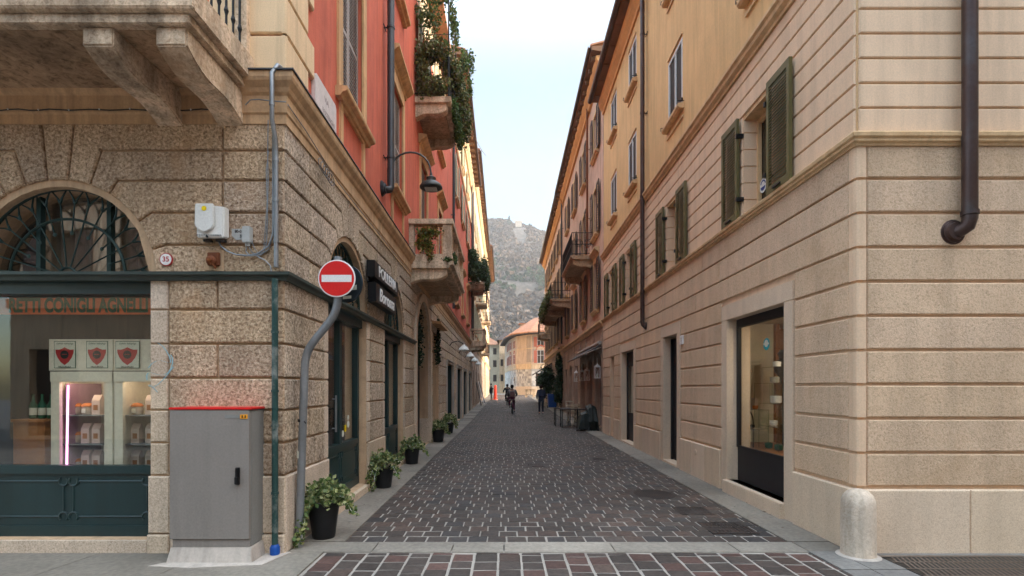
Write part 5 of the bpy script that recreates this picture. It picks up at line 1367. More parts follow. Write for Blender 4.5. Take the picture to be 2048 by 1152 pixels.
    c([(-2.515, .07, 3.12), (-2.49, .055, 3.04), (-2.46, .05, 2.99), (-2.40, .05, 3.02), (-2.385, .05, 3.2), (-2.365, .05, 3.5), (-2.375, .05, 3.8), (-2.35, .05, 4.0)], .004)
    c([(-2.47, .055, 2.96), (-2.38, .055, 2.91), (-2.33, .055, 2.86), (-2.32, .06, 2.80)], .005)
    c([(-2.55, .11, 4.42), (-2.5, .11, 4.47), (-2.42, .11, 4.475), (-2.3, .11, 4.46), (XC+.07, .11, 4.45)], .006)
    mb.F = FL; c([(5.06, .07, 4.45), (5.5, .075, 4.42), (6.2, .08, 4.33), (6.6, .075, 4.30), (7.4, .075, 4.29), (8.6, .07, 4.30), (10, .07, 4.29), (12, .07, 4.30)], .006)
    for k in range(5): c([(6.0+.05*k+.12*math.cos(t*.7), .075+.01*k, 4.26-.02*k+.07*math.sin(t*.7)) for t in range(10)], .005)
    mb.build('cable', M['galv'], T, smooth=True)
    mb = MB(FF); c = lambda pts, r: mb.tube(pts, r, 5); T = thing('light_string', (-4, 5.05, 4.36), 'thin dark light string along the moulding under the balcony', 'light string')
    pts = [(-6.4+k*.1, .075+.004*math.sin(k*2.1), 4.392+.006*math.sin(k*1.7)) for k in range(38)]; c(pts, .006)
    mb.build('wire', M['black'], T)
    mb = MB(FF)
    for k in range(0, 38, 3): mb.lathe((pts[k][0], .085, pts[k][2]), [(.003, -.008), (.008, 0), (.003, .008)], 6)
    mb.build('bulbs', M['white_plastic'], T)
    T = thing('house_number', (-3.37, 5.08, 2.86), 'round white enamel house number 35 with a red rim', 'house number')
    mb = MB(FF); mb.lathe((-3.37, .036, 2.925), [(.066, 0), (.066, .008), (.060, .011)], 28, 'o'); mb.build('disc', M['red_rim'], T, smooth=False)
    mb = MB(FF); mb.lathe((-3.37, .0475, 2.925), [(.056, 0), (.056, .001)], 28, 'o'); mb.build('enamel', M['white_enamel'], T)
    text(FF, -3.37, 2.925, .0495, '35', .070, M['red_rim'], T, .0008, 1.0, bold=.0015)
    T = thing('wall_bracket', (-2.90, 5.06, 2.83), 'heavily rusted iron bracket stub in a mortar patch', 'bracket')
    mb = MB(FF); mb.prism([(-2.99, 2.82), (-2.80, 2.81), (-2.80, 3.02), (-2.98, 3.02)], .03, .042); mb.build('mortar_patch', M['joint'], T)
    mb = MB(FF); mb.box(-2.95, -2.83, .04, .07, 2.86, 2.99); mb.lathe((-2.90, .065, 2.905), [(.05, 0), (.052, .03), (.03, .05), (.02, .08)], 10, 'o'); mb.tube([(-2.93, .07, 2.95), (-2.88, .10, 2.87), (-2.86, .07, 2.83)], .014, 6); mb.build('stub', M['rust'], T, bevel=.006)
M['red_rim'] = plaster('red_rim_enamel', (.42, .03, .03), .4, .03, 60, 0, 0, 0)
meter()
def text_chk(): pass
# no entry sign on its bent pole
def sign():
    T = thing('traffic_sign', (-2.14, 5.30, .014), 'red no-entry disc on a bent galvanised pole at the left corner', 'road sign')
    pts = [(-2.145, 5.30, .0), (-2.075, 5.27, 1.75), (-2.068, 5.265, 1.90), (-2.045, 5.26, 2.01), (-1.99, 5.255, 2.11), (-1.83, 5.25, 2.30), (-1.76, 5.245, 2.40), (-1.725, 5.24, 2.50), (-1.72, 5.24, 2.6), (-1.72, 5.24, 2.99)]
    def sm(ps, it=2):
        for _ in range(it):
            q = [ps[0]]
            for a, b in zip(ps, ps[1:]): q += [tuple(a[i]*.75+b[i]*.25 for i in range(3)), tuple(a[i]*.25+b[i]*.75 for i in range(3))]
            ps = q+[ps[-1]]
        return ps
    mb = MB(); mb.tube(sm(pts), .040, 16); mb.build('pole', M['galv'], T, smooth=True)
    mb = MB(); mb.tube([(-2.106, 5.283, 1.30), (-2.106, 5.283, 1.33)], .043, 14); mb.tube([(-2.07, 5.25, 1.31), (-2.045, 5.23, 1.29)], .006, 5); mb.build('strap', M['black'], T)
    mb = MB(); mb.tube([(-2.117, 5.287, .93), (-2.1155, 5.287, 1.0)], .0408, 14); mb.build('sticker', M['paper'], T)
    c = (-1.715, .0, 2.76); F = lambda u, o, z: (u, 5.19-o, z)
    mb = MB(F); mb.lathe(c, [(.187, -.012), (.190, 0), (.186, .004)], 56, 'o'); d = mb.build('disc', M['white_enamel'], T)
    mb = MB(F); mb.lathe(c, [(.177, .0042), (.177, .0055)], 56, 'o'); mb.build('red_face', M['red_paint'], d)
    mb = MB(F); mb.box(c[0]-.152, c[0]+.152, .0060, .0072, c[2]-.036, c[2]+.036); mb.build('white_bar', M['white_enamel'], d, bevel=.0006)
    mb = MB(); a = R(-24); ca, sa = math.cos(a), math.sin(a)
    F2 = lambda u, o, z: (-1.64+u*ca-o*sa*-1, 5.31-u*sa*-1*1.0-o*ca, z)
    mb = MB(F2); mb.lathe((0.0, 0, 2.725), [(.19, -.010), (.192, 0), (.188, .004)], 48, 'o'); mb.build('rear_disc', M['signback'], T)
    mb = MB(F2); mb.box(.03, .12, .006, .008, 2.66, 2.71); mb.box(-.06, .05, .006, .0085, 2.575, 2.605); mb.build('rear_stickers', M['paper'], T)
    mb = MB(); mb.tube([(-1.72, 5.24, 2.86), (-1.72, 5.24, 2.885)], .046, 14); mb.tube([(-1.72, 5.24, 2.62), (-1.72, 5.24, 2.645)], .046, 14); mb.box(-1.74, -1.66, 5.20, 5.30, 2.86, 2.885); mb.build('clamp', M['galv'], T)
sign()
def polleria():
    T = thing('shop_sign', FL(8.9, .1, 3.0), 'two-tier black shop sign with white letters reading POLLERIA on the rough wall', 'shop sign')
    mb = MB(FL); mb.box(8.02, 9.80, .06, .19, 3.40, 3.66); mb.build('upper_board', M['black'], T, bevel=.004)
    mb = MB(FL); mb.box(8.10, 9.64, .06, .19, 3.02, 3.33); mb.build('lower_board', M['black'], T, bevel=.004)
    text(FL, 8.93, 3.53, .195, 'POLLERIA', .25, M['white_enamel'], T, .006, 1.22, bold=.003)
    text(FL, 8.86, 3.16, .195, 'Borossa', .30, M['white_enamel'], T, .006, 1.12, .25, bold=.004)
    mb = MB(FL)
    for u in (8.25, 9.5):
        mb.tube([(u, 0, 3.37), (u, .12, 3.37), (u, .12, 3.42)], .01, 6); mb.tube([(u, .12, 3.3), (u, .12, 3.42)], .01, 6)
    mb.tube([(8.05, .05, 3.40), (8.0, .08, 3.33), (8.05, .1, 3.2), (8.06, .07, 3.05)], .008, 6)
    mb.build('brackets', M['iron'], T)
polleria()
def plaque():
    T = thing('street_plaque', FL(6.2, .03, 4.83), 'pale marble street name plaque on the red wall above the ledge', 'street plaque')
    u0, u1, z0, z1 = 5.86, 6.60, 4.80, 5.28
    mb = MB(FL); c = .04
    mb.prism([(u0+c, z0), (u1-c, z0), (u1, z0+c), (u1, z1-c), (u1-c, z1), (u0+c, z1), (u0, z1-c), (u0, z0+c)], .0, .05); mb.build('slab', M['marble'], T, bevel=.004)
    text(FL, 6.23, 5.13, .0505, 'VIA', .10, M['faded'], T, .0005); text(FL, 6.23, 4.97, .0505, 'LAMBERTENGHI', .088, M['faded'], T, .0005, .92)
M['faded'] = plaster('faded_letters', (.30, .22, .21), .8, .2, 60, 0, 0, 0)
plaque()
def streetlamp():
    T = thing('street_lamp', FL(9.75, 0, 5.6), 'curved arm wall lantern with a dark bell shade on the red facade', 'street lamp')
    u = 9.75; mb = MB(FL)
    ctr = .40; pts = [(u, .02, 5.62), (u, .06, 5.70)] + [(u, .44-.38*math.cos(t), 5.78+.36*math.sin(t)) for t in [math.pi*k/12 for k in range(1, 12)]] + [(u, .83, 5.74)]
    mb.tube(pts, .018, 10); mb.box(u-.03, u+.03, -.0, .03, 5.45, 5.8); mb.build('arm', M['metal_lamp'], T, smooth=True)
    c = (u, .83, 5.45)
    mb = MB(FL); mb.lathe(c, [(.20, .0), (.215, .01), (.215, .035), (.19, .075), (.12, .125), (.085, .14), (.085, .18), (.095, .185), (.095, .20), (.07, .215), (.03, .24), (.022, .30)], 28); mb.build('shade', M['metal_lamp'], T, smooth=True)
    mb = MB(FL); mb.lathe(c, [(.17, -.006), (.19, .0)], 24); b = mb.build('rim', M['black'], T)
    mb = MB(FL); mb.box(u-.09, u+.09, .83-.11, .83+.11, 5.425, 5.443); mb.build('lens', M['lamp_glass'], T)
streetlamp()
# four gooseneck lamps over the dark shop doors
proto = None
for k, u in enumerate((21.0, 25.4, 29.4, 33.8)):
    lab = ['nearest', 'second', 'third', 'farthest'][k]+' of four pale gooseneck lamps above the dark shop doors'
    if proto is None:
        T = proto = thing('wall_lamp', FL(u, 0, 3.3), lab, 'wall lamp', 'gooseneck lamps over the shop doors')
        mb = MB(FL); mb.tube([(u, 0, 3.35), (u, .12, 3.52), (u, .35, 3.58), (u, .55, 3.50), (u, .6, 3.42)], .016, 8); mb.build('arm', M['iron'], T)
        mb = MB(FL); mb.lathe((u, .6, 3.2), [(.22, 0), (.225, .01), (.16, .12), (.06, .19), (.03, .24)], 18); mb.build('shade', M['white_plastic'], T, smooth=True)
        mb = MB(FL); mb.lathe((u, .6, 3.19), [(.06, -.04), (.07, 0), (.05, .04)], 12); mb.build('bulb', M['lamp_glass'], T, smooth=True)
    else:
        T = proto.copy(); COL.objects.link(T); T.location = FL(u, 0, 3.3); T['label'] = lab
        for ch in list(proto.children): c = ch.copy(); COL.objects.link(c); c.parent = T
# bollard
T = thing('bollard', (3.42, 4.98, 0), 'pale round topped stone bollard against the right building corner', 'bollard')
mb = MB(); mb.lathe((3.44, 5.0, 0), [(.152, 0), (.150, .05), (.148, .3), (.146, .50), (.143, .56), (.122, .61), (.09, .645), (.045, .665), (.0, .67)], 32); mb.build('post', M['granite_bollard'], T, smooth=True)
mb = MB(); mb.lathe((3.44, 5.0, 0), [(.20, 0), (.19, .02), (.155, .03)], 24); mb.build('mortar_collar', M['concrete'], T)
# covers and gratings
def cover(label, x, y, r=None, rect_=None, slots=8, bars_=True):
    z = gz(y)+.006
    T = thing('drain_cover', (x, y, z), label, 'drain cover'); mb = MB()
    if r:
        mb.lathe((x, y, z-.01), [(r, 0), (r, .012), (r-.02, .013)], 40)
        for i in range(-9, 10):
            for j in range(-9, 10):
                px, py = i*.034, j*.034
                if px*px+py*py < (r-.05)**2: mb.box(x+px-.009, x+px+.009, y+py-.009, y+py+.009, z+.002, z+.006)
    else:
        w_, l_ = rect_
        mb.box(x-w_/2, x+w_/2, y-l_/2, y-l_/2+.03, z-.01, z+.004); mb.box(x-w_/2, x+w_/2, y+l_/2-.03, y+l_/2, z-.01, z+.004); mb.box(x-w_/2, x-w_/2+.03, y-l_/2, y+l_/2, z-.01, z+.003); mb.box(x+w_/2-.03, x+w_/2, y-l_/2, y+l_/2, z-.01, z+.003)
        n = int(w_/.05)
        for k in range(n): a = x-w_/2+.03+k*(w_-.06)/n; mb.box(a, a+.026, y-l_/2, y+l_/2, z-.008, z+.001+.0015*(k % 2))
        for k in range(4): a = y-l_/2+k*l_/4; mb.box(x-w_/2, x+w_/2, a, a+.016, z-.008, z+.0035)
    mb.build('cover', M['castiron'], T)
M['castiron'] = plaster('cast_iron', (.050, .040, .036), .6, .25, 40, .3, .002, 0, (.10, .06, .045), .3)
cover('round cast iron manhole cover in the dark paving, right of centre', 2.28, 7.95, .35)
cover('rectangular iron grating near the right pavement, the farther of two', 2.50, 6.85, None, (.42, .42))
cover('larger rectangular iron grating nearest the stone threshold', 2.60, 6.02, None, (.52, .50))
cover('small rectangular cover in the middle of the street', .62, 10.9, None, (.40, .40))
cover('small square cover farther along, right of the street middle', 2.15, 11.9, None, (.32, .28))
cover('small dark vent grate in the left foreground pavement', -4.15, 4.93, None, (.26, .10))
M['grate'] = plaster('worn_steel_grate', (.20, .16, .13), .6, .25, 40, .3, .002, 0, (.10, .06, .045), .3)
T = thing('pavement_grating', (4.4, 4.72, 0), 'wide dark slotted grating in the pavement below the right wall', 'grating')
mb = MB(); mb.box(3.62, 5.0, 4.40, 4.44, .012, .024); mb.box(3.62, 5.0, 4.94, 4.98, .012, .024)
k = 3.66
while k < 4.98:
    for a, b in ((4.45, 4.60), (4.63, 4.78), (4.80, 4.93)): mb.flat([(k, a), (k+.016, a), (k+.066, b), (k+.05, b)], .010, .022)
    k += .045
for y in (4.61, 4.785): mb.box(3.62, 5.0, y, y+.015, .012, .023)
mb.build('bars', M['grate'], T)
mb = MB(); mb.box(3.62, 5.0, 4.40, 4.98, .0125, .0185); mb.build('painted_pit', M['black'], T)  # thin black sheet: shade below the bars is put into its colour
T = thing('wall_vent', FR(9.3, .07, .42), 'small round vent cover in the granite plinth on the right', 'vent')
mb = MB(FR); mb.lathe((9.42, .058, .47), [(.055, 0), (.055, .01), (.04, .014)], 20, 'o'); mb.build('disc', M['granite'], T)
T = thing('number_tile', FR(10.15, .04, 2.55), 'small square house number tile beside the right doorway', 'house number')
mb = MB(FR); mb.box(10.13, 10.29, .03, .06, 2.52, 2.70); mb.build('tile', M['white_enamel'], T, bevel=.004)
text(FR, 10.21, 2.61, .0605, '3', .10, M['black'], T, .0008)

# air between here and the hill
mb = MB(); mb.box(-520, 520, -80, 960, -1.4, 420); o = mb.build('haze', M['cobble'])
m = bpy.data.materials.new('haze'); m.use_nodes = True; t = m.node_tree; t.nodes.clear()
out = N(t, 'ShaderNodeOutputMaterial'); pv = N(t, 'ShaderNodeVolumePrincipled'); pv.inputs['Density'].default_value = .00045; pv.inputs['Color'].default_value = (.95, .96, .98, 1); pv.inputs['Anisotropy'].default_value = .2
t.links.new(pv.outputs[0], out.inputs['Volume']); o.data.materials[0] = m; setp(o, kind='stuff')
# ================================================================== terrace of the restaurant
def terrace():
    # dark retracted awning over the arches
    T = thing('awning', FR(21, .1, 2.6), 'dark partly rolled awning over the arched shopfronts of the pink house', 'awning')
    mb = MB(FR); mb.extr([(.02, 3.35), (.60, 2.98), (.60, 2.93), (.56, 2.93), (.02, 3.28)], 19.3, 25.2)
    mb.build('canopy', M['awning'], T)
    mb = MB(FR); mb.tube([(19.25, .08, 3.36), (25.25, .08, 3.36)], .07, 12); mb.tube([(19.25, .61, 2.96), (25.25, .61, 2.96)], .03, 8); mb.tube([(19.3, 0, 3.2), (19.3, .6, 2.96)], .015, 6); mb.tube([(25.2, 0, 3.2), (25.2, .6, 2.96)], .015, 6); mb.build('roller', M['concrete'], T, smooth=True)
    T = thing('awning', FR(40, .1, 3), 'long dark sloping awning at the far end of the right side', 'awning')
    mb = MB(FR); mb.extr([(.0, 3.75), (1.25, 3.0), (1.25, 2.9), (1.22, 2.9), (.0, 3.68)], 42, 50.5); mb.build('canopy', M['awning'], T)
    # white lanterns hanging in front of the arches
    proto = None
    for k, (u, o, z) in enumerate(((19.75, .10, 2.05), (22.4, .10, 2.0), (24.0, .10, 2.0), (26.0, .10, 2.0))):
        lab = ['largest and nearest', 'second', 'third', 'farthest'][k]+' of the white cage lanterns hung on the arched front'
        loc = FR(u, o, z)
        if proto is None:
            T = proto = thing('lantern', loc, lab, 'lantern', 'white lanterns on the arched front'); x, y, z_ = loc; s = .10
            mb = MB()
            for sx in (-1, 1):
                for sy in (-1, 1): mb.box(x+sx*s-.008, x+sx*s+.008, y+sy*s-.008, y+sy*s+.008, z_, z_+.40)
            mb.box(x-s-.01, x+s+.01, y-s-.01, y+s+.01, z_-.02, z_); mb.box(x-s-.01, x+s+.01, y-s-.01, y+s+.01, z_+.40, z_+.42)
            for sx in (-1, 1): mb.tube([(x+sx*s, y-s, z_), (x-sx*s, y-s, z_+.4)], .005, 4)
            mb.build('cage', M['white_enamel'], T)
            mb = MB(); mb.lathe((x, y, z_+.42), [(.13, 0), (.10, .04), (.03, .09), (.012, .15)], 4); mb.tube([(x, y, z_+.56), (x, y, z_+.75)], .005, 4); mb.build('cap', M['white_enamel'], T)
            mb = MB(); mb.lathe((x, y, z_), [(.035, 0), (.035, .15), (.02, .16)], 12); mb.build('candle', M['paper'], T)
        else:
            T = proto.copy(); COL.objects.link(T); T.location = loc; T['label'] = lab
            for ch in list(proto.children): c = ch.copy(); COL.objects.link(c); c.parent = T
    def table(x0, x1, y0, y1, h, lab):
        T = thing('terrace_table', ((x0+x1)/2, (y0+y1)/2, 0), lab, 'table', 'tables on the terrace')
        mb = MB(); mb.box(x0, x1, y0, y1, h-.03, h); mb.build('table_top', M['castiron'], T, bevel=.004)
        for a in (x0+.03, x1-.03):
            for b in (y0+.03, y1-.03): mb = MB(); mb.box(a-.018, a+.018, b-.018, b+.018, 0, h-.03); mb.build('leg', M['iron'], T)
        mb = MB()
        for a in (x0+.03, x1-.03): mb.box(a-.012, a+.012, y0+.05, y1-.05, .18, .205)
        mb.build('stretcher', M['iron'], T)
    table(2.30, 2.98, 21.2, 21.9, .78, 'nearer slim black metal table standing out in the street')
    table(2.12, 2.80, 22.1, 22.8, .78, 'farther slim black metal table behind the first')
    table(2.95, 3.40, 20.6, 21.2, .80, 'third black table against the covered stack')
    def chair(x, y, rz, lab, h=.95):
        T = thing('terrace_chair', (x, y, 0), lab, 'chair', 'pale folding chairs beside the tables'); T.rotation_euler = (0, 0, 0)
        c, s = math.cos(rz), math.sin(rz); F = lambda u, o, z: (x+u*c-o*s, y+u*s+o*c, z)
        mb = MB(F)
        for k in range(5): mb.box(-.19, .19, -.19+k*.078, -.13+k*.078, .44, .46)
        mb.build('seat', M['beige_wood'], T)
        for u in (-.19, .19):
            mb = MB(F); mb.tube([(u, .20, 0), (u, -.02, .45), (u, -.2, .46)], .014, 5); mb.build('leg', M['beige_wood'], T)
            mb = MB(F); mb.tube([(u, -.2, 0), (u, .12, .44), (u, .22, h)], .014, 5); mb.build('leg', M['beige_wood'], T)
        mb = MB(F)
        for z in (.62, .74, .86, h-.02): mb.box(-.19, .19, .15+(z-.6)*.2, .17+(z-.6)*.2, z, z+.05)
        mb.build('backrest', M['beige_wood'], T)
    chair(2.92, 22.6, .4, 'pale chair with the tallest back behind the tables', 1.05); chair(3.05, 21.6, 2.2, 'pale slatted chair right beside the nearer table'); chair(3.35, 22.2, 1.2, 'pale chair tucked against the arched wall behind the tables')
    T = thing('covered_stack', (3.1, 19.9, 0), 'dark covered stack of folded terrace furniture by the wall', 'covered furniture')
    def lump(poly, x0, x1, nm, tilt=0):
        mb = MB(); n = len(poly); sub = []
        for i in range(7):
            t = i/6; x = x0+.05+(x1-x0)*t*.9; sc_ = .88*(1-.10*abs(t-.5)*2)
            sub.append([mb.P(x+tilt*z, -(0)+0, 0) if False else mb.P(x+rnd.gauss(0, .012)+tilt*z, 19.9+(y-0)*1.0+rnd.gauss(0, .012), z*sc_+rnd.gauss(0, .006)) for y, z in poly])
        for i in range(6):
            for j in range(n): mb.face([sub[i][j], sub[i][(j+1) % n], sub[i+1][(j+1) % n], sub[i+1][j]])
        mb.face(sub[0][::-1]); mb.face(sub[-1]); return mb.build(nm, M['tarp'], T, smooth=False)
    lump([(-.45, .10), (-.40, .5), (-.32, .78), (-.1, .86), (.2, .70), (.40, .40), (.45, .10)], 2.70, 3.12, 'cover', .16)
    lump([(-.25, .02), (-.42, .45), (-.2, 1.05), (.02, 1.18), (.3, 1.02), (.45, .5), (.4, .02)], 3.16, 3.58, 'cover', -.10)
    mb = MB()
    for (x, y) in ((2.7, 19.5), (3.0, 19.45), (3.25, 19.5), (3.52, 19.55)): mb.tube([(x, y, 0), (x, y, .45)], .018, 6)
    mb.tube([(3.0, 19.47, .3), (3.3, 19.5, .1)], .014, 5); mb.build('leg_frame', M['iron'], T)
    z0 = gz(38)
    T = thing('wheeled_bin', (3.35, 38, z0), 'tall blue wheeled bin by the far right wall', 'bin')
    mb = MB(); x, y = 3.42, 38.0
    lo = [mb.P(x-.28, y-.3, z0+.08), mb.P(x+.28, y-.3, z0+.08), mb.P(x+.28, y+.3, z0+.08), mb.P(x-.28, y+.3, z0+.08)]; hi = [mb.P(x-.34, y-.36, z0+.98), mb.P(x+.34, y-.36, z0+.98), mb.P(x+.34, y+.36, z0+.98), mb.P(x-.34, y+.36, z0+.98)]
    mb.face(lo[::-1]); mb.face(hi)
    for k in range(4): mb.face([lo[k], lo[(k+1) % 4], hi[(k+1) % 4], hi[k]])
    mb.build('body', M['blue'], T, bevel=.02)
    mb = MB(); mb.extr([(.40-y*0-0, .98), (.40, 1.03), (-.36, 1.10), (-.36, .98)], 0, 1) if False else mb.box(x-.37, x+.37, y-.40, y+.38, z0+.985, z0+1.06); mb.build('lid', M['blue'], T, bevel=.02)
    for s_ in (-1, 1): mb = MB(); mb.lathe((x+s_*.3, y+.3, z0+.10), [(.10, -.03), (.10, .03)], 16, 'u'); mb.build('wheel', M['black'], T)
    # stone planter on the square and panels leaning on the left wall
    z0 = gz(66); T = thing('planter', (3.3, 66, z0), 'low weathered planter bench on the small square', 'planter')
    mb = MB(); mb.box(2.45, 3.75, 65.6, 66.4, z0+.35, z0+.95); mb.box(2.35, 3.85, 65.5, 66.5, z0+.95, z0+1.05); mb.build('trough', M['balcony_stone'], T, bevel=.02)
    for a in (2.6, 3.6): mb = MB(); mb.box(a-.15, a+.15, 65.7, 66.3, z0, z0+.35); mb.build('foot', M['balcony_stone'], T)
    for u, lean, hh, w_, m_, lab in ((41.5, .45, 1.9, .9, 'dark_slat', 'dark panel leaning on the far left wall, nearest of three'), (44.5, .55, 2.0, .8, 'marble', 'whitish panel leaning on the far left wall between two dark ones'), (47.5, .5, 1.9, .9, 'dark_slat', 'dark panel leaning on the far left wall, farthest of three')):
        z0 = gz(u)+.014; T = thing('leaning_panel', FL(u, .3, z0), lab, 'panel')
        mb = MB(FL); mb.extr([(lean, z0), (lean+.04, z0), (.08, z0+hh), (.04, z0+hh)], u, u+w_); mb.build('board', M[m_], T)
    T = thing('red_marker', (-1.7, 52, gz(52)), 'bright orange red standing marker on the far left beside the dark clothed person', 'barrier')
    z0 = gz(55); mb = MB(); mb.lathe((-1.15, 55.5, z0), [(.28, 0), (.26, .05), (.17, .15), (.15, 1.3), (.12, 1.55), (.05, 1.62)], 14); mb.build('post', M['hivis'], T, smooth=True)
    mb = MB(); mb.lathe((-1.15, 55.5, z0), [(.31, 0), (.31, .04)], 14); mb.build('foot', M['concrete'], T)
    # banner and flag on the closing house
    T = thing('flag', PF(2.9, .5, 8.6), 'small blue yellow and green flag on a slanting pole on the closing house', 'flag')
    mb = MB(PF); mb.tube([(2.5, .1, 8.2), (2.7, .9, 9.6)], .03, 5); mb.build('pole', M['iron'], T)
    for c, dz in (('f_blue', 0), ('f_yellow', -.35), ('f_green', -.7)):
        mb = MB(PF); n = 6
        for k in range(n):
            a = 2.68+k*.09; b = a+.09; oa, ob = .85+.07*math.sin(k*1.4), .85+.07*math.sin((k+1)*1.4)
            mb.quad((a, oa, 9.5+dz), (b, ob, 9.45+dz), (b, ob, 9.1+dz), (a, oa, 9.15+dz)); mb.quad((a, oa+.01, 9.5+dz), (b, ob+.01, 9.45+dz), (b, ob+.01, 9.1+dz), (a, oa+.01, 9.15+dz))
        mb.build('stripe', M[c], T, solid=False)
for nm, c in (('hivis', (.75, .06, .03)), ('f_blue', (.02, .16, .5)), ('f_yellow', (.8, .6, .03)), ('f_green', (.05, .35, .08)), ('navy_cloth', (.012, .018, .045)), ('navy_trouser', (.012, .014, .028)), ('grey_cloth', (.15, .135, .14)), ('brown_bag', (.16, .07, .07)), ('skin', (.45, .26, .19)), ('hair', (.02, .014, .012)), ('shoe', (.13, .12, .12)), ('dark_cloth', (.012, .012, .016)), ('purple_cloth', (.10, .025, .05)), ('tyre', (.01, .01, .01))):
    M[nm] = plaster(nm, c, .8, .1, 20, 0, 0, 0)
terrace()

# ================================================================== people
def skin_obj(name, verts, edges, radii, mat, parent, sub=2, root=0):
    me = bpy.data.meshes.new(name); org = WL[parent.name]
    me.from_pydata([tuple(Vector(v)-org) for v in verts], edges, []); me.update()
    o = bpy.data.objects.new(name, me); COL.objects.link(o); o.parent = parent; me.materials.append(mat)
    md = o.modifiers.new('skin', 'SKIN'); md.use_smooth_shade = True
    sv = me.skin_vertices[0] if me.skin_vertices else None
    if sv is None:
        bm = bmesh.new(); bm.from_mesh(me); bm.verts.layers.skin.verify(); bm.to_mesh(me); bm.free(); sv = me.skin_vertices[0]
    for k, r in enumerate(radii): sv.data[k].radius = (r, r) if isinstance(r, (int, float)) else r
    sv.data[root].use_root = True
    s = o.modifiers.new('sub', 'SUBSURF'); s.levels = sub; s.render_levels = sub
    WL[o.name] = org.copy(); return o
def person(name_label, base, yaw, pose, mats, hood=False, scale=1.0, extras=None):
    """pose: joint dict in body coordinates (x right, y forward, z up)"""
    x0, y0, z0 = base; c, s = math.cos(yaw), math.sin(yaw)
    W_ = lambda p: (x0+(p[0]*c-p[1]*s)*scale, y0+(p[0]*s+p[1]*c)*scale, z0+p[2]*scale)
    T = thing('person', base, name_label, 'person'); J = {k: W_(v) for k, v in pose.items()}
    order = ['pelvis', 'waist', 'chest', 'neck', 'headb', 'headm', 'headt', 'shL', 'elL', 'wrL', 'palL', 'shR', 'elR', 'wrR', 'palR', 'hipL', 'knL', 'anL', 'toL', 'hipR', 'knR', 'anR', 'toR']
    rad = dict(pelvis=(.14, .10), waist=(.12, .09), chest=(.15, .10), neck=.05, headb=.065, headm=.09, headt=.07, shL=.055, elL=.04, wrL=.026, palL=.032, shR=.055, elR=.04, wrR=.026, palR=.032, hipL=.08, knL=.055, anL=.038, toL=.035, hipR=.08, knR=.055, anR=.038, toR=.035)
    ed = [('pelvis', 'waist'), ('waist', 'chest'), ('chest', 'neck'), ('neck', 'headb'), ('headb', 'headm'), ('headm', 'headt'), ('chest', 'shL'), ('shL', 'elL'), ('elL', 'wrL'), ('wrL', 'palL'), ('chest', 'shR'), ('shR', 'elR'), ('elR', 'wrR'), ('wrR', 'palR'), ('pelvis', 'hipL'), ('hipL', 'knL'), ('knL', 'anL'), ('anL', 'toL'), ('pelvis', 'hipR'), ('hipR', 'knR'), ('knR', 'anR'), ('anR', 'toR')]
    V = [J[k] for k in order]; E = [(order.index(a), order.index(b)) for a, b in ed]; Rr = [rad[k] for k in order]
    for sd in ('L', 'R'):
        p, w_ = Vector(J['pal'+sd]), Vector(J['wr'+sd]); d = (p-w_).normalized(); side = d.cross(Vector((c, s, 0))).normalized() if abs(d.dot(Vector((c, s, 0)))) < .95 else Vector((-s, c, 0))
        for k in range(5):
            off = (k-1.5)*.017 if k < 4 else -.036; L = (.065, .075, .07, .055, .05)[k]*scale
            a = p+side*off*.9+d*(.01 if k < 4 else -.03); b = a+d*L*.55+side*off*.3; e = b+d*L*.45+Vector((c, s, -.3))*.012
            i = len(V); V += [tuple(a), tuple(b), tuple(e)]; Rr += [.009, .0085, .007]; E += [(order.index('pal'+sd), i), (i, i+1), (i+1, i+2)]
    skin_obj('body', V, E, [tuple(q*scale for q in r) if isinstance(r, tuple) else r*scale for r in Rr], mats['skin'], T)
    def sub(name, ks, es, rr, mat): return skin_obj(name, [J[k] for k in ks], [(ks.index(a), ks.index(b)) for a, b in es], [tuple(q*scale for q in r) if isinstance(r, tuple) else r*scale for r in rr], mat, T)
    J['hem'] = tuple(Vector(J['pelvis'])+Vector((0, 0, -.10*scale)))
    for sd in 'LR': J['cf'+sd] = tuple(Vector(J['wr'+sd])*.93+Vector(J['el'+sd])*.07); J['an2'+sd] = tuple(Vector(J['an'+sd])+Vector((0, 0, .04)))
    sub('jacket', ['pelvis', 'hem', 'waist', 'chest', 'neck', 'shL', 'elL', 'cfL', 'shR', 'elR', 'cfR'], [('pelvis', 'hem'), ('pelvis', 'waist'), ('waist', 'chest'), ('chest', 'neck'), ('chest', 'shL'), ('shL', 'elL'), ('elL', 'cfL'), ('chest', 'shR'), ('shR', 'elR'), ('elR', 'cfR')],
        [(.185, .14), (.18, .13), (.175, .135), (.195, .145), .075, .085, .065, .050, .085, .065, .050], mats['jacket'])
    sub('trousers', ['pelvis', 'hipL', 'knL', 'an2L', 'hipR', 'knR', 'an2R'], [('pelvis', 'hipL'), ('hipL', 'knL'), ('knL', 'an2L'), ('pelvis', 'hipR'), ('hipR', 'knR'), ('knR', 'an2R')], [(.15, .12), .10, .072, .058, .10, .072, .058], mats['trousers'])
    for sd in 'LR':
        a = Vector(J['an'+sd]); t = Vector(J['to'+sd]); b = a+(a-t)*.25
        skin_obj('shoe', [tuple(b-Vector((0, 0, .045))), tuple(a-Vector((0, 0, .04))), tuple(t-Vector((0, 0, .01)))], [(0, 1), (1, 2)], [.04*scale, .05*scale, .042*scale], mats['shoe'], T)
    h = Vector(J['headm']); f = Vector((-s, c, 0)); 
    mb = MB(); mb.lathe(tuple(h+Vector((0, 0, .02))-f*.012), [(.075, -.09), (.098, -.04), (.104, .01), (.098, .06), (.07, .10), (.03, .12), (.0, .125)], 16); mb.build('hair', mats['hair'], T, smooth=True)
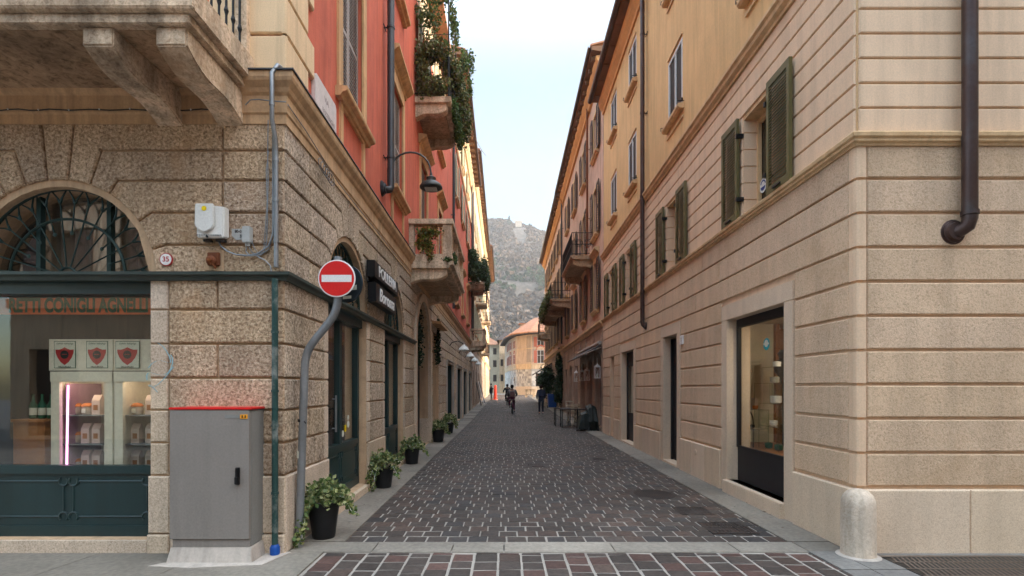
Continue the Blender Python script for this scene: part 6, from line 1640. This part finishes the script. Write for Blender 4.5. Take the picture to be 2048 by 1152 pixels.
    # face
    mb = MB(); n = h+f*.095*scale; mb.lathe(tuple(n-f*.02-Vector((0, 0, .03))), [(.014, -.02), (.012, .02)], 6); 
    mb.build('nose', mats['skin'], T)
    mb = MB(); r_ = Vector((c, s, 0))
    for q in (-1, 1): e = h+f*.088*scale+r_*q*.03; mb.box(e.x-.008, e.x+.008, -(0)+e.y-.006, e.y+.006, e.z-.004, e.z+.006)
    mb.build('eyes', M['black'], T)
    if hood: skin_obj('hood', [tuple(Vector(J['neck'])+Vector((0, 0, -.02))-f*.05), tuple(Vector(J['neck'])+Vector((0, 0, .06))-f*.06)], [(0, 1)], [.12, .09], mats['jacket'], T)
    return T, J, W_
STAND = dict(pelvis=(0, 0, .94), waist=(0, 0, 1.10), chest=(0, .01, 1.33), neck=(0, 0, 1.49), headb=(0, .02, 1.56), headm=(0, .03, 1.64), headt=(0, .02, 1.71),
    shL=(-.19, 0, 1.41), elL=(-.25, -.03, 1.13), wrL=(-.235, .04, .90), palL=(-.23, .07, .82), shR=(.19, 0, 1.41), elR=(.25, .02, 1.13), wrR=(.22, .10, .92), palR=(.21, .13, .85),
    hipL=(-.09, 0, .90), knL=(-.10, .06, .50), anL=(-.10, .03, .09), toL=(-.11, .17, .045), hipR=(.09, 0, .90), knR=(.10, .08, .50), anR=(.10, -.13, .11), toR=(.11, -.01, .045))
hb = gz(30.5)
person('walking man seen from behind in navy jacket and dark trousers', (2.08, 30.3, hb+.02), 0.0, STAND, dict(skin=M['skin'], jacket=M['navy_cloth'], trousers=M['navy_trouser'], shoe=M['shoe'], hair=M['hair']), True, .985)
P2_ = dict(STAND); P2_.update(elL=(-.27, .10, 1.18), wrL=(-.12, .30, 1.22), palL=(-.05, .33, 1.24), elR=(.27, .10, 1.18), wrR=(.12, .30, 1.22), palR=(.05, .33, 1.24), anR=(.11, .02, .09), toR=(.12, .17, .045), knR=(.1, .03, .5))
person('dark clothed person standing at the far left with hands raised, beside the orange red marker', (-1.58, 54, gz(54)+.02), -1.3, P2_, dict(skin=M['skin'], jacket=M['dark_cloth'], trousers=M['dark_cloth'], shoe=M['black'], hair=M['hair']), False, 1.0)
def cyclist(base, yaw, lab, blab, mats, bag=True, s=1.0):
    P = dict(pelvis=(0, -.10, 1.00), waist=(0, -.05, 1.14), chest=(0, .06, 1.36), neck=(0, .10, 1.50), headb=(0, .13, 1.56), headm=(0, .15, 1.64), headt=(0, .14, 1.71), shL=(-.19, .09, 1.42), elL=(-.30, .20, 1.18), wrL=(-.26, .42, 1.08), palL=(-.25, .49, 1.07), shR=(.19, .09, 1.42), elR=(.30, .20, 1.18), wrR=(.26, .42, 1.08), palR=(.25, .49, 1.07),
        hipL=(-.09, -.10, .96), knL=(-.13, .25, .80), anL=(-.13, .12, .45), toL=(-.13, .26, .40), hipR=(.09, -.10, .96), knR=(.12, .16, .60), anR=(.13, .04, .19), toR=(.13, .18, .14))
    T, J, W_ = person(lab, base, yaw, P, mats, True, s)
    if bag:
        q = W_((0, -.16, 1.22)); mb = MB(); mb.box(q[0]-.13, q[0]+.13, q[1]-.16, q[1]-.02, q[2]-.18, q[2]+.14); 
        B = mb.build('backpack', M['brown_bag'], None, bevel=.035, smooth=True); setp(B, 'small reddish brown backpack worn by the nearer cyclist', 'backpack')
    T = thing('bicycle', base, blab, 'bicycle'); F = lambda u, o, z: W_((u, o, z))
    for yy in (.58, -.50):
        mb = MB(F); mb.tube([(0, yy+.32*math.cos(t), .335+.32*math.sin(t)) for t in [math.pi*k/14 for k in range(29)]], .018, 6, cap=False); w0 = mb.build('wheel', M['tyre'], T)
        mb = MB(F)
        for k in range(12): t = math.pi*k/6; mb.tube([(0, yy, .335), (0, yy+.30*math.cos(t), .335+.30*math.sin(t))], .002, 3)
        mb.build('spokes', M['galv'], w0)
    mb = MB(F); t = mb.tube; bb = (0, .02, .30); st = (0, -.12, .84); hd = (0, .42, .88); h2 = (0, .46, .70)
    t([bb, st], .016, 6); t([bb, h2], .018, 6); t([st, hd], .015, 6) ; t([bb, (0, -.50, .335)], .011, 5); t([(0, -.11, .78), (0, -.50, .335)], .009, 5); t([(0, .40, .95), h2, (0, .58, .335)], .015, 6); mb.build('frame', M['dark_cloth'], T, smooth=True)
    mb = MB(F); t = mb.tube; t([(-.28, .44, 1.04), (-.12, .40, 1.03), (.12, .40, 1.03), (.28, .44, 1.04)], .012, 6); t([(0, .40, 1.03), (0, .40, .93)], .014, 6); mb.build('handlebar', M['galv'], T)
    mb = MB(F); mb.flat([(-.07, .22), (.07, .22), (.03, -.08), (-.03, -.08)], .86, .90); mb.build('saddle', M['black'], T)
    mb = MB(F); mb.tube([(-.10, .02+.10, .38), (-.05, .12, .38), (-.04, .02, .30), (.04, .02, .30), (.05, -.0, .14), (.12, .0, .14)], .010, 5); mb.build('crank', M['galv'], T)
    mb = MB(F); mb.tube([(0, -.50+.36*math.cos(t_), .335+.36*math.sin(t_)) for t_ in [math.pi*(.2+.09*k) for k in range(9)]], .025, 4); mb.build('mudguard', M['purple_cloth'], T)
cyclist((.38, 31.3, gz(31.3)+.0), 0.04, 'nearer cyclist seen from behind in a grey hooded coat', 'dark bicycle with reddish rear mudguard ridden by the grey coated cyclist', dict(skin=M['skin'], jacket=M['grey_cloth'], trousers=M['purple_cloth'], shoe=M['black'], hair=M['hair']))
cyclist((.12, 42.5, gz(42.5)+.0), .1, 'farther cyclist in black just beyond the grey coated one', 'black bicycle of the farther cyclist, mostly hidden', dict(skin=M['skin'], jacket=M['dark_cloth'], trousers=M['dark_cloth'], shoe=M['black'], hair=M['hair']), False)

# ================================================================== left shop window contents
def shop_left():
    # banner with green capitals behind the top of the glass
    T = thing('banner', FF(-4.4, -.3, 2.45), 'orange red banner with green capitals behind the top of the shop window', 'banner')
    mb = MB(FF); mb.box(-5.33, -3.58, -.24, -.235, 2.42, 2.59); mb.build('cloth', M['banner'], T)
    text(FF, -4.47, 2.508, -.233, 'RETTI CONIGLI AGNELLI', .200, M['sign_green'], T, .0008, .66, bold=.009)
    T = thing('display_fridge', FF(-4.0, -.8, .75), 'pale green framed display fridges with shield posters above, inside the window', 'display fridge')
    o0, o1 = -1.00, -.45; 
    mb = MB(FF)
    for a, b in ((-4.95, -4.28), (-4.26, -3.55)):
        mb.box(a, a+.09, o1-.04, o1, .4, 1.80); mb.box(b-.09, b, o1-.04, o1, .4, 1.80); mb.box(a, b, o1-.04, o1+.01, 1.72, 1.83); mb.box(a, b, o1-.04, o1, .4, .6)
        mb.box(a, a+.03, o0, o1-.04, .4, 1.83); mb.box(b-.03, b, o0, o1-.04, .4, 1.83); mb.box(a, b, o0-.02, o0, .4, 1.83)
    mb.build('frame', M['mint'], T)
    mb = MB(FF); mb.box(-4.96, -4.27, o1-.02, o1+.012, 1.84, 2.18); mb.box(-4.262, -3.55, o1-.02, o1+.004, 1.84, 2.18); mb.build('header_board', M['mint'], T)
    for a, b in ((-4.95, -4.28), (-4.26, -3.55)):
        for z in (.72, 1.02, 1.34): mb = MB(FF); mb.box(a+.035, b-.035, o0+.01, o1-.06, z, z+.012); mb.build('shelf', M['galv'], T)
    mb = MB(FF); mb.tube([(-4.83, o1-.06, .80), (-4.815, o1-.06, 1.68)], .010, 8); mb.build('light_tube', M['pink_tube'], T)
    mb = MB(FF); mb.box(-4.85, -4.82, o0+.02, o1-.07, .62, 1.70); mb.build('side_liner', M['light_pink'], T)
    for a_, b_ in ((-4.84, -4.38), (-4.16, -3.66)): mb = MB(FF); mb.box(a_, b_, o1-.075, o1-.05, 1.73, 1.75); mb.build('light_tube', M['warm_strip'], T)
    # posters
    for k, (u, w_) in enumerate(((-4.785, .235), (-4.435, .235), (-4.105, .26), (-3.72, .26))):
        lab = ('leftmost', 'second', 'third', 'rightmost, half hidden')[k]+' shield poster above the fridges in the shop window'
        P = thing('poster', FF(u, o1+.02, 1.86), lab, 'poster', 'shield posters over the fridges'); oo = o1+.0135
        mb = MB(FF); z0, z1, h = 1.865, 2.160, w_/2
        mb.box(u-h, u+h, oo, oo+.003, z0, z1); mb.build('paper', M['sign_green'], P)
        mb = MB(FF); mb.box(u-h+.006, u+h-.006, oo+.0035, oo+.0045, z0+.006, z1-.006); mb.build('sheet', M['paper'], P)
        sh = [(-.9, .50), (-.55, .49), (-.25, .58), (0, .70), (.25, .58), (.55, .49), (.9, .50), (.88, .20), (.70, -.20), (.40, -.58), (0, -.85), (-.40, -.58), (-.70, -.20), (-.88, .20)]
        mb = MB(FF); mb.prism([(u+a*h*.93, 2.005+b*.125) for a, b in sh], oo+.005, oo+.0065); mb.build('shield', M['poster_red'], P)
        mb = MB(FF); mb.lathe((u, oo+.007, 2.012), [(.045, 0), (.045, .001)], 22, 'o'); mb.build('badge', M['black'], P)
        mb = MB(FF); mb.box(u-.028, u+.028, oo+.0085, oo+.0095, 2.012, 2.018); mb.build('badge_line', M['poster_red'], P)
        text(FF, u, 2.132, oo+.005, 'Galletto Vallespluga', .028, M['sign_green'], P, .0004, .82, .35)
        text(FF, u, 1.880, oo+.005, 'DELLO SPLUGA', .022, M['black'], P, .0004, .9, bold=.0006)
    n = 0
    where = {0: 'left fridge', 1: 'right fridge'}; lev = {.732: 'bottom', 1.032: 'middle', 1.352: 'top'}
    for bay, (a, b) in enumerate(((-4.92, -4.60), (-4.36, -4.00))):
        for z in (.732, 1.032, 1.352):
            for i, (u, kind) in enumerate(((a+.07, 'jar'), (a+.20, 'bag' if z != 1.352 else 'jar'), (b+.0, 'bag'))):
                w_ = {'jar': 'orange lidded jar', 'bag': 'folded paper bag'}[kind]
                P = thing('jar' if kind == 'jar' else 'paper_bag', FF(u, -.66, z), f'{w_}, {("left","middle","right")[i]} on the {lev[z]} shelf of the {where[bay]}', kind if kind == 'jar' else 'paper bag', 'goods in the fridges')
                if kind == 'jar':
                    mb = MB(FF); mb.lathe((u, -.66, z), [(.045, 0), (.058, .02), (.058, .07), (.05, .09)], 14); mb.build('glass_body', M['jar'], P, smooth=True)
                    mb = MB(FF); mb.lathe((u, -.66, z+.09), [(.062, 0), (.062, .01), (.04, .035), (.0, .042)], 14); mb.build('lid', M['orange_lid'], P, smooth=True)
                    mb = MB(FF); mb.box(u-.022, u+.022, -.603, -.600, z+.02, z+.07); mb.build('label', M['paper'], P)
                else:
                    mb = MB(FF); mb.extr([(-.70, z), (-.62, z), (-.62, z+.16), (-.655, z+.22), (-.665, z+.22), (-.70, z+.16)], u-.045, u+.045); mb.build('bag', M['bag_paper'], P)
                    mb = MB(FF); mb.box(u-.025, u+.025, -.6185, -.6175, z+.05, z+.11); mb.build('label', M['wood'], P)
    T = thing('counter', FF(-5.3, -.7, .5), 'dark counter with bottles at the left edge of the shop window', 'counter')
    mb = MB(FF); mb.box(-5.36, -5.02, -1.0, -.45, .3, 1.28); mb.box(-5.36, -5.0, -1.02, -.42, 1.28, 1.31); mb.build('body', M['wood'], T)
    for k in range(3):
        P = thing('bottle', FF(-5.28+k*.10, -.6, 1.31), ('leftmost', 'middle', 'rightmost')[k]+' of three labelled bottles on the counter behind the glass', 'bottle', 'bottles on the counter'); u = -5.28+k*.10
        mb = MB(FF); mb.lathe((u, -.6, 1.31), [(.035, 0), (.037, .02), (.037, .15), (.014, .20), (.013, .26), (.015, .27)], 12); mb.build('glass_body', M['sign_green'], P, smooth=True)
        mb = MB(FF); mb.lathe((u, -.6, 1.35), [(.0375, 0), (.0375, .08)], 12); mb.build('label', M['paper'], P, smooth=True)
    T = thing('ceiling_lamp', (-3.95, 6.3, 3.4), 'glowing white ceiling lamp seen through the fanlight', 'lamp')
    mb = MB(); mb.lathe((-4.9, 6.2, 3.35), [(.10, 0), (.10, .05), (.02, .08)], 16); mb.build('diffuser', M['warm_lamp'], T)
    mb = MB(); mb.tube([(-4.9, 6.2, 3.43), (-4.9, 6.2, 4.28)], .008, 5); mb.build('cord', M['black'], T)
    # inner walls of the shop
    T = thing('curtain', (-4.0, 5.6, 2.9), 'beige curtains behind the fanlight of the shop', 'curtain')
    mb = MB()
    n = 60; pts = [(-5.2+1.5*k/n, 5.75+.03*math.sin(k*1.1)) for k in range(n+1)]
    for (x0, y0), (x1, y1) in zip(pts, pts[1:]): mb.quad((x0, y0, 2.80), (x1, y1, 2.80), (x1, y1, 3.75), (x0, y0, 3.75))
    mb.F = FW; mb.build('cloth', M['curtain'], T, solid=False)
M['warm_strip'] = emis('warm_strip', (1.0, .80, .62), 6)
M['light_pink'] = plaster('pinkish_liner', (.40, .24, .32), .6, .05, 20, 0, 0, 0)
M['curtain'] = plaster('curtain_cloth', (.62, .50, .38), .9, .1, 10, 0, 0, .3)
shop_left()

# ================================================================== right shop window contents
def shop_right():
    T = thing('display_table', (4.35, 8.3, 0), 'brown wooden display table inside the right shop window', 'table')
    mb = MB(); mb.box(3.86, 4.85, 7.2, 9.3, .60, .67); mb.build('table_top', M['wood'], T, bevel=.006)
    mb = MB(); mb.box(3.90, 4.8, 7.25, 9.25, .1, .60); mb.build('body', M['wood'], T)
    T = thing('glass_shelving', (4.25, 8.4, .67), 'stepped clear glass display shelves on the wooden table', 'shelves')
    mb = MB()
    for (ya, yb, za, zb) in ((7.75, 8.35, .68, 1.04), (7.75, 8.35, 1.05, 1.40), (8.0, 8.5, 1.40, 1.72), (7.8, 8.25, 1.72, 1.97), (8.6, 9.1, .68, .95), (8.6, 9.1, .96, 1.28)):
        mb.box(4.12, 4.42, ya, yb, zb, zb+.010)
        for y in (ya, yb): mb.box(4.12, 4.13, y-.005, y+.005, za, zb); mb.box(4.41, 4.42, y-.005, y+.005, za, zb)
        mb.box(4.41, 4.415, ya, yb, za, zb)
    mb.build('glass_shelf', M['win_glass2'], T)
    items = [('teapot', 8.05, 1.982, .06, 'white_enamel', 'small white lidded pot on the topmost glass shelf'), ('mug', 8.12, 1.732, .07, 'concrete', 'grey patterned mug on the second glass shelf'), ('cup', 8.08, 1.412, .085, 'white_enamel', 'white printed mug on the middle glass shelf'),
             ('bowl', 8.15, 1.052, .06, 'white_enamel', 'small white bowl on the lower glass shelf'), ('bowl', 8.75, 1.292, .045, 'orange_lid', 'orange bowl on the farther pair of glass shelves'), ('tin', 8.0, .68, .06, 'sign_green', 'dark green tin on the wooden table nearest the shelves'), ('tin', 8.3, .68, .06, 'sign_green', 'second dark green tin, left of the nearest one in the window'), ('tin', 8.85, .962, .04, 'black', 'small dark tin on the farther low glass shelf'), ('candle', 8.98, .962, .03, 'black', 'slim dark candle at the left end of the farther low shelf')]
    for nm, y, z, r, m_, lab in items:
        x = 4.26; P = thing(nm, (x, y, z), lab, nm); mb = MB()
        mb.lathe((x, y, z), [(r*.7, 0), (r*.95, .01), (r, r*1.3), (r*.96, r*1.35), (r*.4, r*1.5 if nm in ('teapot', 'tin', 'candle') else r*.6)], 16); mb.build('body', M[m_], P, smooth=True)
        if nm in ('mug', 'cup', 'teapot'): mb = MB(); mb.tube([(x, y+r*.9+r*.6*math.sin(t), z+r*.7+r*.45*math.cos(t)) for t in [math.pi*k/8 for k in range(9)]], r*.1, 5); mb.build('handle', M[m_], P)
    T = thing('wire_arch', (4.1, 8.75, .67), 'thin dark wire arch stand by the far side of the right shop window', 'stand')
    mb = MB(); mb.tube([(4.08, 9.05, .67), (4.08, 9.05, 1.05)]+[(4.08, 8.75+.30*math.cos(t), 1.10+.20*math.sin(t)) for t in [math.pi*k/10 for k in range(11)]]+[(4.08, 8.45, .67)], .010, 6); mb.build('arch', M['iron'], T)
    for k, y in enumerate((9.0, 8.82)):
        P = thing('card', (4.3, y, 1.29), ('farther', 'nearer')[k]+' beige card standing on the glass shelf', 'card'); mb = MB(); mb.box(4.25, 4.31, y-.07, y+.07, 1.292, 1.48); mb.build('card', M['bag_paper'], P)
    T = thing('bust', (4.75, 8.75, .67), 'dark bust with hat standing behind the stepped glass shelves', 'bust')
    mb = MB(); mb.lathe((4.72, 8.72, 1.72), [(.04, 0), (.05, .1), (.13, .2), (.15, .3), (.12, .38), (.06, .42), (.07, .48), (.09, .52), (.05, .58)], 16); mb.tube([(4.72, 8.72, .67), (4.72, 8.72, 1.75)], .015, 6); mb.build('torso', M['black'], T, smooth=True)
    T = thing('ceiling_lamp', (4.75, 7.1, 2.70), 'warm ceiling lamp inside the right shop', 'lamp')
    mb = MB(); mb.lathe((4.75, 7.1, 2.70), [(.20, 0), (.20, .10)], 20); mb.build('diffuser', M['warm_lamp'], T)
M['win_glass2'] = glassmat('clear_shelf_glass', (.86, .9, .88), .02)
shop_right()
# ================================================================== small wear and marks
def marks():
    s = [o for o in bpy.data.objects if o.get('label') == 'double glass door of the green shopfront nearest the corner'][0]
    mb = MB(FL); mb.tube([(6.98, -.08, 1.05), (6.98, -.08, 1.55)], .014, 8); mb.tube([(6.98, -.13, 1.1), (6.98, -.08, 1.1)], .008, 6); mb.tube([(6.98, -.13, 1.5), (6.98, -.08, 1.5)], .008, 6); mb.build('handle', M['galv'], s, smooth=True)
    for (u, z, r, m_) in ((7.52, .98, .05, 'paper'), (7.78, 1.10, .055, 'paper'), (7.78, 1.20, .04, 'paper')):
        mb = MB(FL); mb.lathe((u, -.154, z), [(r, 0), (r, .002)], 20, 'o'); mb.build('sticker', M[m_], s)
    mb = MB(FL); mb.box(7.60, 7.68, -.154, -.151, 1.0, 1.10); mb.build('yellow_sticker', M['yellow'], s)
    T = thing('graffiti', FF(-3.45, .03, 1.6), 'faint pale blue graffiti scrawl on the smooth stones beside the shop window', 'graffiti')
    mb = MB(FF)
    for k in range(3):
        pts = [(-3.46+.13*math.sin(t*.9+k)+.02*k, .0335, 2.05-.05*t-.12*k+.05*math.cos(t*1.7)) for t in [x*.4 for x in range(12)]]
        for a, b in zip(pts, pts[1:]): mb.quad((a[0]-.006, .0335, a[2]), (a[0]+.006, .0335, a[2]), (b[0]+.006, .0335, b[2]), (b[0]-.006, .0335, b[2]))
    mb.build('scrawl', M['scrawl'], T, solid=False)
    # dry leaves and scraps gathered along the kerbs
    mb = MB(); rr = random.Random(5)
    for k in range(260):
        side = rr.random()
        x = -2.12+rr.random()**2*.5 if side < .5 else 3.42-rr.random()**2*.5
        y = rr.uniform(5.6, 24); 
        if rr.random() < .22: x = rr.uniform(-1.6, 2.9)
        if side >= .5: x = min(x, FR(y, .12, 0)[0])
        v = rr.uniform(.5, 1.3); c = rr.choice([(.16, .09, .04), (.10, .07, .04), (.30, .28, .25), (.07, .06, .05)]); mb.tint = tuple(q*v for q in c)
        a = rr.random()*6.28; L = rr.uniform(.010, .026); W = L*.5; z = .020+rr.random()*.004
        ca, sa = math.cos(a), math.sin(a); i = [mb.P(x+ca*p-sa*q, y+sa*p+ca*q, z+dz) for p, q, dz in ((-L, 0, 0), (0, W, .006), (L, 0, .002), (0, -W, .004))]; mb.face(i)
    setp(mb.build('litter', M['leaf'], solid=False), 'dry leaves and scraps scattered along the kerbs', None, None, 'stuff')
M['scrawl'] = plaster('pale_blue_scrawl', (.30, .48, .52), .8, .2, 60, 0, 0, 0)
marks()
